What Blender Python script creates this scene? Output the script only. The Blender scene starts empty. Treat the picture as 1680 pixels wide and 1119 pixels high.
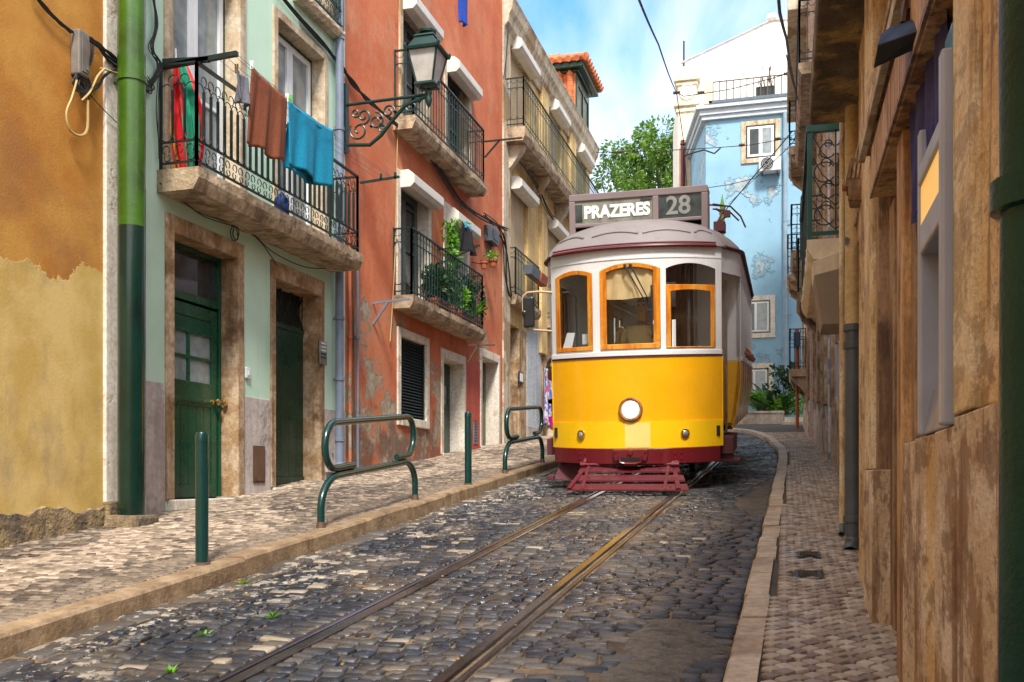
import bpy, math, random
import numpy as np
from mathutils import Vector, Matrix, Euler
random.seed(7); rng = np.random.default_rng(7)
S = bpy.context.scene; COL = S.collection
# ------------------------------------------------------------------ survey of the street
F = 1600.0; TH = math.radians(15.64); SN, CS = math.sin(TH), math.cos(TH); EYE = 1.16; SL = 0.0927
def K(px):
    r = (px - 840) / F
    return (r * CS - SN) / (CS + r * SN)
def Yat(X, px): return X / K(px)
def Xat(Y, px): return Y * K(px)
def Zat(X, Y, py): return EYE + (790 - py) / F * (-X * SN + Y * CS)
def ZX(X, px, py): return Zat(X, Yat(X, px), py)
def ground(Y):
    if Y < -12: return SL * -12
    return SL * Y if Y < 30 else SL * 30
# ------------------------------------------------------------------ mesh builder
class MB:
    def __init__(s): s.v = []; s.f = []; s.m = []; s.mi = 0
    def add(s, vs, fs):
        n = len(s.v); s.v += [tuple(p) for p in vs]
        s.f += [tuple(i + n for i in f) for f in fs]; s.m += [s.mi] * len(fs)
    def box(s, x0, x1, y0, y1, z0, z1):
        if x0 > x1: x0, x1 = x1, x0
        if y0 > y1: y0, y1 = y1, y0
        if z0 > z1: z0, z1 = z1, z0
        s.add([(x0,y0,z0),(x1,y0,z0),(x1,y1,z0),(x0,y1,z0),(x0,y0,z1),(x1,y0,z1),(x1,y1,z1),(x0,y1,z1)],
              [(0,3,2,1),(4,5,6,7),(0,1,5,4),(1,2,6,5),(2,3,7,6),(3,0,4,7)])
        return s
    def quad(s, a, b, c, d): s.add([a,b,c,d], [(0,1,2,3)]); return s
    def bar(s, a, b, w, h, up=(0,0,1)):
        a = Vector(a); b = Vector(b); d = (b-a).normalized(); up = Vector(up)
        if abs(d.dot(up)) > .99: up = Vector((1,0,0))
        r = d.cross(up).normalized(); u = r.cross(d)
        vs = []
        for p in (a, b):
            for i, j in ((-1,-1),(1,-1),(1,1),(-1,1)): vs.append(p + r*i*w/2 + u*j*h/2)
        s.add(vs, [(0,1,2,3),(7,6,5,4),(0,4,5,1),(1,5,6,2),(2,6,7,3),(3,7,4,0)]); return s
    def tube(s, pts, r, n=6, cap=True, closed=False):
        pts = [Vector(p) for p in pts]; m = len(pts)
        rr = r if isinstance(r, (list, tuple)) else [r]*m
        prev = None; vs = []
        for i, p in enumerate(pts):
            if closed: d = pts[(i+1) % m] - pts[i-1]
            else: d = pts[min(i+1, m-1)] - pts[max(i-1, 0)]
            if d.length < 1e-9: d = Vector((0,0,1))
            d.normalize()
            if prev is None:
                a = Vector((0,0,1)) if abs(d.z) < .9 else Vector((1,0,0))
                u = d.cross(a).normalized()
            else:
                u = prev - d * prev.dot(d)
                if u.length < 1e-6: u = d.orthogonal()
                u.normalize()
            prev = u; w = d.cross(u)
            for k in range(n):
                t = 2*math.pi*k/n; vs.append(p + (u*math.cos(t) + w*math.sin(t)) * rr[i])
        fs = []
        for i in range(m if closed else m-1):
            for k in range(n):
                a = i*n+k; b = i*n+(k+1) % n; c = ((i+1) % m)*n+(k+1) % n; d = ((i+1) % m)*n+k
                fs.append((a,b,c,d))
        if cap and not closed:
            fs.append(tuple(range(n-1,-1,-1))); fs.append(tuple((m-1)*n+k for k in range(n)))
        s.add(vs, fs); return s
    def lathe(s, prof, c=(0,0,0), n=20, axis='z'):
        vs = []; c = Vector(c)
        for (r, z) in prof:
            for k in range(n):
                t = 2*math.pi*k/n; x, y = r*math.cos(t), r*math.sin(t)
                p = {'z':(x,y,z), 'y':(x,z,y), 'x':(z,x,y)}[axis]
                vs.append(c + Vector(p))
        fs = []
        m = len(prof)
        for i in range(m-1):
            for k in range(n): fs.append((i*n+k, i*n+(k+1) % n, (i+1)*n+(k+1) % n, (i+1)*n+k))
        fs.append(tuple(range(n-1,-1,-1))); fs.append(tuple((m-1)*n+k for k in range(n)))
        s.add(vs, fs); return s
    def prism(s, poly, axis, a, b):
        # poly 2D points, extruded along axis from a to b ('x': poly=(y,z); 'y': (x,z); 'z': (x,y))
        def P(p, t): return {'x':(t,p[0],p[1]), 'y':(p[0],t,p[1]), 'z':(p[0],p[1],t)}[axis]
        n = len(poly); vs = [P(p,a) for p in poly] + [P(p,b) for p in poly]
        fs = [tuple(range(n-1,-1,-1)), tuple(range(n,2*n))] + [(i,(i+1) % n,n+(i+1) % n,n+i) for i in range(n)]
        s.add(vs, fs); return s
    def grid(s, fn, nu, nv, closed_u=False):
        vs = [fn(i/nu, j/nv) for j in range(nv+1) for i in range(nu+1)]
        s.add(vs, [(j*(nu+1)+i, j*(nu+1)+i+1, (j+1)*(nu+1)+i+1, (j+1)*(nu+1)+i) for j in range(nv) for i in range(nu)]); return s
    def build(s, name, mats, parent=None, smooth=None, bevel=0, base=True, fix=True, **tags):
        me = bpy.data.meshes.new(name)
        V = s.v; loc = (0,0,0)
        if parent is None and base and V:
            xs = [p[0] for p in V]; ys = [p[1] for p in V]; zs = [p[2] for p in V]
            loc = ((min(xs)+max(xs))/2, (min(ys)+max(ys))/2, min(zs))
        elif parent is not None: loc = worg(parent)
        if loc != (0,0,0): V = [(p[0]-loc[0], p[1]-loc[1], p[2]-loc[2]) for p in V]
        me.from_pydata(V, [], s.f)
        for m in (mats if isinstance(mats, (list, tuple)) else [mats]): me.materials.append(m)
        if len(me.materials) > 1: me.polygons.foreach_set('material_index', s.m)
        if fix:
            import bmesh
            bm = bmesh.new(); bm.from_mesh(me); bmesh.ops.recalc_face_normals(bm, faces=bm.faces); bm.to_mesh(me); bm.free()
        if smooth is not None:
            me.shade_smooth(); me.set_sharp_from_angle(angle=math.radians(smooth))
        o = bpy.data.objects.new(name, me); COL.objects.link(o)
        if parent is None: o.location = loc
        else: o.parent = parent
        if bevel:
            b = o.modifiers.new('bevel', 'BEVEL'); b.width = bevel; b.segments = 2; b.limit_method = 'ANGLE'; b.angle_limit = math.radians(40); b.harden_normals = False
        for k, v in tags.items(): o['category' if k == 'cat' else k] = v
        return o
def worg(o):
    x = y = z = 0
    while o is not None:
        if o.get('_l') or o.name in LOCAL: return (x, y, z)
        x += o.location.x; y += o.location.y; z += o.location.z; o = o.parent
    return (x, y, z)
LOCAL = set()
def thing(name, loc, label, cat, group=None, rot=None):
    o = bpy.data.objects.new(name, None); COL.objects.link(o); o.location = loc; o.empty_display_size = .2
    o['label'] = label; o['category'] = cat
    if group: o['group'] = group
    if rot: o.rotation_euler = rot
    return o
# ------------------------------------------------------------------ materials
def rgb(c): return (c[0], c[1], c[2], 1)
class NT:
    def __init__(s, name):
        s.mat = bpy.data.materials.new(name); s.mat.use_nodes = True; s.t = s.mat.node_tree; s.t.nodes.clear()
        s.out = s.n('ShaderNodeOutputMaterial'); s.b = s.n('ShaderNodeBsdfPrincipled'); s.l(s.b.outputs[0], s.out.inputs[0])
        s.tc = s.n('ShaderNodeTexCoord'); s.co = s.tc.outputs['Object']
    def n(s, t): return s.t.nodes.new(t)
    def l(s, a, b): s.t.links.new(a, b)
    def noise(s, scale=5, detail=6, rough=.55, stretch=None, dist=0, off=0):
        n = s.n('ShaderNodeTexNoise'); n.inputs['Scale'].default_value = scale; n.inputs['Detail'].default_value = detail
        n.inputs['Roughness'].default_value = rough; n.inputs['Distortion'].default_value = dist
        m = s.n('ShaderNodeMapping'); m.inputs['Scale'].default_value = stretch or (1,1,1); m.inputs['Location'].default_value = (off, off*1.7, off*.6)
        s.l(s.co, m.inputs['Vector']); s.l(m.outputs[0], n.inputs['Vector']); return n.outputs['Fac']
    def ramp(s, v, a, b, lo=0., hi=1.):
        r = s.n('ShaderNodeMapRange'); r.inputs['From Min'].default_value = a; r.inputs['From Max'].default_value = b
        r.inputs['To Min'].default_value = lo; r.inputs['To Max'].default_value = hi; s.l(v, r.inputs['Value']); return r.outputs[0]
    def mix(s, fac, a, b, mode='MIX'):
        m = s.n('ShaderNodeMix'); m.data_type = 'RGBA'; m.blend_type = mode
        if isinstance(fac, float): m.inputs[0].default_value = fac
        else: s.l(fac, m.inputs[0])
        for v, i in ((a, 6), (b, 7)):
            if isinstance(v, (tuple, list)): m.inputs[i].default_value = rgb(v)
            else: s.l(v, m.inputs[i])
        return m.outputs[2]
    def math(s, op, a, b=0.):
        m = s.n('ShaderNodeMath'); m.operation = op
        for v, i in ((a, 0), (b, 1)):
            if isinstance(v, (int, float)): m.inputs[i].default_value = v
            else: s.l(v, m.inputs[i])
        return m.outputs[0]
    def sep(s):
        n = s.n('ShaderNodeSeparateXYZ'); s.l(s.co, n.inputs[0]); return n.outputs
    def bump(s, h, strength=.3, dist=.02, prev=None):
        b = s.n('ShaderNodeBump'); b.inputs['Strength'].default_value = strength; b.inputs['Distance'].default_value = dist
        s.l(h, b.inputs['Height'])
        if prev: s.l(prev, b.inputs['Normal'])
        return b.outputs[0]
    def fin(s, col, rough=.8, normal=None, metal=0., spec=None):
        if isinstance(col, (tuple, list)): s.b.inputs['Base Color'].default_value = rgb(col)
        else: s.l(col, s.b.inputs['Base Color'])
        if isinstance(rough, (int, float)): s.b.inputs['Roughness'].default_value = rough
        else: s.l(rough, s.b.inputs['Roughness'])
        s.b.inputs['Metallic'].default_value = metal
        if spec is not None: s.b.inputs['Specular IOR Level'].default_value = spec
        if normal: s.l(normal, s.b.inputs['Normal'])
        return s.mat
def weather(name, c1, c2, c3=None, p3=.62, s1=2.5, s3=1.2, streak=.35, dark=(.12,.09,.06), rough=.85, bscale=35, bstr=.35, bdist=.006, metal=0., edge=.03, off=0, speck=.25):
    """plaster / stone / paint: two-tone mottling, patches of c3, vertical run marks, grain"""
    t = NT(name); n1 = t.noise(s1, 7, .6, off=off); col = t.mix(t.ramp(n1, .42, .58), c1, c2)
    h = t.noise(bscale, 5, .6); nrm = t.bump(h, bstr, bdist)
    if c3 is not None:
        p3 -= .045; n3 = t.noise(s3, 9, .62, off=off+3.3); m3 = t.ramp(n3, p3, p3+edge); col = t.mix(m3, col, c3)
        nrm = t.bump(t.math('SUBTRACT', 1, m3), .6, .012, nrm)
    if streak:
        ns = t.noise(1.0, 6, .6, (7,7,.55), off=off+9); col = t.mix(t.ramp(ns, .48, .66, 0, streak), col, dark)
    if speck:
        nf = t.noise(bscale*.45, 4, .7, off=off+1); col = t.mix(t.ramp(nf, .36, .58, speck*1.6, 0), col, dark)
    return t.fin(col, rough, nrm, metal)
def paint(name, c, rough=.4, var=.12, bstr=.1, metal=0., scale=6, coat=0., spec=None):
    t = NT(name); n1 = t.noise(scale, 6, .6); d = tuple(x*(1-var*2.2) for x in c)
    col = t.mix(t.ramp(n1, .3, .75), c, d)
    nf = t.noise(60, 3, .6)
    m = t.fin(col, t.ramp(t.noise(9, 5), .3, .7, rough*.8, min(1, rough*1.3)), t.bump(nf, bstr, .003), metal, spec)
    if coat: t.b.inputs['Coat Weight'].default_value = coat; t.b.inputs['Coat Roughness'].default_value = .12
    return m
def glass(name, tint=(.8,.85,.87), refl=1.35, vis=.6):
    t = NT(name); t.t.nodes.remove(t.b)
    tr = t.n('ShaderNodeBsdfTransparent'); tr.inputs[0].default_value = rgb(tint)
    g = t.n('ShaderNodeBsdfGlossy'); g.inputs['Roughness'].default_value = .02; g.inputs[0].default_value = (.9,.95,1,1)
    fr = t.n('ShaderNodeLayerWeight'); fr.inputs[0].default_value = .5; fo = t.math('ADD', t.math('MULTIPLY', t.math('POWER', fr.outputs['Facing'], 4.), .9), .035)
    mx = t.n('ShaderNodeMixShader'); t.l(t.math('MINIMUM', t.math('MULTIPLY', fo, refl), 1.), mx.inputs[0])
    t.l(tr.outputs[0], mx.inputs[1]); t.l(g.outputs[0], mx.inputs[2]); t.l(mx.outputs[0], t.out.inputs[0]); return t.mat
M = {}
def emit(name, c, k):
    t = NT(name); t.b.inputs['Emission Color'].default_value = rgb(c); t.b.inputs['Emission Strength'].default_value = k
    return t.fin(c, .3)
def orange_mat():
    t = NT('peeling orange plaster'); z = t.sep()[2]; col = t.mix(t.ramp(t.noise(1.3, 8, .62), .38, .62), (.56,.125,.045), (.68,.20,.085))
    col = t.mix(t.ramp(t.noise(.7, 6, .6, off=4), .5, .62, 0, .5), col, (.62,.24,.12))
    col = t.mix(t.ramp(t.noise(1, 6, .65, (4,4,.4), off=9), .5, .72, 0, .3), col, (.26,.09,.04))
    col = t.mix(t.ramp(t.noise(.8, 8, .7, off=14), .50, .60, 0, .4), col, (.70,.32,.18))
    low = t.ramp(z, .3, 3.4, .075, -.05)
    n = t.math('ADD', t.noise(.95, 10, .66, off=3.3), low); halo = t.ramp(n, .545, .60, 0, .6); m = t.ramp(n, .60, .612)
    col = t.mix(halo, col, (.50,.28,.16)); col = t.mix(m, col, t.mix(t.ramp(t.noise(6, 6, .7, off=1), .4, .62), (.30,.23,.15), (.50,.44,.36)))
    damp = t.math('ADD', t.ramp(z, .1, 1.0, .1, -.12), t.noise(2.2, 7, .65, off=6)); col = t.mix(t.ramp(damp, .5, .62, 0, .75), col, (.13,.075,.05))
    col = t.mix(t.ramp(t.noise(14, 5, .7, off=2), .30, .7, .28, 0), col, (.2,.07,.04))
    nr = t.bump(t.noise(26, 6, .62), .55, .008); nr = t.bump(t.math('SUBTRACT', 1, m), .8, .014, nr); return t.fin(col, .85, nr)
M['orange_wall'] = orange_mat()
M['red_wall'] = weather('fresh red plaster', (.55,.075,.05), (.60,.11,.07), None, streak=.15)
M['tan_wall'] = weather('ochre plaster', (.70,.49,.19), (.80,.60,.29), (.50,.38,.22), .66, 1.3, 1.1, .55, (.30,.20,.10))
M['tan_pale'] = weather('pale worn plaster', (.58,.49,.37), (.68,.60,.48), (.40,.28,.16), .58, 1.3, 1.1, .55, (.17,.12,.07))
M['pale_blue_wall'] = weather('pale blue plaster', (.50,.58,.68), (.58,.64,.72), (.5,.48,.44), .64, streak=.3)
M['white_wall'] = weather('white plaster', (.78,.76,.72), (.84,.82,.78), None, streak=.1, speck=.08)
M['cream_wall'] = weather('cream plaster', (.74,.62,.44), (.80,.68,.50), None, streak=.2, speck=.08)
M['stone'] = weather('limestone', (.56,.44,.30), (.68,.58,.44), (.33,.19,.09), .60, 3, 2.6, .5, (.16,.09,.04), .8, 40, .5, edge=.16)
M['stone_brown'] = weather('stained limestone', (.42,.26,.13), (.60,.45,.30), (.20,.11,.05), .56, 4, 3.0, .6, (.10,.05,.02), .85, 45, .8, .01, edge=.14)
M['stone_pale'] = weather('pale limestone', (.72,.66,.56), (.80,.75,.67), (.5,.38,.25), .64, 3, 2.2, .3, (.25,.18,.12), .8, 45, .4, edge=.1)
M['slab'] = weather('balcony slab stone', (.44,.32,.20), (.58,.45,.30), (.22,.15,.09), .55, 4, 3.5, .5, (.10,.07,.05), .85, 28, 1.0, .015, edge=.12)
M['plinth_grey'] = weather('mauve grey cement', (.50,.44,.42), (.57,.52,.50), (.38,.33,.30), .60, 3, 1.8, .35, (.22,.18,.15), edge=.1)
M['rough_stone'] = weather('rough plinth stone', (.30,.21,.10), (.42,.31,.17), (.17,.13,.09), .52, 6, 3, .4, (.08,.06,.04), .9, 22, 1.2, .03, edge=.1)
M['iron'] = paint('green iron', (.008,.042,.036), .35, .15)
M['iron_black'] = paint('black iron', (.012,.022,.022), .4, .15)
M['green_post'] = paint('glossy green enamel', (.003,.042,.039), .22, .15, .05, coat=.5)
M['green_door'] = paint('green door paint', (.003,.085,.042), .28, .22, .25, coat=.25, scale=3)
M['dark_green_door'] = paint('dark green door paint', (.004,.05,.03), .3, .2, .25)
M['grey_pipe'] = paint('blue grey plastic', (.20,.24,.33), .4, .12)
M['white_pvc'] = paint('white window frame', (.74,.77,.80), .35, .04)
M['white_box'] = paint('white shutter box', (.76,.74,.69), .5, .1)
M['brass'] = paint('brass', (.75,.55,.22), .25, .1, metal=1.)
M['steel'] = paint('worn steel', (.45,.43,.42), .35, .2, metal=1.)
M['dark'] = paint('dark interior', (.012,.011,.010), .9, .2)
M['cable'] = paint('black cable', (.015,.014,.014), .6, .1)
M['cable_brown'] = paint('brown cable', (.10,.055,.03), .6, .1)
M['cable_yellow'] = paint('yellow cable', (.50,.36,.14), .6, .1)
M['pane'] = paint('window pane', (.035,.05,.06), .05, .3, 0., spec=.8)
M['pane_light'] = paint('curtained pane', (.30,.36,.38), .08, .25, 0., spec=.8)
M['terracotta'] = paint('terracotta', (.50,.13,.05), .7, .2)
M['blackplastic'] = paint('black plastic', (.02,.021,.024), .35, .1)
def wood(name, c1, c2, dark=(.08,.04,.02), rough=.6, sc=1.):
    t = NT(name); n = t.noise(3*sc, 8, .65, (5,5,.35)); col = t.mix(t.ramp(n, .42, .58), c1, c2)
    n2 = t.noise(9*sc, 6, .7, (3,3,.25), off=4); col = t.mix(t.ramp(n2, .47, .60, 0, .5), col, dark)
    n3 = t.noise(2.2*sc, 8, .7, (1.6,1.6,.8), off=8); col = t.mix(t.ramp(n3, .50, .60, 0, .55), col, dark)
    n4 = t.noise(1.2*sc, 8, .7, (9,9,.5), off=12); col = t.mix(t.ramp(n4, .50, .58, 0, .8), col, dark)
    n5 = t.noise(1.7*sc, 7, .65, (2,2,.7), off=17); col = t.mix(t.ramp(n5, .51, .58, 0, .4), col, tuple(min(1, x*1.5+.08) for x in c2))
    n6 = t.noise(55, 3, .7, (1,1,.6), off=21); col = t.mix(t.ramp(n6, .35, .6, .35, 0), col, dark)
    return t.fin(col, rough, t.bump(t.noise(30*sc, 5, .6, (2,2,.4)), .5, .006))
def slabstone(name, c1, c2, pale, dark, k=1.):
    # the wall runs along y, so the mottling is stretched that way as weathering runs along the courses
    t = NT(name); col = t.mix(t.ramp(t.noise(3.2, 9, .68, (2,.4,1)), .42, .58), c1, c2)
    col = t.mix(t.ramp(t.noise(5, 9, .72, (2,.35,.8), off=5), .50, .58, 0, .75), col, pale)
    col = t.mix(t.ramp(t.noise(3.0, 9, .74, (3,.55,.45), off=9), .525, .575, 0, .75*k), col, dark)
    col = t.mix(t.ramp(t.noise(8, 8, .75, (3,.35,.8), off=14), .52, .57, 0, .6*k), col, tuple(x*.5 for x in dark))
    col = t.mix(t.ramp(t.noise(2.0, 8, .7, (6,4.5,.35), off=33), .56, .61, 0, .7*k), col, tuple(x*.7 for x in dark))
    col = t.mix(t.ramp(t.noise(90, 3, .7, (1,.5,1), off=21), .38, .56, .35, 0), col, dark)
    return t.fin(col, .72, t.bump(t.noise(110, 5, .7, (1,.4,1)), .5, .003, t.bump(t.noise(14, 8, .7, (1.5,.35,.7)), .6, .01)))
M['panel'] = slabstone('honey stained stone', (.66,.41,.16), (.78,.55,.27), (.84,.66,.42), (.28,.13,.045))
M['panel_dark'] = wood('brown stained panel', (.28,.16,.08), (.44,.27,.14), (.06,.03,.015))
M['panel_pale'] = slabstone('pale stained stone slab', (.60,.43,.26), (.72,.56,.38), (.82,.70,.55), (.26,.125,.05))
M['panel_cream'] = slabstone('cream stained pilaster', (.74,.53,.26), (.82,.64,.36), (.88,.75,.52), (.32,.17,.07), .7)
M['timber'] = wood('orange brown timber', (.52,.25,.08), (.66,.38,.15), (.10,.045,.02))
# paint split wall of the yellow house: ochre over pale patch
def yellow_mat():
    t = NT('yellow plaster'); x = t.sep(); n = t.noise(1.1, 8, .65)
    w = t.math('ADD', x[2], t.ramp(n, .3, .7, -.22, .22)); m = t.ramp(w, YEDGE-.01, YEDGE+.01)
    lo = t.mix(t.ramp(t.noise(2.2, 8, .6), .4, .6), (.55,.37,.10), (.66,.48,.18))
    lo = t.mix(t.ramp(t.noise(1.6, 8, .7, (1,1,.5), off=5), .50, .66, 0, .6), lo, (.28,.20,.12))
    up = t.mix(t.ramp(t.noise(1.2, 8, .6, off=2), .4, .6), (.43,.17,.02), (.54,.27,.05))
    up = t.mix(t.ramp(t.noise(.9, 9, .7, off=7), .48, .62, 0, .6), up, (.30,.13,.04))
    cr = t.n('ShaderNodeTexVoronoi'); cr.feature = 'DISTANCE_TO_EDGE'; cr.inputs['Scale'].default_value = .35
    wn = t.n('ShaderNodeVectorMath'); wn.operation = 'ADD'; nn = t.n('ShaderNodeTexNoise'); nn.inputs['Scale'].default_value = 3; nn.inputs['Detail'].default_value = 6
    t.l(t.co, nn.inputs['Vector']); t.l(t.co, wn.inputs[0]); t.l(nn.outputs['Color'], wn.inputs[1]); t.l(wn.outputs[0], cr.inputs['Vector'])
    up = t.mix(t.ramp(cr.outputs['Distance'], 0, .004, .3, 0), up, (.20,.10,.04))
    col = t.mix(m, lo, up); nr = t.bump(t.noise(38, 6, .65), .4, .006); nr = t.bump(t.math('SUBTRACT', 1, m), .5, .01, nr)
    return t.fin(col, .85, nr)
# ------------------------------------------------------------------ setting: ground, road, pavements
def wob(x, y):
    rl = -2.30+.0217*y; d = np.minimum(np.abs(x-rl), np.abs(x-rl-.9)); k = np.clip((d-.07)/.25, 0, 1)
    return k*wob0(x, y)
def wob0(x, y): return .009*np.sin(x*2.3+y*.7) + .007*np.sin(x*5.1-y*1.9+1) + .005*np.sin(y*3.7+x*1.3+2) + .004*np.sin(y*7.9-x*6.3)
def KR(Y): return np.interp(Y, [0, 2, 7, 12, 15.5, 18, 22, 25.5, 29, 31], [-.25, -.25, -.19, -.13, -.09, -.12, -.38, -.85, -2.2, -3.6])
def KL(Y): return -3.45 - max(0, Y-22)**2*.03
def RL(Y): return -2.30 + .0217*Y - max(0, Y-17)**2*.02
RAIL = .055
def stone_mesh(name, cells, mat, zf, n=8, h=.012, thick=.05, jit=.10, smooth=True, crown=.8, parent=None, **tags):
    c = np.array([q[:5] for q in cells], float); N = len(c)
    if n == 8:
        k = .80; T = np.array([(1,k),(k,1),(-k,1),(-1,k),(-1,-k),(-k,-1),(k,-1),(1,-k)], float)
    else: T = np.array([(1,1),(-1,1),(-1,-1),(1,-1)], float)
    m = len(T)
    J = 1 + rng.uniform(-jit, jit, (N, m, 2))
    hh = rng.uniform(.35, 1.2, N)*h; tilt = rng.normal(0, .03, (N, 2))
    rings = [(1.0, -thick), (.985, -.25), (crown, 1.)]
    V = []
    ca, sa = np.cos(c[:,4]), np.sin(c[:,4])
    for sc, z in rings:
        lx = T[None,:,0]*J[:,:,0]*c[:,2,None]*sc; ly = T[None,:,1]*J[:,:,1]*c[:,3,None]*sc
        X = c[:,0,None] + lx*ca[:,None] - ly*sa[:,None]; Y = c[:,1,None] + lx*sa[:,None] + ly*ca[:,None]
        Z = (zf(c[:,0], c[:,1])[:,None] + SL*(Y - c[:,1,None])
             + ((z*hh[:,None] + lx*tilt[:,0,None]+ly*tilt[:,1,None]) if z > -.04 or z == -.25 else -thick))
        if z == -.25: Z = Z + .0
        V.append(np.stack([X, Y, Z], 2))
    top = V[2].mean(1, keepdims=True); top[:,:,2] += .0025*(h/.012)
    A = np.concatenate(V + [top], 1); per = 3*m+1
    verts = A.reshape(-1, 3)
    fs = []
    for r in (0, 1):
        for k in range(m): fs.append((r*m+k, r*m+(k+1) % m, (r+1)*m+(k+1) % m, (r+1)*m+k))
    quads = np.array(fs); tris = np.array([(2*m+k, 2*m+(k+1) % m, 3*m) for k in range(m)])
    off = (np.arange(N)*per)[:,None,None]
    Q = (quads[None]+off).reshape(-1, 4); R = (tris[None]+off).reshape(-1, 3)
    org = verts.mean(0); org[2] = verts[:,2].min()
    me = bpy.data.meshes.new(name); verts = verts-org
    me.vertices.add(len(verts)); me.vertices.foreach_set('co', verts.ravel())
    lv = np.concatenate([Q.ravel(), R.ravel()]); me.loops.add(len(lv)); me.loops.foreach_set('vertex_index', lv.astype(np.int32))
    nf = len(Q)+len(R); me.polygons.add(nf)
    st = np.concatenate([np.arange(len(Q))*4, len(Q)*4+np.arange(len(R))*3]).astype(np.int32)
    me.polygons.foreach_set('loop_start', st)
    me.polygons.foreach_set('use_smooth', np.ones(nf, bool) if smooth else np.zeros(nf, bool))
    a = me.attributes.new('rnd', 'FLOAT', 'POINT')
    rv = np.array([q[5] if len(q) > 5 else random.random() for q in cells], float)
    a.data.foreach_set('value', np.repeat(rv, per).astype(np.float32))
    me.update(calc_edges=True); me.validate(); me.materials.append(mat)
    o = bpy.data.objects.new(name, me); COL.objects.link(o); o.location = org
    for k, v in tags.items(): o[k] = v
    return o
def stone_mat(name, stops, rlo=.3, rhi=.6, bs=60, bstr=.35, sand=.25, sandc=(.36,.27,.17)):
    t = NT(name); a = t.n('ShaderNodeAttribute'); a.attribute_name = 'rnd'
    r = t.n('ShaderNodeValToRGB'); r.color_ramp.interpolation = 'LINEAR'
    e = r.color_ramp.elements
    while len(e) < len(stops): e.new(.5)
    for i, (p, c) in enumerate(stops): e[i].position = p; e[i].color = rgb(c)
    t.l(a.outputs['Fac'], r.inputs[0]); col = r.outputs[0]
    col = t.mix(t.ramp(t.noise(45, 5, .7), .3, .75, .55, 0), col, t.mix(.5, col, (.01,.01,.012)))
    # sand and dust trodden into the stones in patches
    s1 = t.ramp(t.noise(1.3, 7, .65, off=2), .48, .66, 0, sand); col = t.mix(s1, col, sandc)
    s2 = t.ramp(t.noise(26, 6, .7, off=5), .56, .7, 0, sand*1.2); col = t.mix(s2, col, sandc)
    if 'sett' in name:
        pl = t.math('MULTIPLY', t.ramp(t.noise(7, 7, .7, off=11), .545, .56), t.math('MULTIPLY', t.ramp(t.sep()[0], -.55, -.95), t.ramp(t.noise(.55, 3, .5, off=31), .44, .54))); col = t.mix(t.math('MULTIPLY', pl, .6), col, (.52,.46,.38))
    ro = t.ramp(t.noise(1.1, 6, .6, off=6), .38, .62, rlo, rhi)
    return t.fin(col, ro, t.bump(t.noise(bs, 6, .65), bstr, .004))
basalt = stone_mat('polished basalt sett', [(0, (.009,.013,.022)), (.25, (.020,.027,.040)), (.5, (.040,.046,.058)), (.75, (.075,.072,.070)), (.90, (.12,.10,.08)), (.93, (.30,.25,.19)), (1, (.40,.34,.27))], .20, .60, bs=40, bstr=.9, sand=.22)
calc = stone_mat('limestone and basalt pavement', [(0, (.055,.042,.034)), (.32, (.11,.085,.066)), (.46, (.22,.17,.125)), (.75, (.44,.34,.25)), (1, (.62,.50,.38))], .45, .75, sand=.2, sandc=(.36,.26,.18))
calc2 = stone_mat('worn diamond pavement', [(0, (.20,.14,.10)), (.3, (.34,.26,.19)), (.7, (.46,.36,.27)), (1, (.58,.48,.37))], .3, .6, sand=.3, sandc=(.36,.26,.17))
def bed_mat():
    t = NT('sandy joint'); col = t.mix(t.ramp(t.noise(1.2, 7, .65), .42, .6), (.05,.036,.026), (.27,.175,.10))
    col = t.mix(t.ramp(t.noise(60, 4, .7, off=3), .35, .7, .6, 0), col, (.04,.03,.02))
    return t.fin(col, .9, t.bump(t.noise(50, 6, .7), .8, .01))
bed = bed_mat()
M['kerb'] = weather('kerb limestone', (.27,.18,.10), (.38,.27,.165), (.14,.09,.055), .58, 5, 2.5, .2, (.10,.07,.05), .6, 40, .7, .008, edge=.15)
M['asphalt'] = weather('patched asphalt', (.095,.085,.075), (.16,.14,.12), (.045,.042,.04), .58, 30, 9, 0, rough=.8, bscale=80, bstr=1.0, bdist=.015, edge=.1, speck=.6)
# big ground sheet reaching the horizon
mb = MB()
ys = [-600, -60, -12] + [y for y in range(-10, 31, 4)] + [30, 60, 150, 900]
xs = [-900, -60, -14, -5.9, 0, 1.2, 14, 60, 900]
vs = [(x, y, ground(y)-.10 - (.3 if abs(x) > 50 or y > 140 else 0)) for y in ys for x in xs]; W = len(xs)
mb.add(vs, [(j*W+i, j*W+i+1, (j+1)*W+i+1, (j+1)*W+i) for j in range(len(ys)-1) for i in range(W-1)])
M['earth'] = weather('dusty ground', (.24,.20,.15), (.30,.26,.20), streak=0)
mb.build('ground', M['earth'], kind='structure')
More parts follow.
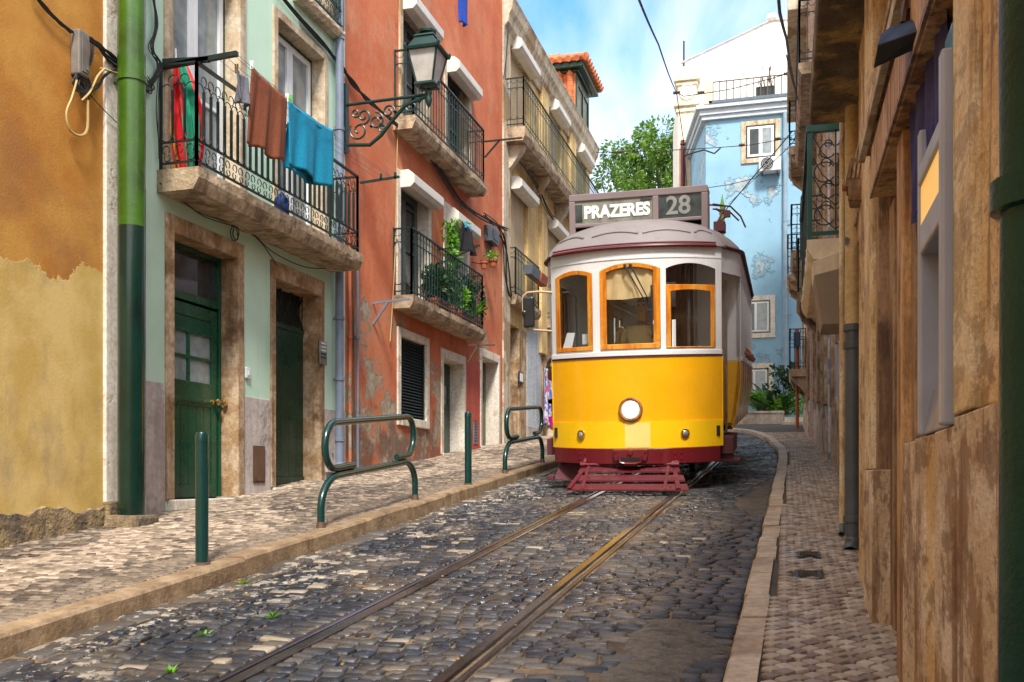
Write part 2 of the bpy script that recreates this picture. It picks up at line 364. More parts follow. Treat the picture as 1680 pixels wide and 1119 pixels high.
# bed of the road
PATCH = [(-.72,3.4),(-.80,3.9),(-.74,4.2),(-.80,4.6),(-.70,4.95),(-.56,5.0),(-.44,4.75),(-.34,4.55),(-.30,4.4),(-.42,4.25),(-.50,3.9),(-.44,3.5)]
PATCH = [(x+.07, y) for x, y in PATCH]
PATCH2 = [(-.50,10.2),(-.30,9.2),(-.17,9.2),(-.14,12.5),(-.25,12.6),(-.30,11.6),(-.42,11.0)]
def inside(p, poly):
    x, y = p; c = False; j = len(poly)-1
    for i in range(len(poly)):
        if (poly[i][1] > y) != (poly[j][1] > y) and x < (poly[j][0]-poly[i][0])*(y-poly[i][1])/(poly[j][1]-poly[i][1])+poly[i][0]: c = not c
        j = i
    return c
def roadz(x, y): return SL*y + wob(x, y)
mb = MB()
mb.grid(lambda u, v: (lambda y: (lambda x: (x, y, float(roadz(x, y)) - .006 + .004*math.sin(x*31+y*23)*math.sin(y*37-x*11)))(KL(y)-.02 + u*(KR(y)-KL(y)+.04)))(-8+v*38), 60, 420)
mb.build('road', bed, kind='structure')
cells = []
def fill(y, dep, x0, x1, wlo, whi, tone=None):
    x = x0
    while x < x1-.03:
        w = random.uniform(wlo, whi)
        if x+w > x1-.05: w = x1-x
        cx, cy = x+w/2, y+random.uniform(-.008, .008)
        if not (inside((cx, cy), PATCH) or inside((cx, cy), PATCH2)) and random.random() > .012:
            r = random.random()**1.25*.9
            cl = math.sin(cx*1.9+1.0)*math.sin(cy*.9+.5)
            if cx < -2.35 and 3.2 < cy < 8.5:
                r = r*.45
                if random.random() < .07 + .05*cl: r = random.uniform(.93, 1)
            elif random.random() < .005: r = random.uniform(.92, 1)
            g = random.uniform(.003, .008)
            cells.append((cx, cy, max(.01, w/2-g), dep/2-g, random.gauss(0, .09), r))
        x += w
y = 1.6
while y < 30.5:
    dep = random.uniform(.065, .10); yc = y+dep/2
    rl = RL(yc); rr = rl+.90
    kl, kr = KL(yc), float(KR(yc))
    if kl+.02 < rl-.1: fill(yc, dep, kl+.20, rl-RAIL-.02, .085, .16)
    fill(yc, dep, rl+RAIL+.01, rr-RAIL-.01, .08, .14)
    if rr+.1 < kr-.16: fill(yc, dep, rr+RAIL+.02, kr-.005, .08, .17)
    y += dep
# gutter course along the left kerb
y = 1.6
while y < 26:
    L = random.uniform(.18, .34); cells.append((KL(y+L/2)+.10, y+L/2, .085, L/2-.006, random.gauss(0, .02), random.uniform(.70, .88))); y += L
stone_mesh('road_setts', cells, basalt, roadz, h=.0065, jit=.13, crown=.90, kind='structure')
def patchmesh(name, poly, lab):
    cx = sum(p[0] for p in poly)/len(poly); cy = sum(p[1] for p in poly)/len(poly); B = []
    for i in range(len(poly)):
        a, b = poly[i], poly[(i+1) % len(poly)]
        for j in range(8): u = j/8; B.append((a[0]+(b[0]-a[0])*u+random.uniform(-.018,.018), a[1]+(b[1]-a[1])*u+random.uniform(-.018,.018)))
    mb = MB(); n = len(B); R_ = 14
    V = []
    for r in range(R_+1):
        k = 1.06*(1-r/(R_+.0)) ; e = .012*max(0, (k-.86)/.2)
        for (x, y) in B: X, Y = cx+(x-cx)*k, cy+(y-cy)*k; V.append((X, Y, float(roadz(X, Y))+.006-e*1.3+random.uniform(-.0015,.0015)))
    mb.add(V, [(r*n+i, r*n+(i+1) % n, (r+1)*n+(i+1) % n, (r+1)*n+i) for r in range(R_) for i in range(n)]); mb.build(name, M['asphalt'], smooth=50, kind='structure')
patchmesh('asphalt_patch', PATCH, ''); patchmesh('asphalt_patch', PATCH2, '')
# tram rails: grooved section swept along the street
sec = [(-.062,-.05),(-.062,-.002),(-.056,.004),(-.006,.004),(-.002,-.002),(.0,-.028),(.026,-.028),(.028,-.004),(.034,.0),(.056,.0),(.06,-.004),(.06,-.05)]
M['rail'] = (lambda t: t.fin(t.mix(t.ramp(t.noise(3, 7, .65, (1,.3,1)), .42, .62), (.25,.25,.265), (.12,.10,.09)), t.ramp(t.noise(5, 5, .6, (1,.2,1), off=3), .3, .7, .10, .30), t.bump(t.noise(40, 4, .6, (3,.3,1)), .2, .003), .85))(NT('polished rail steel'))
for s in (0, 1):
    mb = MB(); prof = sec if s else [(-a, b) for a, b in sec][::-1]
    def fn(u, v, s=s, prof=prof):
        y = -8+v*38; k = int(round(u*(len(prof)-1))); x = RL(y)+.9*s
        return (x+prof[k][0], y, SL*y + .008 + prof[k][1])
    mb.grid(fn, len(sec)-1, 260); mb.build('tram_rail', M['rail'], smooth=40, kind='structure', group='tram rails')
# left kerb and pavement
PH = .12
mb = MB(); y = -8
while y < 29:
    L = random.uniform(.85, 1.3); d = random.uniform(-.006, .006)
    y1 = min(y+L-.006, 29.5)
    vs = []
    for yy in (y, y1):
        x = KL(yy)
        for dx, dz in ((0,-.1),(-.005,PH-.018+d),(-.02,PH+d),(-.155,PH+.004+d),(-.155,-.1)): vs.append((x+dx, yy, SL*yy+dz))
    mb.add(vs, [(0,1,6,5),(1,2,7,6),(2,3,8,7),(3,4,9,8),(0,4,3,2,1),(5,6,7,8,9)]); y += L
mb.build('left_kerb', M['kerb'], smooth=30, kind='structure')
mb = MB(); mb.grid(lambda u, v: (lambda y: (-5.95+u*(KL(y)-.15+5.95), y, SL*y+PH-.008))(-8+v*38), 1, 60)
mb.build('left_pavement', bed, kind='structure')
def pz(x, y): return SL*y + PH + .003*np.sin(x*7+y*5) + .002*np.sin(y*11-x*6)
cells = []; y = 3.0
while y < 24.5:
    dep = random.uniform(.052, .068) if y < 13 else random.uniform(.07, .085); x = -5.92+random.uniform(-.06, 0)
    xe = KL(y)-.157
    while x < xe:
        w = random.uniform(.065, .105) if y < 13 else random.uniform(.09, .13)
        if x+w > xe-.03: w = xe-x
        wv = math.sin(x*2.1+math.sin(y*.8)*1.4)+.5*math.sin(y*1.7+x)
        r = random.random()*.55 + (.36 if wv > .1 else .10) + random.choice((-.2, 0, 0, .1))
        if x > xe-.35: r = .35+random.random()*.2
        cells.append((x+w/2, y+dep/2+random.uniform(-.004,.004), w/2-.0035, dep/2-.0035, random.gauss(0,.05), min(1, max(0, r))))
        x += w
    y += dep
stone_mesh('left_pavement_stones', cells, calc, pz, n=4, h=.006, jit=.08, crown=.86, kind='structure')
# right kerb and pavement
RH = .05
def rh(y): return RH + .05*min(1, max(0, (y-9)/8))
mb = MB(); y = -8
while y < 30:
    L = random.uniform(.45, .75); y1 = y+L-.010; d = random.uniform(-.004, .006); e = random.uniform(-.008,.008)
    vs = []
    for yy in (y, y1):
        x = float(KR(yy))+e; H = rh(yy)+d
        for dx, dz in ((0,-.1),(.004,H-.014),(.016,H),(.132,H+.003),(.135,-.1)): vs.append((x+dx, yy, SL*yy+dz))
    mb.add(vs, [(0,1,6,5),(1,2,7,6),(2,3,8,7),(3,4,9,8),(0,4,3,2,1),(5,6,7,8,9)]); y += L
M['kerb_pale'] = weather('pale kerb stone', (.50,.37,.23), (.62,.48,.33), (.30,.19,.10), .58, 4, 2.5, .2, (.10,.07,.05), .55, 40, .6, .006, edge=.15)
mb.build('right_kerb', M['kerb_pale'], smooth=30, kind='structure')
mb = MB(); mb.grid(lambda u, v: (lambda y: (KR(y)+.125+u*(1.3-KR(y)-.125), y, SL*y+rh(y)-.010))(-8+v*38.3), 2, 60)
M['dark_joint'] = weather('dark damp joint', (.035,.028,.022), (.07,.055,.04), streak=0, bscale=90)
mb.build('right_pavement', M['dark_joint'], kind='structure')
cells = []; g = .096
for i in range(-700, 700):
    for j in range(-700, 700):
        x = (i-j)*g*.5*1.08; y = (i+j)*g*.5
        if y < 2.5 or y > 24 or x < KR(y)+.158 or x > 1.0: continue
        if any(abs(x-cx) < .085 and abs(y-cy) < .13 for cx, cy in ((.13, 6.05), (.15, 6.75))): continue
        cells.append((x, y+random.uniform(-.003,.003), g*.325, g*.325, math.pi/4+random.gauss(0,.04), random.random()))
stone_mesh('right_pavement_stones', cells, calc2, lambda x, y: SL*y + np.interp(y, [9, 17], [RH, RH+.05]) + .002*np.sin(x*30+y*5), n=8, h=.007, jit=.07, crown=.86, smooth=False, kind='structure')
for (cx, cy, lab) in ((.13, 6.05, 'nearer of two small square metal covers set in the narrow pavement'), (.15, 6.75, 'farther of two small square metal covers set in the narrow pavement')):
    mb = MB(); z = SL*cy+RH; n = 6
    vs = []
    t = thing('utility_cover', (cx, cy, z), lab, 'utility cover', 'metal covers in the right pavement')
    mb.add([(cx+sx*.075, cy+sy*.12, z+sy*.12*SL+dz) for dz in (-.02,.002) for sx, sy in ((-1,-1),(1,-1),(1,1),(-1,1))], [(0,3,2,1),(4,5,6,7),(0,1,5,4),(1,2,6,5),(2,3,7,6),(3,0,4,7)])
    mb.build('rim', M['iron_black'], t)
    mb = MB()
    for k in range(5): 
        yy = cy-.08+k*.04; mb.bar((cx-.055, yy, z+.005+(yy-cy)*SL), (cx+.055, yy, z+.005+(yy-cy)*SL), .02, .004)
    mb.build('lid', M['asphalt'], t)
# terrace wall and steps where the street turns
mb = MB()
zg = ground(30)
mb.box(-4.4, -.05, 29.9, 30.2, zg-.3, zg+.40); mb.box(-4.5, -.02, 29.86, 30.24, zg+.401, zg+.47)
mb.build('terrace_wall', M['stone_pale'], bevel=.01, label='low pale stone planter wall at the end of the street', cat='wall')
mb = MB(); mb.box(-.1, 1.2, 29.3, 30.4, zg-.3, zg+.12); mb.box(-.02, 1.2, 29.7, 30.5, zg+.12, zg+.26)
mb.build('stone_steps', M['stone_pale'], bevel=.01, kind='structure')
# ------------------------------------------------------------------ the tram
def tpaint(name, c, rough=.3, dirt=.25, coat=.3):
    t = NT(name); n = t.noise(2.2, 7, .6); col = t.mix(t.ramp(n, .35, .7), c, tuple(x*.88 for x in c))
    s = t.noise(1, 6, .65, (9,9,.7), off=3); col = t.mix(t.ramp(s, .55, .8, 0, dirt), col, (.16,.11,.07))
    f = t.noise(40, 4, .7); col = t.mix(t.ramp(f, .62, .75, 0, dirt*.8), col, (.12,.08,.05))
    m = t.fin(col, t.ramp(t.noise(4, 5), .3, .7, rough*.7, rough*1.4), t.bump(t.noise(1.6, 3, .5), .15, .02, t.bump(t.noise(80, 3), .06, .002)))
    t.b.inputs['Coat Weight'].default_value = coat; t.b.inputs['Coat Roughness'].default_value = .15; return m
M['yellow'] = tpaint('tram yellow', (.95,.46,.003), .28, .06, .5)
M['yellow2'] = tpaint('tram brighter yellow', (.97,.57,.005), .28, .05, .5)
M['faded'] = tpaint('faded yellow touch up', (.90,.66,.20), .4, .05, .2)
M['crimson'] = tpaint('crimson enamel', (.135,.006,.013), .35, .3, .12)
M['maroon'] = tpaint('dirty maroon', (.10,.02,.03), .6, .5, 0)
M['tram_white'] = tpaint('tram off white', (.80,.80,.82), .4, .10, .1)
M['roof_grey'] = tpaint('mauve grey roof paint', (.24,.21,.215), .6, .45, 0)
M['sign_frame'] = tpaint('mauve brown sign frame', (.23,.175,.18), .55, .4, 0)
M['orange_wood'] = wood('orange varnished wood', (.80,.24,.012), (.88,.33,.02), (.45,.12,.01), .3)
M['brown_wood'] = wood('brown varnished wood', (.28,.11,.04), (.36,.16,.06), (.08,.03,.015), .4)
M['glass'] = glass('window glass', (.95,.97,.97), 1.0)
M['glass_clear'] = glass('clear glass', (.9,.92,.92), .9)
M['cloth_tan'] = paint('tan blind cloth', (.80,.56,.28), .9, .12, .4)
M['seat'] = wood('seat wood', (.36,.18,.07), (.42,.22,.09))
M['lamp_on'] = emit('lit headlamp glass', (1,.86,.62), 2.6)
M['silver'] = paint('indicator glass', (.62,.60,.55), .2, .3, .4, metal=.6)
M['white_letters'] = paint('white lettering', (.85,.85,.82), .6, .05)
M['grey_letters'] = paint('faded number lettering', (.30,.30,.28), .6, .2)
M['sign_panel'] = paint('grey sign blind', (.30,.30,.25), .5, .3, .05)
M['sign_panel_dark'] = paint('dark number blind', (.06,.085,.095), .2, .5, .05, coat=.3)
M['paper'] = paint('white paper', (.82,.84,.88), .7, .03)
TR = thing('tram', (-1.70, 11.2, ground(11.2)), 'yellow and white vintage tram with lit headlamp and crimson bumper coming down the street', 'tram', rot=(math.atan(SL), 0, math.radians(.6)))
LOCAL.add(TR.name)
def bf(a): return .43*abs(a/1.0)**2.3
def tp(mb, name, mat, par=None, **k):
    return mb.build(name, mat, par or TR, **k)
def sheet(pts, c0, c1, off=0., n=1):
    mb = MB()
    return mb
def strip(path, c0, c1, th=.03, taper=0.):
    """vertical band following a plan path (a,b), thickness inward (towards +b / centre)"""
    mb = MB(); m = len(path); vs = []
    for i, (a, b) in enumerate(path):
        p0 = path[max(0, i-1)]; p1 = path[min(m-1, i+1)]; dx, dy = p1[0]-p0[0], p1[1]-p0[1]; l = math.hypot(dx, dy) or 1
        nx, ny = -dy/l, dx/l
        for (cc, o) in ((c0, taper), (c1, 0)):
            vs.append((a+nx*(o), b+ny*(o), cc)); vs.append((a+nx*(th+o), b+ny*(th+o), cc))
    fs = []
    for i in range(m-1):
        k = i*4; j = k+4
        fs += [(k, j, j+2, k+2), (k+1, k+3, j+3, j+1), (k+2, j+2, j+3, k+3), (k, k+1, j+1, j)]
    fs += [(0,2,3,1), (m*4-4, m*4-3, m*4-1, m*4-2)]
    mb.add(vs, fs); return mb
def arc(a0, a1, n=24, off=0.): return [(a0+(a1-a0)*i/n, bf(a0+(a1-a0)*i/n)-off) for i in range(n+1)]
# dash, apron, bumper : travel from left (-a) to right, inward normal is +b
dash = tp(strip(arc(-1.0, 1.0, 40), .80, 1.54), 'dash_panel', M['yellow'], smooth=40)
tp(strip(arc(-1.012, 1.012, 40, .014), .505, .805, .03), 'apron', M['yellow2'], smooth=40)
tp(strip(arc(-.07, .22, 8, .0165), .515, .795, .004), 'touched_up_paint', M['faded'], smooth=40, label='pale faded patch in the middle of the yellow apron')
bump = tp(strip(arc(-.985, .985, 40, .05), .325, .503, .10), 'bumper', M['crimson'], smooth=40, bevel=.006)
for sx in (-.62, .50):
    for i in (0, 1):
        for j in (0, 1):
            mb = MB(); a = sx+i*.065; mb.lathe([(.0001,-.012),(.010,-.010),(.013,0)], (a, bf(a)-.05, .385+j*.06), 8, 'y'); tp(mb, 'rivet', M['crimson'], bump, smooth=40)
mb = MB(); mb.prism([(-.20,.50),(.20,.50),(.20,.40),(.10,.335),(.06,.30),(-.06,.30),(-.10,.335),(-.20,.40)], 'y', -.085, -.04)
cpl = tp(mb, 'coupler_plate', M['crimson'], bevel=.01)
mb = MB(); mb.box(-.11, .11, -.089, -.06, .365, .405); tp(mb, 'slot', M['dark'], cpl)
mb = MB(); mb.tube([(-.13,-.095,.42),(-.12,-.10,.35),(-.05,-.105,.335),(.05,-.105,.335),(.12,-.10,.35),(.13,-.095,.42)], .013, 6); mb.lathe([(.001,-.02),(.03,-.018),(.035,0)], (0,-.085,.46), 12, 'y')
for sx in (-.17, .17):
    for z in (.38, .47): mb.lathe([(.0001,-.012),(.012,-.010),(.014,0)], (sx,-.085,z), 8, 'y')
tp(mb, 'lip', M['crimson'], cpl, smooth=40)
# headlamp and indicator lamps
hl = MB(); hl.lathe([(.10,-.02),(.105,-.045),(.125,-.05),(.138,-.03),(.138,.02)], (0, .0, .95), 32, 'y')
hlo = tp(hl, 'headlamp', M['brown_wood'], smooth=40, label='round lit headlamp in a brown rim')
mb = MB(); mb.lathe([(.0001,-.045),(.05,-.040),(.09,-.026),(.10,-.015),(.10,.0)], (0, 0, .95), 28, 'y'); tp(mb, 'lens', M['lamp_on'], hlo, smooth=50)
for sx in (-.60, .60):
    b0 = bf(sx)-.02
    ang = math.atan(.43*2.3*abs(sx)**1.3)*(1 if sx > 0 else -1)
    mb = MB(); mb.lathe([(.045,-.02),(.052,-.018),(.056,.01)], (0,0,0), 20, 'y'); 
    R = Matrix.Rotation(ang, 3, 'Z')
    mb.v = [tuple(R @ Vector(p) + Vector((sx, b0, .665))) for p in mb.v]
    io = tp(mb, 'indicator_lamp', M['brass'], smooth=40)
    mb = MB(); mb.lathe([(.0001,-.03),(.02,-.028),(.036,-.018),(.045,-.008)], (0,0,0), 16, 'y'); mb.v = [tuple(R @ Vector(p) + Vector((sx, b0, .665))) for p in mb.v]
    tp(mb, 'lens', M['silver'], io, smooth=40)
# white band with the three front windows
WINS = [(-.935, -.435, 1.635, 2.515, .055), (-.345, .345, 1.635, 2.53, .075), (.405, .935, 1.635, 2.525, .06)]
def ctop(w, a): am = (w[0]+w[1])/2; hw = (w[1]-w[0])/2; return w[3]+w[4]*(1-((a-am)/hw)**2)
def front_sheet(pieces, off0, off1):
    """pieces: (a0,a1,fn_lo,fn_hi): solid strips on the bowed front between two offsets"""
    mb = MB()
    for a0, a1, lo, hi, n in pieces:
        P = []
        for i in range(n+1):
            a = a0+(a1-a0)*i/n
            for c in (lo(a), hi(a)):
                for o in (off0, off1): P.append((a, bf(a)+o, c))
        fs = []
        for i in range(n):
            k = 4*i; j = k+4
            fs += [(k, j, j+2, k+2), (k+1, k+3, j+3, j+1), (k+2, j+2, j+3, k+3), (k, k+1, j+1, j)]
        fs += [(0,2,3,1), (4*n, 4*n+1, 4*n+3, 4*n+2)]
        mb.add(P, fs)
    return mb
C = lambda v: (lambda a: v)
pc = []; prev = -1.0
for w_ in WINS:
    pc.append((prev, w_[0], C(1.60), C(2.775), 3)); pc.append((w_[0], w_[1], (lambda a, w_=w_: ctop(w_, a)), C(2.775), 14))
    pc.append((w_[0], w_[1], C(1.60), C(w_[2]), 14)); prev = w_[1]
pc.append((prev, 1.0, C(1.60), C(2.775), 3))
band = tp(front_sheet(pc, .0, .04), 'front_window_band', M['tram_white'], smooth=30)
tp(strip(arc(-1.01, 1.01, 40, .018), 1.56, 1.612, .05), 'sill_moulding', M['tram_white'], band, smooth=30, bevel=.004)
tp(strip(arc(-1.006, 1.006, 40, .010), 1.540, 1.5595, .04), 'belt_line', M['maroon'], smooth=30)
tp(strip(arc(-1.006, 1.006, 40, .008), 2.645, 2.660, .01), 'frieze_bead', M['tram_white'], band, smooth=30)
def frame(w_, top, toprail, botrail, side, mat, name='window_frame'):
    N = 14; out_ = []; inn = []
    a0, a1, c0 = w_[0], w_[1], w_[2]
    def T(a): return top(a)
    o = [(a0, c0), (a1, c0)] + [(a1+(a0-a1)*i/N, T(a1+(a0-a1)*i/N)) for i in range(N+1)]
    ia0, ia1 = a0+side, a1-side
    ii = [(ia0, c0+botrail), (ia1, c0+botrail)] + [(ia1+(ia0-ia1)*i/N, toprail(ia1+(ia0-ia1)*i/N)) for i in range(N+1)]
    mb = MB(); n = len(o); V = []
    for (P, off) in ((o,-.014),(ii,-.010),(ii,.035),(o,.035)):
        V += [(a, bf(a)+off, c) for a, c in P]
    fs = []
    for r in range(4):
        for k in range(n): fs.append((r*n+k, r*n+(k+1) % n, ((r+1) % 4)*n+(k+1) % n, ((r+1) % 4)*n+k))
    mb.add(V, fs)
    # long bottom edge needs bow: subdivide by adding a curved slat
    for (cc0, cc1) in ((c0, c0+max(botrail, .004)),):
        q = front_sheet([(a0, a1, C(cc0), C(cc1), 12)], -.016, .036); mb.add(q.v, q.f)
    return tp(mb, name, mat, smooth=30, bevel=.003)
e = .003
frs = []
for i, w_ in enumerate(WINS):
    ww = (w_[0]+e, w_[1]-e, w_[2]+e)
    if i < 2: fo = frame(ww, lambda a, w_=w_: ctop(w_, a)-e, lambda a, w_=w_: ctop(w_, a)-.05, .058 if i else .048, .06 if i == 0 else .075, M['orange_wood'])
    else: fo = frame(ww, C(2.345), lambda a, w_=w_: 2.26+.028*(1-((a-.67)/.25)**2), .012, .05, M['orange_wood'])
    g = front_sheet([(w_[0]+.02, w_[1]-.02, C(w_[2]+.02), (lambda a, w_=w_: ctop(w_, a)-.02), 14)], .012, .017)
    tp(g, 'window_glass', M['glass'], fo, smooth=40)
# roof
OUT = []
def halfw(b): 
    x = min(1, max(0, (b-.45)/.75)); x = x*x*(3-2*x); return 1.03+.19*x
fa = [(-1.03+2.06*i/24) for i in range(25)]
front = [(a, .43*abs(a/1.03)**2.3-.035) for a in fa]
sideR = [(halfw(.55+.09*i), .52+.09*i) for i in range(8)]
LEN = 8.4
OUT = front + sideR + [(1.22, 1.4), (1.22, LEN/2)]
back = [(-a if False else a, LEN-b) for a, b in OUT][::-1]
OUTL = OUT + back + [(-a, b) for a, b in OUT[25:]][::-1] if False else None
right = sideR + [(1.22, 1.5), (1.22, 3), (1.22, LEN/2), (1.22, LEN-3), (1.22, LEN-1.5)] + [(a, LEN-b) for a, b in sideR[::-1]]
loop = front + right + [(a, LEN-b) for a, b in front[::-1]] + [(-a, b) for a, b in right[::-1]]
rings = [1.0, .985, .95, .88, .78, .64, .46, .25, .0]
V = []; n = len(loop)
for rr in rings:
    for a, b in loop:
        cb = min(max(b, 1.35), LEN-1.35); ca = 0
        ht = .44*(1-rr**2.3)**.75 + .045*(1-min(1, rr)**6)
        V.append((ca+(a-ca)*rr, cb+(b-cb)*rr, 2.775+ht))
fs = [(r*n+k, r*n+(k+1) % n, (r+1)*n+(k+1) % n, (r+1)*n+k) for r in range(len(rings)-1) for k in range(n)]
mb = MB(); mb.add(V, fs)
inner = [(a*.985, 4.2+(b-4.2)*.995, 2.785) for a, b in loop]; mb.add(inner, [tuple(range(n))[::-1]])
roof = tp(mb, 'roof', M['roof_grey'], smooth=50)
mb = MB(); mb.tube([(a, b, 2.775) for a, b in front[1:24]], .020, 6); mb.tube([(a, b-.004, 2.81) for a, b in front[1:24]], .010, 5); tp(mb, 'rim_moulding', M['crimson'], roof, smooth=50)
mb = MB(); mb.tube([(a*1.003, b, 2.79) for a, b in sideR+[(1.22,1.5),(1.22,LEN-1.5)]], .018, 6); mb.tube([(-a*1.003, b, 2.79) for a, b in sideR+[(1.22,1.5),(1.22,LEN-1.5)]], .018, 6); tp(mb, 'gutter', M['maroon'], roof, smooth=50)
def onroof(a, rr):
    b = .43*abs(a/1.03)**2.3-.035; cb = 1.35
    return (a*rr, cb+(b-cb)*rr, 2.775+.44*(1-rr**2.3)**.75+.045*(1-rr**6))
mb = MB()
for (u0, u1) in ((-1.0, -.62), (-.50, .10), (.16, .74), (.79, .99)):
    pts = []
    for i in range(13):
        u = u0+(u1-u0)*i/12; rr = .90-.035*math.sin(math.pi*i/12); p = onroof(u, rr); pts.append((p[0], p[1], p[2]+.006))
    mb.tube(pts, .013, 6)
tp(mb, 'rain_bead', M['roof_grey'], roof, smooth=50)
# platform sides and frieze
sr = [(1.0, .43)] + [(a-.03, b) for a, b in sideR] + [(1.19, 1.5), (1.19, LEN-1.5)] + [(a-.03, LEN-b) for a, b in sideR[::-1]]+[(1.0, LEN-.43)]
sl_ = [(-a, b) for a, b in sr][::-1]
tp(strip(sr, 2.50, 2.775, .03), 'side_frieze', M['tram_white'], smooth=40)
tp(strip(sl_, 2.50, 2.775, .03), 'side_frieze', M['tram_white'], smooth=40)
tp(strip([(a+.006, b) for a, b in sr[1:9]], 2.50, 2.525, .05), 'frieze_lip', M['tram_white'], smooth=40)
# body sides
B0, B1 = 1.22, LEN-1.22
for sg in (1, -1):
    p = [(1.19, B0), (1.19, B1)] if sg > 0 else [(-1.19, B1), (-1.19, B0)]
    mb = MB()
    prof = [(1.19, 1.50), (1.19, 1.22), (1.165, 1.0), (1.10, .68), (1.06, .68), (1.10, 1.0), (1.15, 1.5)]
    V = [(sg*a, b, c) for b in (B0, B1) for a, c in prof]; k = len(prof)
    mb.add(V, [(i, (i+1) % k, k+(i+1) % k, k+i) for i in range(k)] + [tuple(range(k)), tuple(range(2*k-1, k-1, -1))])
    sp_ = tp(mb, 'side_panel', M['yellow'], bevel=.004)
    mb = MB()
    for i in range(7):
        b = B0+.02+i*(B1-B0-.04)/6; mb.bar((sg*1.19, b, 1.49), (sg*1.19, b, 1.22), .012, .006, (0,1,0)); mb.bar((sg*1.19, b, 1.22), (sg*1.105, b, .69), .012, .006, (0,1,0))
    tp(mb, 'cover_strips', M['brown_wood'], sp_)
    mb = MB(); mb.box(sg*1.15, sg*1.21, B0, B1, 1.50, 1.545); tp(mb, 'window_sill', M['tram_white'], bevel=.004)
    NW = 10; st = (B1-B0)/NW
    mb = MB()
    for i in range(NW+1):
        b = B0+i*st; mb.box(sg*1.13, sg*1.195, b-.03 if i else b, b+.03 if i < NW else b, 1.545, 2.50)
    tp(mb, 'side_posts', M['tram_white'], bevel=.004)
    for i in range(NW):
        b0 = B0+i*st+.032; b1 = b0+st-.064
        mb = MB(); q = .035
        lo = 1.95 if i in (1, 2, 4) else 1.547
        for (x0,x1,z0,z1) in ((b0,b1,lo,lo+q),(b0,b1,2.47,2.50),(b0,b0+q,lo+q,2.47),(b1-q,b1,lo+q,2.47)): mb.box(sg*1.145, sg*1.18, x0, x1, z0, z1)
        fr_ = tp(mb, 'side_window_frame', M['brown_wood'])
        mb = MB(); mb.box(sg*1.16, sg*1.164, b0+q, b1-q, lo+q, 2.47); tp(mb, 'side_window_glass', M['glass'], fr_)
    # bulkhead ends facing the platforms
    for (bb, s2) in ((B0, 1), (B1, -1)):
        mb = MB(); mb.box(sg*.62, sg*1.185, bb, bb+s2*.04, 1.50, 2.77); tp(mb, 'bulkhead_upper', M['tram_white'], bevel=.006)
        mb = MB(); mb.prism([(sg*.62,.70),(sg*1.10,.70),(sg*1.16,1.0),(sg*1.185,1.22),(sg*1.185,1.498),(sg*.62,1.498)], 'y', bb, bb+s2*.04); tp(mb, 'bulkhead_lower', M['yellow'], bevel=.006)
# corner post and folding door on the platform
mb = MB(); mb.box(.955, 1.0, .435, .50, .80, 2.50); mb.box(-1.0, -.955, .435, .50, .80, 2.50); tp(mb, 'corner_post', M['tram_white'], bevel=.006)
for sg, shut in ((1, 0), (-1, 1)):
    door = None
    segs = ((.52,.70),(.71,.88)) if not shut else ((.52,.73),(.74,.96),(.97,1.2))
    for (b0, b1) in segs:
        mb = MB(); X0, X1 = sg*.965, sg*.995
        for (z0,z1) in ((.62,.70),(1.50,1.60),(2.38,2.46)): mb.box(X0, X1, b0+.03, b1-.03, z0, z1)
        mb.box(X0, X1, b0, b0+.03, .62, 2.46); mb.box(X0, X1, b1-.03, b1, .62, 2.46)
        d = tp(mb, 'folding_door', M['brown_wood'])
        mb = MB(); mb.box(sg*.975, sg*.985, b0+.03, b1-.03, .70, 1.50); tp(mb, 'door_panel', M['yellow'], d)
        mb = MB(); mb.box(sg*.978, sg*.982, b0+.03, b1-.03, 1.60, 2.38); tp(mb, 'door_glass', M['glass'], d)
mb = MB(); mb.box(1.0, 1.03, 1.13, 1.16, .62, 2.48); tp(mb, 'grab_rail', M['steel'], bevel=.004)
# yellow side skirt between dash and door
for sg in (1, -1):
    mb = MB(); mb.box(sg*.985, sg*1.012, .43, .52, .505, 1.54); tp(mb, 'corner_panel', M['yellow'])
# steps and underframe
mb = MB(); mb.box(.80, 1.12, .55, 1.75, .40, .60); mb.box(.96, 1.20, .62, 1.20, .30, .34); mb.box(.9,1.12,.6,.64,.30,.56)
tp(mb, 'entrance_step', M['maroon'], bevel=.006); mb = MB(); mb.box(-1.12, -.80, .55, 1.75, .40, .60)
tp(mb, 'entrance_step', M['maroon'], bevel=.006)
mb = MB(); mb.box(-.95, .95, .50, LEN-.5, .60, .74); mb.box(-.42, .42, 1.3, LEN-1.3, .38, .60); mb.box(-.98, .98, .36, .50, .62, .74); mb.box(-1.08, 1.08, B0, B1, .66, .74)
tp(mb, 'underframe', M['dark'])
mb = MB()
for b in (2.6, 5.8):
    pass
for b in (3.0, 5.4):
    for sg in (-1, 1):
        mb2 = MB(); mb2.lathe([(.02,-.05),(.30,-.05),(.33,-.045),(.345,-.03),(.34,.03),(.30,.04),(.06,.04),(.02,.06)], (sg*.47, b, .34), 28, 'x'); wo = tp(mb2, 'wheel', M['steel'], smooth=40)
        mb2 = MB(); mb2.box(sg*.56, sg*.68, b-.14, b+.14, .24, .52); mb2.lathe([(.0001,-.08),(.09,-.08),(.11,.0),(.11,.05)], (sg*.62, b, .34), 16, 'x'); tp(mb2, 'axle_box', M['maroon'], wo, bevel=.01)
mb = MB()
for sg in (-1, 1):
    mb.box(sg*.56, sg*.62, 1.9, 6.5, .36, .46)
    for b in (1.5, 2.0, 2.5):
        mb.tube([(sg*.66, b-.10, .58), (sg*.66, b-.08, .40), (sg*.66, b, .30), (sg*.66, b+.08, .40), (sg*.66, b+.10, .58)], .012, 5)
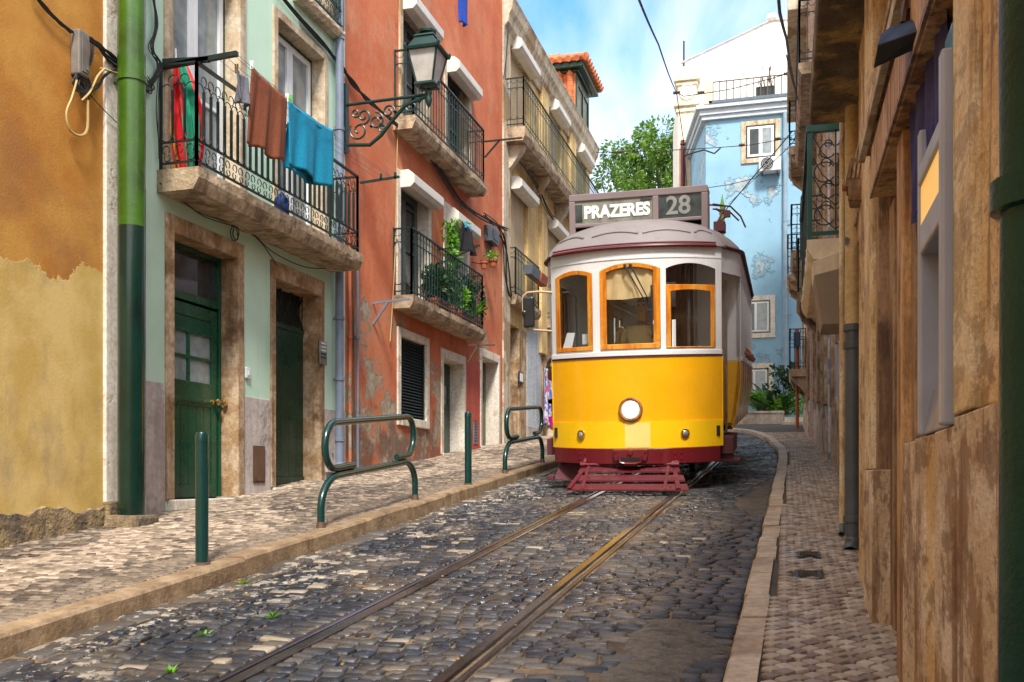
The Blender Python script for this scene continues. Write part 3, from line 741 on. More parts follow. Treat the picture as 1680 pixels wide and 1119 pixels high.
mb.box(.44, .52, .95, 1.5, .28, .40); mb.box(.70,.84,.9,1.1,.32,.5); mb.tube([(-.62,.9,.30),(.62,.9,.30)], .02, 6)
tp(mb, 'truck_frame', M['maroon'])
mb = MB(); mb.add([(-.90,.40,.36),(-.66,.36,.36),(-.66,.8,.36),(-.90,.8,.36),(-.99,.30,.12),(-.66,.30,.10),(-.66,.75,.10),(-.95,.75,.12)], [(0,3,2,1),(4,5,6,7),(0,1,5,4),(1,2,6,5),(2,3,7,6),(3,0,4,7)])
mb.box(-1.05, -.97, .22, .7, .12, .17); tp(mb, 'side_guard', M['maroon'], bevel=.006)
# lifeguard tray: three boards on two arms
lg = MB()
arms = []
for sx in (-.50, .42): lg.bar((sx, .02, .30), (sx, -.42, .075), .035, .02)
for sx in (-.60, .53): lg.bar((sx*.93, -.02, .262), (sx*1.08, -.44, .085), .05, .015)
M['lifeguard_red'] = tpaint('worn crimson boards', (.10,.006,.014), .55, .5, 0)
lgo = tp(lg, 'lifeguard', M['lifeguard_red'])
for (b, c, h0, h1) in ((-.02,.272,-.585,.53), (-.20,.185,-.615,.60), (-.38,.10,-.655,.655)):
    mb = MB(); hw = .055; d = .026
    e1 = .03
    mb.add([(h0-e1, b-hw, c-d), (h1+e1, b-hw, c-d), (h1, b+hw, c+d), (h0, b+hw, c+d), (h0-e1, b-hw, c-d-.018), (h1+e1, b-hw, c-d-.018), (h1, b+hw, c+d-.018), (h0, b+hw, c+d-.018)], [(0,1,2,3),(7,6,5,4),(0,4,5,1),(1,5,6,2),(2,6,7,3),(3,7,4,0)])
    for sx in (-.52, -.46, .40, .48): mb.lathe([(.009,0),(.007,.006),(.0001,.008)], (sx, b-.01, c+.0), 6)
    tp(mb, 'board', M['lifeguard_red'], lgo)
mb = MB(); mb.tube([(-.58,.02,.32),(.52,.02,.32)], .018, 8); mb.tube([(-.60,.02,.32),(-.54,.02,.32)], .035, 8); mb.tube([(.46,.02,.32),(.54,.02,.32)], .035, 8); mb.bar((-.55,.02,.32),(-.55,.1,.42),.03,.03); mb.bar((.5,.02,.32),(.5,.1,.42),.03,.03)
tp(mb, 'pivot_bar', M['crimson'], lgo, smooth=40)
# destination sign on the roof
SG = MB(); y0, y1 = .60, .98; A0, A1 = -.80, .84
SG.box(A0, A1, y0, y0+.05, 3.44, 3.52); SG.box(A0+.07, A1-.07, y0, y0+.05, 3.13, 3.17)
SG.box(A0, A0+.075, y0, y0+.05, 2.95, 3.44); SG.box(A1-.075, A1, y0, y0+.05, 2.92, 3.44); SG.box(.20, .27, y0, y0+.05, 3.0, 3.44)
SG.box(A0, A0+.06, y1-.05, y1, 2.98, 3.44); SG.box(A1-.06, A1, y1-.05, y1, 2.98, 3.44)
SG.box(A0, A1, y0+.05, y1, 3.47, 3.515); SG.box(A1-.03, A1, y0+.05, y1-.05, 3.0, 3.47); SG.box(A0, A0+.03, y0+.05, y1-.05, 3.0, 3.47); SG.box(A0+.06, A1-.06, y1-.04, y1-.01, 3.13, 3.47)
sign = tp(SG, 'destination_sign', M['sign_frame'], bevel=.008)
mb = MB(); mb.box(A0+.075, .20, y0+.02, y0+.03, 3.17, 3.44); tp(mb, 'destination_blind', M['sign_panel'], sign)
mb = MB(); mb.box(.27, A1-.075, y0+.02, y0+.03, 3.17, 3.44); tp(mb, 'number_blind', M['sign_panel_dark'], sign)
def text_mesh(name, body, size, mat, parent, loc, rot, ext=.002, off=0., sx=1.):
    cu = bpy.data.curves.new(name, 'FONT'); cu.body = body; cu.size = size; cu.extrude = ext; cu.align_x = 'CENTER'; cu.align_y = 'CENTER'; cu.offset = off
    o = bpy.data.objects.new('tmp', cu); COL.objects.link(o); bpy.context.view_layer.update()
    me = bpy.data.meshes.new_from_object(o.evaluated_get(bpy.context.evaluated_depsgraph_get())); bpy.data.objects.remove(o)
    me.name = name; me.materials.clear(); me.materials.append(mat)
    Mx = Matrix.Translation(loc) @ Euler(rot).to_matrix().to_4x4() @ Matrix.Diagonal((sx,1,1,1)); me.transform(Mx)
    ob = bpy.data.objects.new(name, me); COL.objects.link(ob); ob.parent = parent; return ob
text_mesh('destination_letters', 'PRAZERES', .195, M['white_letters'], sign, (-.225, y0+.015, 3.295), (math.pi/2,0,0), off=.010, sx=.90)
text_mesh('number_digits', '28', .29, M['grey_letters'], sign, (.50, y0+.015, 3.305), (math.pi/2,0,0), off=.006)
mb = MB(); mb.box(A0+.078, A0+.16, y0+.012, y0+.018, 3.20, 3.40); mb.box(.06,.19,y0+.012,y0+.017,3.40,3.43); tp(mb, 'blind_slat', M['sign_panel_dark'], sign)

# current collector behind the sign
mb = MB(); cx = .80
mb.box(.86, 1.0, 1.35, 1.6, 3.1, 3.22); mb.tube([(.9,1.4,3.2),(1.0,1.5,3.42),(.80,1.55,3.46)], .014, 6); mb.tube([(.85,1.4,3.44),(1.06,1.55,3.42),(1.18,1.6,3.30),(1.24,1.6,3.16)], .012, 6); mb.tube([(.85,1.4,3.38),(1.04,1.5,3.36),(1.16,1.55,3.24)], .012, 6); mb.tube([(.88,1.45,3.2),(1.02,1.5,3.3),(.88,1.5,3.4)], .016, 6)
mb.box(.98,1.06,1.45,1.52,3.28,3.36); tp(mb, 'current_collector', M['maroon'], bevel=.004)
# wipers
for (p0, p1, p2) in (((-.045,2.575),(.20,2.13),(.245,2.07)), ((.02,2.575),(.245,2.13),(.255,2.06))):
    mb = MB(); P = lambda q, o=-.03: (q[0], bf(q[0])+o, q[1])
    mb.lathe([(.0001,-.045),(.016,-.04),(.02,0)], (p0[0], 0, p0[1]), 10, 'y'); mb.tube([P(p0,-.035), P(((p0[0]+p1[0])/2,(p0[1]+p1[1])/2),-.045), P(p1,-.04), P(p2,-.03)], [.012,.008,.006,.006], 6)
    wo = tp(mb, 'wiper', M['blackplastic'], smooth=40)
    if p0[0] > 0:
        mb = MB(); mb.bar((.25,bf(.25)-.03,2.34),(.258,bf(.26)-.03,1.80),.012,.02); mb.box(.20,.27,-.035+bf(.23),-.015+bf(.23),2.05,2.10); tp(mb, 'blade', M['blackplastic'], wo)
# mirror on its hoop
mb = MB(); lx = -1.0
mb.tube([(-.99,.42,2.36),(-1.12,.40,2.375),(-1.28,.38,2.37),(-1.335,.375,2.33),(-1.34,.37,2.1),(-1.335,.37,1.98),(-1.29,.375,1.93),(-1.0,.42,1.90)], .014, 8)
M['hoop'] = paint('tan painted tube', (.55,.38,.22), .4, .2)
mo = tp(mb, 'mirror', M['hoop'], smooth=50)
mb = MB(); mb.box(-1.335, -1.20, .33, .41, 1.95, 2.32); mb.box(-1.345,-1.29,.32,.42,2.08,2.16); tp(mb, 'mirror_head', M['blackplastic'], mo, bevel=.025)
# cab and saloon interior
mb = MB(); mb.box(-.94, .94, .45, LEN-.45, .74, .78); mb.box(-.6,.6,.14,.45,.74,.779); tp(mb, 'cabin_floor', M['seat'])
mb = MB(); mb.box(-.6, .6, .16, LEN-.2, 2.74, 2.755); mb.box(.6,.98,.45,LEN-.45,2.74,2.755); mb.box(-.98,-.6,.45,LEN-.45,2.74,2.755); tp(mb, 'ceiling', M['tram_white'])
for i in range(8):
    b = 1.7+i*.62
    for sg in (-1, 1):
        mb = MB(); mb.box(sg*.35, sg*1.08, b, b+.40, 1.16, 1.21); mb.box(sg*.35, sg*1.08, b+.38, b+.43, 1.21, 1.75); mb.box(sg*.38, sg*.42, b+.05, b+.35, .78, 1.16)
        tp(mb, 'bench_seat', M['seat'], bevel=.01)
mb = MB()
for bb in (1.24,):
    mb.box(-.62, -.40, bb, bb+.03, .78, 2.5); mb.box(.40, .62, bb, bb+.03, .78, 2.5); mb.box(-.62, .62, bb, bb+.03, 2.5, 2.74)
tp(mb, 'inner_bulkhead', M['brown_wood'])
mb = MB(); mb.box(-.9,.9,LEN-.62,LEN-.6,.78,1.6); mb.box(-.12,-.02,LEN-.62,LEN-.6,1.6,2.6); mb.box(.62,.9,LEN-.62,LEN-.6,1.6,2.6); mb.box(-.9,-.66,LEN-.62,LEN-.6,1.6,2.6); mb.box(-.9,.9,LEN-.62,LEN-.6,2.5,2.74); tp(mb, 'rear_bulkhead', M['brown_wood'])
mb = MB()
for a in (-.55, .55): mb.tube([(a,1.4,2.35),(a,LEN-1.4,2.35)], .014, 6)
mb.tube([(.62,.50,.8),(.62,.50,2.74)], .02, 8); mb.tube([(.70,.55,.8),(.70,.55,2.74)], .015, 8); mb.tube([(-.72,.55,.8),(-.72,.55,2.3),(-.80,.5,2.36),(-.9,.5,2.36)], .014, 8)
tp(mb, 'handrails', M['steel'], smooth=40)
mb = MB(); mb.box(-.40,-.20,.20,.42,.78,1.62); mb.lathe([(.10,0),(.11,.03),(.09,.06),(.02,.07)], (-.30,.31,1.62), 16); mb.tube([(-.30,.31,1.69),(-.18,.27,1.72)], .014, 6); tp(mb, 'controller', M['iron_black'], bevel=.01)
mb = MB(); mb.grid(lambda u, v: ((-.27+.53*u), .040+bf(-.27+.53*u)+.012*math.sin(u*19)+.004*math.sin(u*47+v*5), 2.55-.34*v-.01*math.sin(u*5)), 30, 6)
bl = tp(mb, 'sun_blind', M['cloth_tan'], smooth=60, fix=False)
mb = MB(); mb.add([(-.86,.34,1.66),(-.73,.25,1.665),(-.69,.28,1.86),(-.80,.36,1.87)], [(0,1,2,3)]); mb.add([(-.60,.26,1.72),(-.52,.22,1.72),(-.52,.22,1.84),(-.60,.26,1.84)], [(0,1,2,3)]); 
po = tp(mb, 'notice_paper', M['paper']); po.modifiers.new('s','SOLIDIFY').thickness = .004
# ------------------------------------------------------------------ people (one skinned body each)
def skin_body(name, joints, edges, mat, parent, root=0, sub=2):
    me = bpy.data.meshes.new(name); me.from_pydata([j[:3] for j in joints], edges, [])
    o = bpy.data.objects.new(name, me); COL.objects.link(o)
    sm = o.modifiers.new('skin', 'SKIN'); sm.use_smooth_shade = True
    lay = me.skin_vertices[0] if me.skin_vertices else None
    if lay is None:
        import bmesh
        bm = bmesh.new(); bm.from_mesh(me); bm.verts.layers.skin.verify(); bm.to_mesh(me); bm.free(); lay = me.skin_vertices[0]
    for i, j in enumerate(joints):
        r = j[3] if isinstance(j[3], tuple) else (j[3], j[3]); lay.data[i].radius = r; lay.data[i].use_root = (i == root)
    ss = o.modifiers.new('sub', 'SUBSURF'); ss.levels = sub; ss.render_levels = sub
    bpy.context.view_layer.update()
    m2 = bpy.data.meshes.new_from_object(o.evaluated_get(bpy.context.evaluated_depsgraph_get())); bpy.data.objects.remove(o)
    m2.name = name; m2.materials.clear(); m2.materials.append(mat); m2.shade_smooth()
    ob = bpy.data.objects.new(name, m2); COL.objects.link(ob)
    if parent: ob.parent = parent
    return ob
M['skin'] = paint('skin', (.50,.26,.16), .5, .08, .05)
M['khaki'] = paint('khaki shirt', (.72,.56,.28), .9, .12, .3)
M['navy'] = paint('navy cloth', (.03,.04,.07), .9, .12, .3)
M['hair'] = paint('dark hair', (.03,.02,.015), .6, .1)
TRM = Euler((math.atan(SL), 0, math.radians(.6))).to_matrix().to_4x4(); TRM.translation = TR.location
def person(ax, by, seat_c, label, shirt, pose, group=None, kn=.42):
    p = TRM @ Vector((ax, by, seat_c)); t = thing('person', p, label, 'person', group); LOCAL.add(t.name)
    # figure faces -Y; hips at origin
    J = [(0,0,.08,.13),(0,.01,.28,(.15,.11)),(0,.0,.46,(.17,.11)),(0,-.01,.56,.07),(0,-.02,.62,.052)]
    E = [(0,1),(1,2),(2,3),(3,4)]
    head = [(0,-.03,.69,(.068,.075)),(0,-.035,.77,(.078,.09)),(0,-.03,.85,(.065,.075))]
    b = len(J); J += head; E += [(4,b),(b,b+1),(b+1,b+2)]
    hands = []
    for sg in (-1, 1):
        sh, el, wr = pose[sg]
        k = len(J); J += [(sg*.19,0,.50,.062), (*el,.043), (*wr,.028)]; E += [(2,k),(k,k+1),(k+1,k+2)]
        hands.append((Vector(el), Vector(wr), k+2, sg))
        d = (Vector(wr)-Vector(el)).normalized(); side = d.cross(Vector((0,0,1))).normalized(); up = side.cross(d)
        pk = len(J); pm = Vector(wr)+d*.06; J.append((*pm, (.036,.018))); E.append((k+2, pk))
        for q, L_ in enumerate((.065,.075,.07,.055)):
            o_ = side*(.024-.016*q); a1 = pm+d*.03+o_; a2 = a1+d*L_*.5-up*.012; a3 = a2+d*L_*.3-up*.03
            m = len(J); J += [(*a1,.009),(*a2,.0085),(*a3,.007)]; E += [(pk,m),(m,m+1),(m+1,m+2)]
        a1 = Vector(wr)+d*.03+side*.035; a2 = a1+d*.03+side*.012-up*.015; m = len(J); J += [(*a1,.011),(*a2,.009)]; E += [(k+2,m),(m,m+1)]
    for sg in (-1, 1):
        k = len(J); J += [(sg*.09,-.02,.03,.085),(sg*.12,-kn,.05-(.42-kn)*.8,.06),(sg*.12,-kn+.03,-.33,.042),(sg*.12,-kn-.07,-.39,.04)]; E += [(0,k),(k,k+1),(k+1,k+2),(k+2,k+3)]
    body = skin_body('body', J, E, M['skin'], t)
    # shirt: a slightly larger skin over torso and upper arms
    Js = [(0,0,.05,(.155,.13)),(0,.01,.28,(.175,.13)),(0,0,.46,(.19,.125)),(0,-.01,.545,.082)]; Es = [(0,1),(1,2),(2,3)]
    for sg in (-1, 1):
        sh, el, wr = pose[sg]; k = len(Js); e_ = Vector(el); s_ = Vector((sg*.19,0,.50)); Js += [(*s_,.075),(*(s_.lerp(e_,.85)),.06)]; Es += [(2,k),(k,k+1)]
    skin_body('shirt', Js, Es, shirt, t)
    Jt = [(0,.0,.04,.14)]; Et = []
    for sg in (-1, 1):
        k = len(Jt); Jt += [(sg*.09,-.02,.03,.10),(sg*.12,-kn,.05-(.42-kn)*.8,.075),(sg*.12,-kn+.03,-.33,.058)]; Et += [(0,k),(k,k+1),(k+1,k+2)]
    skin_body('trousers', Jt, Et, M['navy'], t)
    skin_body('hair', [(0,.03,.78,(.075,.06)),(0,.02,.86,(.075,.075)),(0,-.03,.90,(.06,.05))], [(0,1),(1,2)], M['hair'], t)
    mb = MB(); mb.lathe([(.001,-.016),(.008,-.012),(.011,0)], (0,-.125,.765), 8, 'y')
    mb.add([(-.013,-.118,.745),(.013,-.118,.745),(0,-.142,.75),(0,-.118,.79)], [(0,1,2),(0,2,3),(1,3,2)]); mb.build('nose', M['skin'], t, smooth=60)
    mb = MB()
    for sg in (-1, 1): mb.lathe([(.0001,-.006),(.011,-.004),(.012,.004)], (sg*.03,-.112,.79), 8, 'y')
    mb.box(-.022,.022,-.116,-.108,.715,.721); mb.build('eyes_and_mouth', M['hair'], t)
    return t
person(.07, .52, 1.37, 'tram driver in khaki shirt seated behind the middle front window', M['khaki'], {-1: (None, (-.29,-.12,.28), (-.24,-.24,.42)), 1: (None, (.29,-.10,.26), (.20,-.26,.36))}, None, .20)
person(.93, 3.2, 1.22, 'tram passenger resting an elbow on the open side window sill, nearer one', M['terracotta'], {-1: (None, (-.26,-.1,.30), (-.18,-.3,.24)), 1: (None, (.36,-.12,.36), (.20,-.30,.44))}, 'tram passengers at the side windows')
person(.93, 4.5, 1.22, 'tram passenger in dark shirt behind the first one at the side window', M['navy'], {-1: (None, (-.26,-.1,.30), (-.18,-.3,.24)), 1: (None, (.36,-.10,.36), (.22,-.30,.42))}, 'tram passengers at the side windows')
mb = MB(); mb.box(-.11,.25,.42,.74,1.19,1.27); mb.box(-.09,.23,.74,.80,1.27,1.7); mb.box(.11,.17,.50,.56,.78,1.19); tp(mb, 'driver_seat', M['blackplastic'], bevel=.02)
# ------------------------------------------------------------------ facades on the left
XL = -5.75
def facade(X, y0, y1, z0, z1, holes, out, deep=6., rev=.32):
    """wall sheet at x=X facing out (+1/-1) with rectangular holes (y0,y1,z0,z1), reveals, ends, roof and back"""
    mb = MB(); ys = sorted({y0, y1, *[h[0] for h in holes], *[h[1] for h in holes]}); zs = sorted({z0, z1, *[h[2] for h in holes], *[h[3] for h in holes]})
    ys = [y for y in ys if y0 <= y <= y1]; zs = [z for z in zs if z0 <= z <= z1]
    for i in range(len(ys)-1):
        for j in range(len(zs)-1):
            yc, zc = (ys[i]+ys[i+1])/2, (zs[j]+zs[j+1])/2
            if any(h[0] < yc < h[1] and h[2] < zc < h[3] for h in holes): continue
            mb.quad((X,ys[i],zs[j]), (X,ys[i+1],zs[j]), (X,ys[i+1],zs[j+1]), (X,ys[i],zs[j+1]))
    xb = X-out*rev; xd = X-out*deep
    for h in holes:
        a, b, c, d = h[:4]
        mb.quad((X,a,c),(X,b,c),(xb,b,c),(xb,a,c)); mb.quad((X,a,d),(X,b,d),(xb,b,d),(xb,a,d))
        mb.quad((X,a,c),(X,a,d),(xb,a,d),(xb,a,c)); mb.quad((X,b,c),(X,b,d),(xb,b,d),(xb,b,c))
    mb.quad((X,y0,z0),(X,y0,z1),(xd,y0,z1),(xd,y0,z0)); mb.quad((X,y1,z0),(X,y1,z1),(xd,y1,z1),(xd,y1,z0))
    mb.quad((X,y0,z1),(X,y1,z1),(xd,y1,z1),(xd,y0,z1)); mb.quad((xd,y0,z0),(xd,y1,z0),(xd,y1,z1),(xd,y0,z1))
    return mb
def surround(par, X, out, y0, y1, z0, z1, fw, mat, proud=.025, rev=.28, sill=False, name='stone_surround', fwt=None, **k):
    """stone frame filling the hole (outer y0..y1, z0..z1): jambs, lintel, optional sill; returns inner opening"""
    ft = fwt or fw; mb = MB(); a, b = X+out*proud, X-out*rev
    zb = z0+(fw if sill else 0)
    for (p, q, r, s) in ((y0,y0+fw,z0,z1),(y1-fw,y1,z0,z1),(y0+fw,y1-fw,z1-ft,z1)):
        mb.box(a, b, p+.001, q-.001, r, s-.001)
    if sill: mb.box(a+out*.02, b, y0+fw, y1-fw, z0, zb)
    return mb.build(name, mat, par, bevel=.008, **k), (y0+fw, y1-fw, zb, z1-ft)
def french(par, X, out, y0, y1, z0, z1, mat, inset=.2, leaves=2, bar=.06, rails=(), name='window', panemat='pane', fmat=None, **k):
    """frame with leaves, glass pane as sub-part"""
    x0, x1 = X-out*inset, X-out*(inset+.05); mb = MB(); f = fmat or mat
    for (p,q,r,s) in ((y0,y0+bar*.7,z0,z1),(y1-bar*.7,y1,z0,z1),(y0+bar*.7,y1-bar*.7,z1-bar*.7,z1),(y0+bar*.7,y1-bar*.7,z0,z0+bar*.7)): mb.box(x0,x1,p,q,r,s)
    w = mb.build(name, f, par, bevel=.004, **k)
    a, b = y0+bar*.7, y1-bar*.7; c, d = z0+bar*.7, z1-bar*.7; lw = (b-a)/leaves
    for i in range(leaves):
        p, q = a+lw*i+.004, a+lw*(i+1)-.004; x2, x3 = x0+out*.008, x1-out*.0; m2 = MB()
        for (y_,u_,r,s) in ((p,p+bar,c,d),(q-bar,q,c,d),(p+bar,q-bar,d-bar,d),(p+bar,q-bar,c,c+bar)): m2.box(x2,x3,y_,u_,r,s)
        for rz in rails: m2.box(x2,x3,p+bar,q-bar,z0+rz,z0+rz+bar*.6)
        m2.build('casement', mat, w, bevel=.003)
    m3 = MB(); m3.box(X-out*(inset+.022), X-out*(inset+.03), a+.02, b-.02, c+.02, d-.02); m3.build('pane', M[panemat], w)
    return w
def arcpts(p, u, w, r, a0, a1, n=7):
    p = Vector(p); u = Vector(u); w = Vector(w)
    return [p+u*r*math.cos(a0+(a1-a0)*i/n)+w*r*math.sin(a0+(a1-a0)*i/n) for i in range(n+1)]
def railing(par, path, z0, z1, mat, step=.105, style='loop', name='railing', **k):
    """wrought iron railing along plan path: rails, corner posts, bars and scrolls"""
    mb = MB(); Z = Vector((0,0,1)); H = z1-z0
    for i in range(len(path)-1):
        A = Vector((*path[i], 0)); B = Vector((*path[i+1], 0)); d = (B-A); L = d.length; d.normalize(); n = max(1, round(L/step)); st = L/n
        mb.bar(A+Z*z1, B+Z*z1, .045, .018); mb.bar(A+Z*(z0+.06), B+Z*(z0+.06), .028, .016)
        b1 = .26*H if style == 'loop' else .16*H; t1 = .80*H if style != 'plain' else .88*H
        if style == 'loop': mb.bar(A+Z*(z0+b1), B+Z*(z0+b1), .016, .012)
        else: mb.bar(A+Z*(z0+b1), B+Z*(z0+b1), .016, .010); mb.bar(A+Z*(z0+t1), B+Z*(z0+t1), .014, .010)
        for q in (A, B): mb.bar(q+Z*z0, q+Z*(z1+.02), .026, .026)
        for j in range(n):
            p = A+d*st*(j+.5); r = st*.5; pl = A+d*st*j
            if style == 'loop':
                if j: mb.bar(pl+Z*(z0+b1), pl+Z*(z0+t1-.04), .030, .010, d)
                mb.tube(arcpts(p+Z*(z0+t1-.04), d, Z, r*.95, 0, math.pi), .006, 4)
                mb.tube(arcpts(p+Z*(z0+b1+.07), d, Z, r*.95, math.pi, 2*math.pi), .006, 4)
                s = 1 if j % 2 else -1
                mb.tube(arcpts(p+Z*(z0+b1-.07)+d*s*.006, d*s, Z, r*.62, -1.2, 3.9, 9), .006, 4)
                mb.tube(arcpts(p+Z*(z0+.11)-d*s*.006, -d*s, -Z, r*.5, -1.2, 3.9, 8), .006, 4)
                if j: mb.tube(arcpts(pl+Z*(z0+t1+.055), d*s, Z, r*.75, -1.4, 3.6, 9), .006, 4)
            else:
                if j: mb.bar(pl+Z*z0, pl+Z*z1, .013, .013, d)
                mb.tube(arcpts(p+Z*(z1-.05), d, Z, r*.85, math.pi, 2*math.pi, 5), .005, 4)
                mb.tube(arcpts(p+Z*(z0+t1-.05), d, Z, r*.8, 0, math.pi, 5), .005, 4)
                mb.tube(arcpts(p+Z*(z0+b1+.05), d, Z, r*.8, math.pi, 2*math.pi, 5), .005, 4)
                mb.lathe([(.001,-.02),(.014,0),(.001,.02)], tuple(pl+Z*(z0+H*.5)), 5)
                if style == 'scroll': mb.tube(arcpts(p+Z*(z0+.13), d*(1 if j % 2 else -1), Z, r*.55, -1, 4, 7), .005, 4)
    return mb.build(name, mat, par, **k)
def slab_mesh(x0, x1, y0, y1, z0, z1, mat, par, name='balcony', **k):
    """moulded stone slab: lip on top, chamfered underside"""
    mb = MB(); out = 1 if x1 > x0 else -1; t = z1-z0
    prof = [(x0, z0), (x1-out*.05, z0), (x1-out*.015, z0+t*.35), (x1, z0+t*.55), (x1, z1), (x0, z1)]
    n = 24
    V = []
    for i in range(n+1):
        y = y0+(y1-y0)*i/n
        for j, (a, b) in enumerate(prof):
            q = (0 if j in (0,5) else 1); V.append((a+q*random.uniform(-.006,.006), y, b+(random.uniform(-.006,.006) if j not in (4,5) else 0)))
    m = len(prof); fs = [(i*m+k_, i*m+(k_+1) % m, (i+1)*m+(k_+1) % m, (i+1)*m+k_) for i in range(n) for k_ in range(m)]
    fs += [tuple(range(m)), tuple(n*m+k_ for k_ in range(m-1,-1,-1))]; mb.add(V, fs)
    return mb.build(name, mat, par, **k)
Z_ = lambda px, py, X=XL: ZX(X, px, py)
Y_ = lambda px, X=XL: Yat(X, px)
def bldg(name, y, label, X=XL, cat='building'):
    return thing(name, (X, y, ground(y)+.1), label, cat)
# ---- yellow building and its stone corner strip
XY = -5.62
ye = Y_(169, XY); ys_ = Y_(196, XY)
bY = bldg('yellow_building', 4.5, 'ochre yellow plaster building with a paler repainted patch, nearest on the left', XY)
YEDGE = ZX(XY, 90, 447) - bY.location.z
M['yellow_wall'] = yellow_mat()
facade(XY, -8, ye, -1.2, 9.5, [], 1).build('wall', M['yellow_wall'], bY)
mb = MB(); n = 90
for i in range(n):
    y0 = -2+(ye+2+.02)*i/n; y1 = -2+(ye+2+.02)*(i+1)/n
    t0 = ZX(XY, 80, 838)+.03*math.sin(y0*9)+.02*math.sin(y0*23); t1 = ZX(XY, 80, 838)+.03*math.sin(y1*9)+.02*math.sin(y1*23)
    if y1 < 5.95: t0 -= .22; t1 -= .22
    mb.add([(XY-.05,y0,-1),(XY+.035,y0,-1),(XY+.03,y0,t0),(XY-.05,y0,t0+.02),(XY-.05,y1,-1),(XY+.035,y1,-1),(XY+.03,y1,t1),(XY-.05,y1,t1+.02)],[(0,1,2,3),(7,6,5,4),(1,5,6,2),(2,6,7,3)])
mb.build('plinth', M['rough_stone'], bY)
mb = MB(); mb.box(XY-.5, XY+.03, ye+.002, ys_+.25, .2, 9.5); mb.build('corner_strip', M['stone_pale'], bY, bevel=.01)
mb = MB(); mb.box(XY-.3, XY+.055, ye-.01, ys_+.02, .2, ZX(XY,180,822)); mb.build('corner_stone', M['rough_stone'], bY, bevel=.02)
# ---- mint building
ym0, ym1 = ys_+.24, Y_(566)
bM = bldg('mint_building', (ym0+ym1)/2, 'mint green house with two dark green doors and a laundry balcony')
def mint_mat(z):
    t = NT('mint plaster'); col = t.mix(t.ramp(t.noise(1.4, 7, .6), .35, .65), (.50,.71,.56), (.58,.79,.66))
    col = t.mix(t.ramp(t.noise(1, 6, .6, (6,6,.5), off=3), .55, .8, 0, .25), col, (.22,.30,.22)); return t.fin(col, .8, t.bump(t.noise(40, 5, .6), .3, .005))
M['mint'] = mint_mat(0)
zs = Z_(321, 273, -5.33)   # balcony slab top
holes = []
d1 = (Y_(270), Y_(398), Z_(270, 820), Z_(270, 347)); d2 = (Y_(443), Y_(530), Z_(443, 800), Z_(443, 425))
w1 = (Y_(268), Y_(401), zs+.01, zs+2.75); w2 = (Y_(447), Y_(536), zs+.01, Z_(447, 8))
u1 = (Y_(478), Y_(548), zs+3.05, zs+5.4)
holes = [d1, d2, w1, w2, u1]
facade(XL, ym0, ym1, -.2, 10.2, holes, 1).build('wall', M['mint'], bM)
zp = Z_(242, 625); mb = MB()
for (a, b) in ((ym0+.002, d1[0]-.002), (d1[1]+.002, d2[0]-.002), (d2[1]+.002, ym1-.002)): mb = MB(); mb.box(XL-.05, XL+.012, a, b, 0, zp); mb.build('cement_dado', M['plinth_grey'], bM, bevel=.004)
s1, o1 = surround(bM, XL, 1, *d1, .13, M['stone_brown'], fwt=.17, name='door_surround', rev=.30)
s2, o2 = surround(bM, XL, 1, *d2, .10, M['stone_brown'], fwt=.2, name='door_surround', rev=.30)
# door 1: fanlight, four panes, letter flap, knobs
def door(par, X, out, o, mat, inset=.22, name='door', **k):
    y0, y1, z0, z1 = o; xa, xb = X-out*inset, X-out*(inset+.06)
    return y0, y1, z0, z1, xa, xb
y0, y1, z0, z1 = o1; xa = XL-.20; H = 2.02; zt = z0+.006
mb = MB(); fr = .045
mb.box(xa+.02, xa-.06, y0, y0+fr, z0, z1); mb.box(xa+.02, xa-.06, y1-fr, y1, z0, z1); mb.box(xa+.02, xa-.06, y0+fr, y1-fr, z1-fr, z1); mb.box(xa+.025, xa-.06, y0+fr, y1-fr, z0+H+.02, z0+H+.10)
dfr = mb.build('door_frame', M['green_door'], bM, bevel=.005)
mb = MB(); mb.box(xa-.03, xa-.035, y0+fr, y1-fr, z0+H+.10, z1-fr); mb.build('fanlight_pane', M['pane'], dfr)
mb = MB(); a, b = y0+fr+.005, y1-fr-.005; m_ = .11
w4 = (z0+1.22, z0+1.72)
mb.box(xa, xa-.045, a, a+m_, zt, z0+H); mb.box(xa, xa-.045, b-m_, b, zt, z0+H); mb.box(xa, xa-.045, a+m_, b-m_, z0+H-.13, z0+H); mb.box(xa, xa-.045, a+m_, b-m_, w4[0]-.25, w4[0]); mb.box(xa, xa-.045, a+m_, b-m_, w4[1], w4[1]+.03); mb.box(xa, xa-.045, a+m_, b-m_, zt, zt+.14)
mb.box(xa-.012, xa-.045, a+m_, b-m_, w4[1]+.03, z0+H-.13)
cy = (a+b)/2; mb.box(xa-.004, xa-.045, cy-.02, cy+.02, *w4); mb.box(xa-.006, xa-.045, a+m_, b-m_, (w4[0]+w4[1])/2-.018, (w4[0]+w4[1])/2+.018)
npk = 6
for i in range(npk):
    p = a+m_+(b-a-2*m_)*i/npk; q = a+m_+(b-a-2*m_)*(i+1)/npk; mb.box(xa-.010, xa-.045, p+.003, q-.003, zt+.14, w4[0]-.25)
dr = mb.build('door', M['green_door'], bM, bevel=.004, label='glossy dark green door with four small panes and brass knobs')
mb = MB(); mb.box(xa-.025, xa-.030, a+m_, b-m_, *w4); mb.build('pane', M['pane_light'], dr)
mb = MB(); mb.box(xa+.012, xa, a+.16, b-.20, z0+.995, z0+1.06); mb.box(xa+.02, xa+.012, a+.18, b-.22, z0+1.01, z0+1.045); mb.build('letter_flap', M['green_door'], dr, bevel=.003)
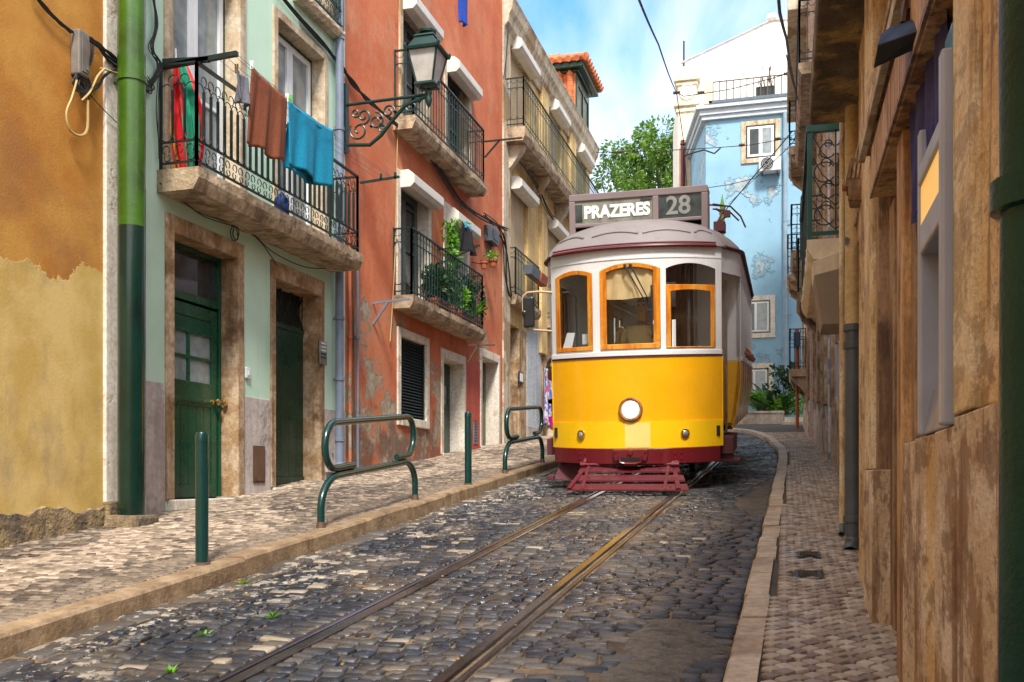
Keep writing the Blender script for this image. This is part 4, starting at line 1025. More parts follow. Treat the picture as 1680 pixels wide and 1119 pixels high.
for yy in (b-.10, b+.0): 
    mb = MB(); mb.lathe([(.030,0),(.030,.012),(.012,.018),(.012,.04),(.034,.055),(.036,.075),(.020,.09),(.0001,.092)], (xa if yy < b else xa+.02, yy, z0+1.03), 16, 'x'); mb.build('knob', M['brass'], dr, smooth=40)
mb = MB(); mb.box(XL-.3, XL+.10, d1[0]+.04, d1[1]-.01, ground(d1[0])-.1, o1[2]); mb.build('door_step', M['stone_pale'], bM, bevel=.01)
# door 2: plain boards with iron grille above
y0, y1, z0, z1 = o2; mb = MB(); H2 = (z1-z0)*.80
for i in range(6):
    p = y0+(y1-y0)*i/6; q = y0+(y1-y0)*(i+1)/6; mb.box(XL-.23, XL-.27, p+.003, q-.003, z0+.13, z0+H2)
mb.box(XL-.215, XL-.27, y0, y1, z0+.01, z0+.13); mb.box(XL-.215, XL-.27, y0, y1, z0+H2, z0+H2+.06)
d_ = mb.build('door', M['dark_green_door'], bM, bevel=.004, label='plain dark green boarded door under a diamond grille')
mb = MB(); nn = 4; w_ = (y1-y0)/nn; hh = z1-z0-H2-.06
for i in range(nn):
    for s in (0, 1):
        mb.bar((XL-.24, y0+w_*i, z0+H2+.06+(hh if s else 0)), (XL-.24, y0+w_*(i+1), z0+H2+.06+(0 if s else hh)), .014, .014)
for i in range(nn+1): mb.bar((XL-.245, y0+w_*i, z0+H2+.06), (XL-.245, y0+w_*i, z1), .01, .01)
mb.box(XL-.28, XL-.29, y0, y1, z0+H2+.05, z1); mb.build('grille', M['iron_black'], d_)
mb = MB(); mb.box(XL-.3, XL+.06, d2[0]+.03, d2[1], ground(d2[0])-.1, o2[2]); mb.build('door_step', M['stone_pale'], bM, bevel=.01)
# upper French windows
s3, o3 = surround(bM, XL, 1, *w1, .13, M['stone'], name='window_surround', rev=.3)
french(bM, XL, 1, o3[0], o3[1], o3[2], o3[3], M['white_pvc'], .16, 2, .07, (1.0,), fmat=M['green_door'], name='window', panemat='pane_light')
s4, o4 = surround(bM, XL, 1, *w2, .10, M['stone'], name='window_surround', rev=.3)
french(bM, XL, 1, o4[0], o4[1], o4[2], o4[3], M['white_pvc'], .16, 2, .07, (1.0,), fmat=M['green_door'], name='window', panemat='pane_light')
s5, o5 = surround(bM, XL, 1, *u1, .09, M['stone'], name='window_surround', rev=.3)
french(bM, XL, 1, o5[0], o5[1], o5[2], o5[3], M['white_pvc'], .16, 2, .06, (1.0,), fmat=M['green_door'])
# balcony
yb0, yb1 = Y_(257), Yat(-5.33, 592); XO = -5.33
bal = slab_mesh(XL+.001, XO+.03, yb0, yb1, zs-.21, zs, M['slab'], bM)
zr = zs+1.0
railing(bal, [(XL+.01, yb0+.05), (XO-.02, yb0+.05), (XO-.02, yb1-.06), (XL+.01, yb1-.06)], zs+.01, zr, M['iron_black'], .118, 'loop')
yu0 = Y_(484); zu = Z_(545, 52); mb = None
b2 = slab_mesh(XL+.001, XL+.16, Y_(480), Y_(549), zu-.1, zu, M['stone'], bM, name='window_ledge')
railing(b2, [(XL+.01, Y_(482)), (XL+.13, Y_(482)), (XL+.13, Y_(548)), (XL+.01, Y_(548))], zu, zu+.95, M['iron'], .10, 'loop')
# small fittings on the mint wall
def small(name, label, cat, fn, mat, **k):
    mb = MB(); fn(mb); return mb.build(name, mat, None, label=label, cat=cat, **k)
t = thing('intercom', (XL+.03, Y_(526), Z_(526, 600)), 'silver door intercom panel with rows of buttons beside the boarded green door', 'intercom')
yy = Y_(527); zz = Z_(527, 580)
mb = MB(); mb.box(XL+.026, XL+.055, yy-.14, yy+.06, zz-.15, zz+.15); mb.build('plate', M['steel'], t, bevel=.006)
for i in range(5):
    mb = MB(); mb.box(XL+.055, XL+.062, yy-.11, yy+.02, zz+.11-i*.045, zz+.13-i*.045); mb.build('button', M['white_pvc'] if i < 3 else M['blackplastic'], t)
yy = Y_(404); zz = Z_(404, 612)
t = thing('bell_push', (XL, yy, zz-.05), 'white plastic bell push on the mint wall between the two green doors', 'bell push')
mb = MB(); mb.box(XL+.001, XL+.03, yy-.045, yy+.045, zz-.06, zz+.06); mb.build('housing', M['white_pvc'], t, bevel=.008)
mb = MB(); mb.box(XL+.03, XL+.036, yy-.02, yy+.02, zz-.03, zz+.03); mb.build('button', M['paper'], t, bevel=.003)
t = thing('meter_cover', (XL, Y_(421), Z_(421, 790)), 'brown metal meter cover low on the grey dado between the green doors', 'meter cover')
y0, y1 = Y_(413), Y_(432); z0, z1 = Z_(413, 792), Z_(413, 731)
mb = MB(); mb.box(XL+.013, XL+.024, y0, y1, z0, z1); mb.build('frame', M['cable_brown'], t, bevel=.003)
mb = MB(); mb.box(XL+.024, XL+.030, y0+.02, y1-.02, z0+.02, z1-.02); mb.build('lid', paint('brown enamel lid', (.16,.085,.05), .5, .25), t, bevel=.003)
y0, y1 = Y_(530.5), Y_(548)
t = thing('meter_box', (XL, y0, Z_(530, 790)), 'pale cement meter box with a small round lock beside the grey downpipe', 'meter box')
mb = MB(); mb.box(XL+.013, XL+.05, y0+.02, y1, Z_(530, 775), Z_(530, 700)); mb.build('lid', M['plinth_grey'], t, bevel=.006)
mb = MB(); mb.lathe([(.02,0),(.02,.012),(.001,.014)], (XL+.05, (y0+y1)/2, Z_(530, 745)), 12, 'x'); mb.build('lock', M['steel'], t)
# downpipes
def pipe(name, x, y, r, segs, label, group=None, cat='downpipe', clips=(), shoe=None, capmat=None):
    """segs: list of (z0,z1,mat); clips: z of brackets"""
    t = thing(name, (x, y, segs[0][0]), label, cat, group)
    for (a, b, m) in segs:
        mb = MB(); n = max(2, int((b-a)/.25)); mb.tube([(x+random.uniform(-.002,.002), y+random.uniform(-.002,.002), a+(b-a)*i/n) for i in range(n+1)], r, 20); mb.build('pipe_section', m, t, smooth=40)
    for z in clips:
        mb = MB(); mb.lathe([(r,-.025),(r+.012,-.022),(r+.012,.022),(r,.025)], (x,y,z), 20); mb.bar((x-(r if x < -1 else -r), y, z), (x-(r+.15)*(1 if x < -1 else -1), y, z), .03, .02); mb.build('clip', capmat or segs[0][2], t, smooth=40)
    if shoe:
        mb = MB(); mb.tube(shoe, r*1.05, 16, cap=False); mb.build('shoe', capmat or segs[0][2], t, smooth=40); t.children[-1].modifiers.new('s','SOLIDIFY').thickness = .006
    return t
M['lime_paint'] = paint('bright green enamel', (.05,.14,.006), .3, .3, .3, coat=.3, scale=3)
M['teal_paint'] = paint('dark teal enamel', (.001,.030,.022), .14, .3, .6, coat=.6, scale=5)
px_, pr = -5.42, .115; py_ = Y_(216, px_)
zb = ground(py_)+PH
pipe('green_downpipe', px_, py_, pr, [(zb+.08, Zat(px_, py_, 373), M['teal_paint']), (Zat(px_, py_, 373), 9.5, M['lime_paint'])], 'fat downpipe, lime green above and dark teal below, between the yellow and mint houses', clips=(Zat(px_,py_,132),), capmat=M['lime_paint'])
mb = MB(); mb.box(px_-.17, px_+.17, py_-.16, py_+.16, zb-.1, zb+.085); mb.build('pipe_base_stone', M['rough_stone'], bevel=.03, label='rough stone block under the fat green downpipe', cat='stone block')
px2 = -5.66; py2 = Y_(557, px2); zb2 = ground(py2)+PH
for o in pipe('grey_downpipe', px2, py2, .055, [(zb2+.12, 9.9, M['grey_pipe'])], 'slim blue grey downpipe between the mint and orange houses', clips=[zb2+.5, zb2+1.3, zb2+2.1, zb2+3.4, zb2+4.6, zb2+5.8], shoe=[(px2,py2,zb2+.2),(px2,py2,zb2+.09),(px2+.03,py2-.02,zb2+.05),(px2+.13,py2-.06,zb2+.04)]).children: pass
for (pp, r, m, lb) in ((574, .022, 'orange_wall', 'thin orange painted conduit beside the grey downpipe'), (580, .014, 'cable_brown', 'thin dark brown conduit between two others beside the grey downpipe'), (587, .018, 'grey_pipe', 'thin light grey conduit up the edge of the orange house')):
    y_ = Y_(pp, -5.71); pipe('conduit', -5.71, y_, r, [(ground(y_)+PH, 5.2 if m != 'cable_brown' else 4.4, M[m])], lb, 'conduits on the orange house edge', 'conduit', clips=(ground(y_)+.9, ground(y_)+2.0))
# ---- orange building
yo0, yo1 = ym1+.001, Y_(824)
bO = bldg('orange_building', (yo0+yo1)/2, 'orange plaster house with peeling patches and two iron balconies')
XB = -5.33
def solve_outer(px_wall, px_out): return Xat(Y_(px_wall), px_out)
ylb = Y_(643); xlo = Xat(ylb, 675); zl = Zat(xlo, ylb, 483); ylb1 = Yat(xlo, 794)
yub = Y_(645); xuo = Xat(yub, 678); zu2 = Zat(xuo, yub, 188); yub1 = Yat(xuo, 796)
hO = []
def win(pxa, pxb, z0, z1): return (Y_(pxa), Y_(pxb), z0, z1)
TB = [Zat(XL+.2, Y_(661), 282), Zat(XL+.2, Y_(736), 344), Zat(XL+.2, Y_(668), -4), Zat(XL+.2, Y_(737), 98)]
lw1 = win(650, 706, zl+.01, TB[0]+.0); lw2 = win(727, 769, zl+.01, TB[1]+.10)
uw1 = win(654, 706, zu2+.01, TB[2]); uw2 = win(728, 772, zu2+.01, TB[3]+.08)
sw = (Y_(651), Y_(703), Z_(651, 697), Z_(651, 535)); od1 = (Y_(723), Y_(763), Z_(723, 745), Z_(723, 570)); od2 = (Y_(787), Y_(819), Z_(787, 733), Z_(787, 570))
hO = [lw1, lw2, uw1, uw2, sw, od1, od2, (lw1[0], lw1[1], zu2+5.2-2.0, zu2+5.2), ]
hO = hO[:7]
facade(XL, yo0, yo1, .2, 12.5, hO, 1).build('wall', M['orange_wall'], bO)
mb = MB(); mb.box(XL-.02, XL+.006, od1[1]+.002, od2[0]-.002, .5, Z_(763, 585)); mb.build('repainted_panel', M['red_wall'], bO)
cols = {0: M['white_wall'], 1: M['white_wall'], 2: M['tan_wall'], 3: M['tan_wall']}
def shutter_box(par, X, y0, y1, z0, z1, proj=.22, mat=None):
    mb = MB(); mb.prism([(X+.02, z0), (X+proj*.75, z0), (X+proj, z0+.06), (X+proj, z1-.08), (X+proj*.6, z1), (X+.02, z1)], 'y', y0, y1)
    return mb.build('shutter_box', mat or M['white_box'], par, bevel=.006)
for i, (w_, bx) in enumerate(((lw1, (655, 720, 335, 278)), (lw2, (734, 783, 380, 344)), (uw1, (665, 721, 62, -6)), (uw2, (735, 782, 152, 96)))):
    mt = M['stone_pale'] if i < 2 else M['tan_pale']
    s_, o_ = surround(bO, XL, 1, *w_, .14, mt, name='window_surround', rev=.28)
    french(bO, XL, 1, o_[0], o_[1], o_[2], o_[3], M['panel_dark'] if i < 0 else paint('dark grey window', (.10,.12,.13), .5), .18, 2, .07, (.9, 1.6), panemat='pane')
    shutter_box(bO, XL, w_[0]+.12, w_[1]-.02, TB[i]-.27, TB[i], .25)
# shuttered window
s_, o_ = surround(bO, XL, 1, *sw, .13, M['stone_pale'], name='window_surround', rev=.22, sill=True)
mb = MB(); nsl = 26; h_ = (o_[3]-o_[2])/nsl
mb.box(XL-.02, XL-.06, o_[0], o_[0]+.05, o_[2], o_[3]); mb.box(XL-.02, XL-.06, o_[1]-.05, o_[1], o_[2], o_[3]); mb.box(XL-.06,XL-.07,o_[0],o_[1],o_[2],o_[3])
for i in range(nsl):
    z = o_[2]+h_*i; mb.add([(XL-.02,o_[0]+.05,z),(XL-.02,o_[1]-.05,z),(XL-.055,o_[1]-.05,z+h_*.9),(XL-.055,o_[0]+.05,z+h_*.9)],[(0,1,2,3)])
mb.build('louvred_shutter', M['iron_black'], bO, label='closed black green louvred shutter')
for i, (dd, lab) in enumerate(((od1, 'dark green half glazed door'), (od2, 'olive grey panelled door'))):
    s_, o_ = surround(bO, XL, 1, *dd, .11, M['stone_pale'], name='door_surround', rev=.3, fwt=.16)
    y0, y1, z0, z1 = o_; xa = XL-.26; mt = M['dark_green_door'] if i == 0 else paint('olive door', (.16,.15,.09), .5)
    mb = MB(); mb.box(xa, xa-.05, y0, y1, z0+.02, z0+.95); mb.box(xa, xa-.05, y0, y0+.12, z0+.95, z1-.02); mb.box(xa, xa-.05, y1-.12, y1, z0+.95, z1-.02); mb.box(xa, xa-.05, y0+.12, y1-.12, z1-.4, z1-.02); mb.box(xa+.012, xa, y0+.12, y1-.12, z0+.15, z0+.8)
    dd_ = mb.build('door', mt, bO, bevel=.006, label=lab); mb = MB(); mb.box(xa-.02, xa-.03, y0+.12, y1-.12, z0+.95, z1-.4); mb.build('pane', M['pane_light'], dd_)
    mb = MB(); mb.box(XL-.3, XL+.05, dd[0]+.03, dd[1]-.03, ground(dd[0])-.1, z0+.02); mb.build('door_step', M['stone_pale'], bO, bevel=.01)
t = thing('vent_plate', (XL, Y_(779), Z_(779, 727)), 'small grey vent plate on the red painted wall between two doors', 'vent plate')
mb = MB(); mb.box(XL+.007, XL+.02, Y_(776), Y_(782.5), Z_(776, 728), Z_(776, 693)); mb.build('plate', M['grey_pipe'], t)
mb = MB()
for i in range(8): mb.box(XL+.02, XL+.026, Y_(777), Y_(781.5), Z_(776, 724)+i*.055, Z_(776, 724)+i*.055+.02)
mb.build('slats', M['blackplastic'], t)
bl_ = slab_mesh(XL+.001, xlo+.03, ylb, ylb1, zl-.2, zl, M['slab'], bO, label='lower stone balcony crowded with plants')
railing(bl_, [(XL+.01, ylb+.05), (xlo-.02, ylb+.05), (xlo-.02, ylb1-.05), (XL+.01, ylb1-.05)], zl+.01, zl+1.02, M['iron'], .13, 'bars')
bu_ = slab_mesh(XL+.001, xuo+.03, yub, yub1, zu2-.2, zu2, M['slab'], bO, label='upper stone balcony')
railing(bu_, [(XL+.01, yub+.05), (xuo-.02, yub+.05), (xuo-.02, yub1-.05), (XL+.01, yub1-.05)], zu2+.01, zu2+1.02, M['iron'], .13, 'bars')
# ---- tan building
yt0, yt1 = yo1+.001, 29.5
XT = -5.78
bT = bldg('tan_building', (yt0+yt1)/2, 'ochre town house with classical pilasters, cornice and a long green balcony', XT)
Yt = lambda px: Yat(XT, px); Zt = lambda px, py: ZX(XT, px, py)
ytb = Yt(823); xto = Xat(ytb, 857); zt2 = Zat(xto, ytb, 203)
zc = Zt(857, 45)   # cornice underside
zc0 = Zt(982, 262)
zcor = 11.08
sh = []
def srect(pa, pb, z0, z1): return (Yt(pa), Yt(pb), z0, z1)
zt1 = Zat(xto, ytb, 486)+.0
top = Zat(XT+.2, Yt(840), 64)-.05
up = [srect(838, 868, zt2+.01, top), srect(901, 920, zt2+.01, top), srect(945, 962, zt2+.01, top)]
ylo = Yt(832); xlo2 = Xat(ylo, 846); zl2 = Zat(xlo2, ylo, 483)
lo_ = [srect(838, 866, zl2+.01, Zat(XT+.2, Yt(840), 292)-.05), srect(899, 921, zl2+.01, Zat(XT+.2, Yt(840), 292)-.05), srect(940, 955, zl2+.01, Zat(XT+.2, Yt(840), 292)-.05)]
gd = [srect(837, 862, 1.6, Zt(838, 532)), srect(892, 914, 2.0, Zt(892, 580))]
facade(XT, yt0, yt1, .6, zcor+.02, up+lo_+gd, 1).build('wall', M['tan_wall'], bT)
for w_ in up+lo_:
    mb = MB(); n = int((w_[3]-w_[2])/.05)
    for i in range(n):
        z = w_[2]+(w_[3]-w_[2])*i/n; h_ = (w_[3]-w_[2])/n; mb.add([(XT-.10,w_[0],z),(XT-.10,w_[1],z),(XT-.085,w_[1],z+h_*.5),(XT-.085,w_[0],z+h_*.5),(XT-.10,w_[1],z+h_),(XT-.10,w_[0],z+h_)],[(0,1,2,3),(3,2,4,5)])
    mb.build('roller_shutter', M['cream_wall'], bT, label='closed ribbed roller shutter'); shutter_box(bT, XT, w_[0]-.05, w_[1]+.05, w_[3]-.22, w_[3]+.06, .27)
mb = MB(); mb.box(XT-.1, XT+.06, yt0+.003, Yt(833), 1.0, zcor-.4); mb.build('corner_pilaster', M['tan_pale'], bT, bevel=.01)
for (pa, pb) in ((884, 895), (931, 940)):
    y0, y1 = Yt(pa), Yt(pb); 
    mb = MB(); mb.box(XT-.02, XT+.10, y0, y1, zt2, top+.15); mb.build('pilaster', M['tan_wall'], bT, bevel=.015)
    mb = MB(); mb.prism([(XT,top+.15),(XT+.12,top+.15),(XT+.14,top+.22),(XT+.20,top+.30),(XT+.22,top+.40),(XT,top+.40)], 'y', y0-.1, y1+.1); mb.build('capital', M['tan_pale'], bT, bevel=.01)
mb = MB(); mb.box(XT-.02, XT+.08, Yt(884), Yt(893), zl2-.9, zt2-.35); mb.build('pilaster', M['tan_wall'], bT, bevel=.015)
mb = MB(); mb.prism([(XT-.1,zcor-.45),(XT+.06,zcor-.45),(XT+.08,zcor-.3),(XT+.16,zcor-.2),(XT+.18,zcor-.05),(XT+.24,zcor+.05),(XT+.27,zcor+.22),(XT+.30,zcor+.30),(XT-.1,zcor+.34)], 'y', yt0+.004, yt1+.1); mb.build('cornice', M['tan_pale'], bT, bevel=.01)
mb = MB(); mb.add([(XT+.2,yt0+.01,zcor+.31),(XT+.2,yt1,zcor+.31),(XT-3,yt1,zcor+.55),(XT-3,yt0+.01,zcor+.55)],[(0,1,2,3)]); rt = mb.build('roof', M['terracotta'], bT); rt.modifiers.new('s','SOLIDIFY').thickness = .08
bt_ = slab_mesh(XT+.001, xto+.03, ytb+.12, 28.9, zt2-.30, zt2, M['slab'], bT, label='long upper balcony slab')
railing(bt_, [(XT+.01, ytb+.17), (xto-.02, ytb+.17), (xto-.02, 28.85), (XT+.01, 28.85)], zt2+.01, zt2+1.05, M['iron'], .15, 'bars')
for y_ in (ytb+.35, ytb+2.6, ytb+5, ytb+7.5, ytb+10): mb = MB(); mb.prism([(XT,zt2-.30),(xto-.05,zt2-.30),(xto-.1,zt2-.42),(XT+.12,zt2-.75),(XT,zt2-.85)], 'y', y_, y_+.22); mb.build('corbel', M['tan_pale'], bt_, bevel=.01)
for (pa, pb) in ((832, 873), (893, 925)):
    y0, y1 = Yt(pa), Yt(pb); q_ = slab_mesh(XT+.001, xlo2+.03, y0, y1, zl2-.2, zl2, M['slab'], bT, label='small lower balcony')
    railing(q_, [(XT+.01, y0+.05), (xlo2-.02, y0+.05), (xlo2-.02, y1-.05), (XT+.01, y1-.05)], zl2+.01, zl2+1.02, M['iron'], .13, 'bars')
y0, y1, z0, z1 = gd[0]
mb = MB(); mb.box(XT-.2, XT-.25, y0, y0+(y1-y0)*.55, z0, z1); mb.build('door', M['dark_green_door'], bT, label='tall dark green door')
mb = MB(); mb.box(XT-.28, XT+.03, y0+(y1-y0)*.5, y1-.002, z0, z1-.002); mb.build('door_jamb', M['stone_brown'], bT, bevel=.01)
mb = MB(); mb.box(XT-.05, XT+.012, Yt(864), Yt(887), Zt(864, 700), Zt(864, 528)); mb.build('pale_blue_panel', M['pale_blue_wall'], bT)
mb = MB(); mb.box(XT-.05, XT+.014, Yt(864), Yt(888), 1.5, Zt(864, 701)); mb.build('cement_dado', M['plinth_grey'], bT)
y0, y1, z0, z1 = gd[1]; mb = MB()
mb.box(XT-.28, XT-.30, y0, y1, z0, z1); mb.build('dark_doorway', M['dark'], bT)
mb = MB(); cy = (y0+y1)/2; R_ = (y1-y0)/2; P = [(y0-.18, z0), (y0, z0), (y0, z1-R_)] + [(cy-R_*math.cos(a), z1-R_+R_*.98*math.sin(a)) for a in [math.pi*i/12 for i in range(13)]] + [(y1, z0), (y1+.18, z0), (y1+.18, z1+.12), (y0-.18, z1+.12)]
mb.prism(P, 'x', XT-.27, XT+.03); mb.build('door_arch', M['stone_brown'], bT)
# dormer above the cornice
Yd0 = 26.9
def onY(Y, px, py): x = Xat(Y, px); return x, Zat(x, Y, py)
Xd = Xat(Yd0, 944); Yd1 = Yat(Xd, 964); zd0 = zcor+.3; zd1 = Zat(Xd, Yd0, 116)
M['tile_orange'] = weather('orange clay tile', (.60,.17,.06), (.70,.25,.10), (.40,.14,.07), .62, 5, 3, .2, edge=.1)
mb = MB(); mb.box(Xd-1.9, Xd, Yd0, Yd1, zd0-.4, zd1); dm = mb.build('dormer', M['tile_orange'], bT, label='roof dormer clad in orange tiles with green trim')
mb = MB()
for i in range(9):
    for j in range(6):
        z = zd0+i*(zd1-zd0)/9; x = Xd-1.8+j*.30; mb.tube([(x+.15, Yd0-.01, z+.02),(x+.15, Yd0-.04, z+(zd1-zd0)/9+.0)], .10, 8)
mb.build('cladding_tiles', M['tile_orange'], dm, smooth=50)
mb = MB(); mb.box(Xd-2.0, Xd+.28, Yd0-.28, Yd1+.28, zd1, zd1+.16); mb.box(Xd-2.0, Xd+.12, Yd0-.12, Yd1+.12, zd1-.06, zd1-.001); mb.build('eaves', M['dark_green_door'], dm, bevel=.02)
mb = MB(); cx_, cy_ = Xd-.85, (Yd0+Yd1)/2; zr_ = zd1+.16
V = [(Xd-2.1,Yd0-.36,zr_),(Xd+.36,Yd0-.36,zr_),(Xd+.36,Yd1+.36,zr_),(Xd-2.1,Yd1+.36,zr_),(cx_-.2,cy_,zr_+.62),(cx_+.2,cy_,zr_+.62)]
mb.add(V, [(0,1,5,4),(1,2,5),(2,3,4,5),(3,0,4),(3,2,1,0)])
for j in range(11):
    x = Xd-2.0+j*.235; t_ = min(1, max(0, 1-abs(x-cx_)/1.25)); mb.tube([(x, Yd0-.40, zr_+.03), (x, Yd0-.36+(cy_-Yd0+.3)*t_*.9, zr_+.05+.60*t_*.9)], .085, 8)
for j in range(10):
    y = Yd0-.3+j*.25; t_ = min(1, max(0, 1-abs(y-cy_)/1.2)); mb.tube([(Xd+.42, y, zr_+.03), (Xd+.36-(Xd+.36-cx_-.2)*t_*.9, y, zr_+.05+.60*t_*.9)], .085, 8)
mb.tube([(cx_-.2,cy_,zr_+.64),(cx_+.2,cy_,zr_+.66)], .12, 8); mb.tube([(cx_+.2,cy_,zr_+.64),(Xd+.38,Yd0-.38,zr_+.06)], .10, 8); mb.tube([(cx_-.2,cy_,zr_+.64),(Xd-2.1,Yd0-.38,zr_+.06)], .10, 8)
mb.build('dormer_roof', M['tile_orange'], dm, smooth=50)
mb = MB(); mb.box(Xd, Xd+.05, Yd0+.02, Yd0+.14, zd0, zd1-.13); mb.box(Xd, Xd+.05, Yd1-.14, Yd1, zd0, zd1-.13); mb.box(Xd, Xd+.05, Yd0+.14, Yd1-.14, zd1-.35, zd1-.13); mb.box(Xd,Xd+.05,(Yd0+Yd1)/2-.05,(Yd0+Yd1)/2+.05,zd0,zd1-.35); mb.box(Xd+.005,Xd+.02,Yd0+.14,Yd1-.14,zd0+.3,zd1-.35); mb.build('window', M['dark_green_door'], dm)
# ------------------------------------------------------------------ right hand side
def onY(Y, px, py): x = Xat(Y, px); return (x, Y, Zat(x, Y, py))
def onX(X, px, py): y = Yat(X, px); return (X, y, Zat(X, y, py))
XR = .44
R = thing('shopfront', (XR, 4.5, ground(4.5)), 'honey brown stone and timber shopfront with an inset cash machine, nearest on the right', 'building')
Yr = lambda px, X=XR: Yat(X, px)
# backing wall (recess plane) and outer body
mb = MB(); mb.box(XR+.10, 6, .6, 7.35, -.3, 5.2); mb.build('wall', M['panel_dark'], R)
def post(px0, px1, z0, z1, X, mat, name='pilaster', par=R, back=.10, bev=.006, **k):
    mb = MB(); y0, y1 = Yr(px0, X), Yr(px1, X); mb.box(X, XR+back, y1, y0, z0, z1); return mb.build(name, mat, par, bevel=bev, **k)
ZP = 1.325
post(1699, 1636, ZP+.003, 4.0, XR-.005, M['panel'], 'panel'); post(1635, 1607, ZP+.003, 4.0, XR-.008, M['panel'], 'panel'); post(1601, 1594, ZP+.003, 4.0, XR+.02, M['panel_dark'], 'groove_board'); post(1593, 1563, ZP+.003, 4.0, XR-.03, M['panel_cream'], 'pilaster')
post(1900, 1603, -.2, ZP, XR-.022, M['panel_pale'], 'plinth_stone'); post(1602.5, 1564, -.2, ZP-.002, XR-.028, M['panel_pale'], 'plinth_stone')
post(1563.4, 1533, -.2, 1.30, XR-.035, M['panel_pale'], 'plinth_stone'); post(1532, 1517, -.2, 1.299, XR-.028, M['panel'], 'plinth_stone'); post(1516, 1500, -.2, 1.298, XR-.035, M['panel_pale'], 'plinth_stone'); post(1499, 1481, -.2, 1.296, XR-.03, M['panel_pale'], 'plinth_stone')
post(1501, 1488, 1.302, 2.44, XR-.0, M['panel_dark'], 'board'); post(1487, 1481, 1.30, 2.44, XR+.04, M['dark'], 'groove_board'); post(1480.5, 1471, -.1, 2.44, XR-.03, M['timber'], 'door_post')
mb = MB(); mb.box(XR+.06, XR+.10, Yr(1470), Yr(1455), .45, 2.44); mb.build('door_glass', M['pane_light'], R)
mb = MB(); mb.box(XR+.03, XR+.10, Yr(1454.5), Yr(1441), .42, 2.44); mb.build('door_leaf', M['panel_dark'], R, bevel=.006)
mb = MB(); mb.box(XR-.05, XR+.10, Yr(1470), Yr(1440.5), -.1, .445); mb.build('door_step', M['panel_pale'], R, bevel=.01)
post(1440, 1431, .2, 2.9, XR-.02, M['panel_dark'], 'pilaster'); post(1430.4, 1418, 1.22, 3.7, XR-.04, M['panel_cream'], 'pilaster'); post(1417.5, 1409, .2, 3.7, XR-.02, M['panel'], 'pilaster'); post(1430.6, 1417, .2, 1.215, XR-.05, M['panel_pale'], 'plinth_stone')
# fascia, metal strip, soffit
mb = MB(); mb.box(.378, XR+.10, .7, 4.72, 2.45, 2.68); mb.build('fascia', M['timber'], R, bevel=.01)
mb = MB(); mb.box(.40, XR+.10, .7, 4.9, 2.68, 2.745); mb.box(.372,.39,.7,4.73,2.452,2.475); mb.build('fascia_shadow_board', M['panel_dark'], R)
mb = MB(); mb.box(.345, .375, 2.0, 5.05, 2.715, 2.765); mb.box(.375,XR+.1,2.0,5.05,2.745,2.76)
st = mb.build('metal_strip', M['tan_pale'], R, bevel=.003)
mb = MB(); mb.box(.47, XR+.10, .7, 7.3, 2.765, 3.7); mb.build('upper_wall', M['panel_dark'], R)
mb = MB()
for z in (2.9, 3.1, 3.3): mb.tube([(.455,2.5,z),(.455,7.2,z+.0)], .012, 6)
mb.build('pipe_run', M['tan_pale'], R)
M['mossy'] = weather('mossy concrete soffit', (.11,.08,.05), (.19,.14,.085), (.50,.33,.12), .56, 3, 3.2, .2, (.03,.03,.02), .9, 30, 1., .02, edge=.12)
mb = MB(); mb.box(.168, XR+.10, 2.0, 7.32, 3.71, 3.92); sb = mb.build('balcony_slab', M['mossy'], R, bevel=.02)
# blue cloth behind glass above the cash machine
M['blue_cloth'] = paint('deep blue cloth', (.035,.03,.16), .8, .25, .3)
mb = MB(); mb.grid(lambda u, v: (XR-.012+.008*math.sin(u*23)+.004*math.sin(u*57+v*4), Yr(1563)+(Yr(1503)-Yr(1563))*u, 2.05+.40*v), 40, 8); bc = mb.build('blue_curtain', M['blue_cloth'], R, smooth=60, fix=False)
mb = MB(); mb.box(XR-.03, XR-.026, Yr(1562,XR-.03), Yr(1550,XR-.03), 2.26, 2.33); mb.build('window_glass', paint('painted sky reflection', (.22,.48,.72), .08, .1), R)  # sky reflection in the glass, put in as a flat blue colour
# cash machine
AT = thing('cash_machine', (XR, 3.1, 1.30), 'grey wall mounted cash machine with a yellow lit header set in the shopfront', 'cash machine')
M['atm'] = paint('lavender grey metal', (.42,.43,.50), .35, .08, .1); M['atm_d'] = paint('shaded grey metal', (.26,.27,.31), .4, .1, .1)
ya, yb = Yr(1562, XR-.03), Yr(1502, XR-.045); w_ = .07
mb = MB(); mb.box(XR-.055, XR+.09, ya+.0, ya+.055, 1.305, 2.27); mb.box(XR-.04, XR+.09, yb-.05, yb, 1.303, 2.25); mb.box(XR-.04, XR+.09, ya+.055, yb-.05, 1.86, 1.95); mb.box(XR-.045, XR+.09, ya+.055, yb-.05, 2.07, 2.13)
mb.build('frame', M['atm'], AT, bevel=.008)
mb = MB(); mb.box(XR+.07, XR+.09, ya+.055, yb-.05, 1.303, 1.86); mb.build('back_panel', M['atm_d'], AT)
mb = MB(); mb.prism([(XR-.03,1.303),(XR+.07,1.303),(XR+.07,1.50),(XR+.0,1.44)], 'y', ya+.056, yb-.051); mb.build('shelf', M['atm_d'], AT, bevel=.006)
mb = MB(); mb.box(XR-.036, XR+.02, ya+.057, yb-.052, 1.952, 2.068); mb.build('header_light', emit('yellow lit header', (.90,.50,.08), .22), AT)
mb = MB(); mb.box(XR+.05, XR+.07, ya+.15, yb-.2, 1.56, 1.80); mb.build('screen', M['pane'], AT)
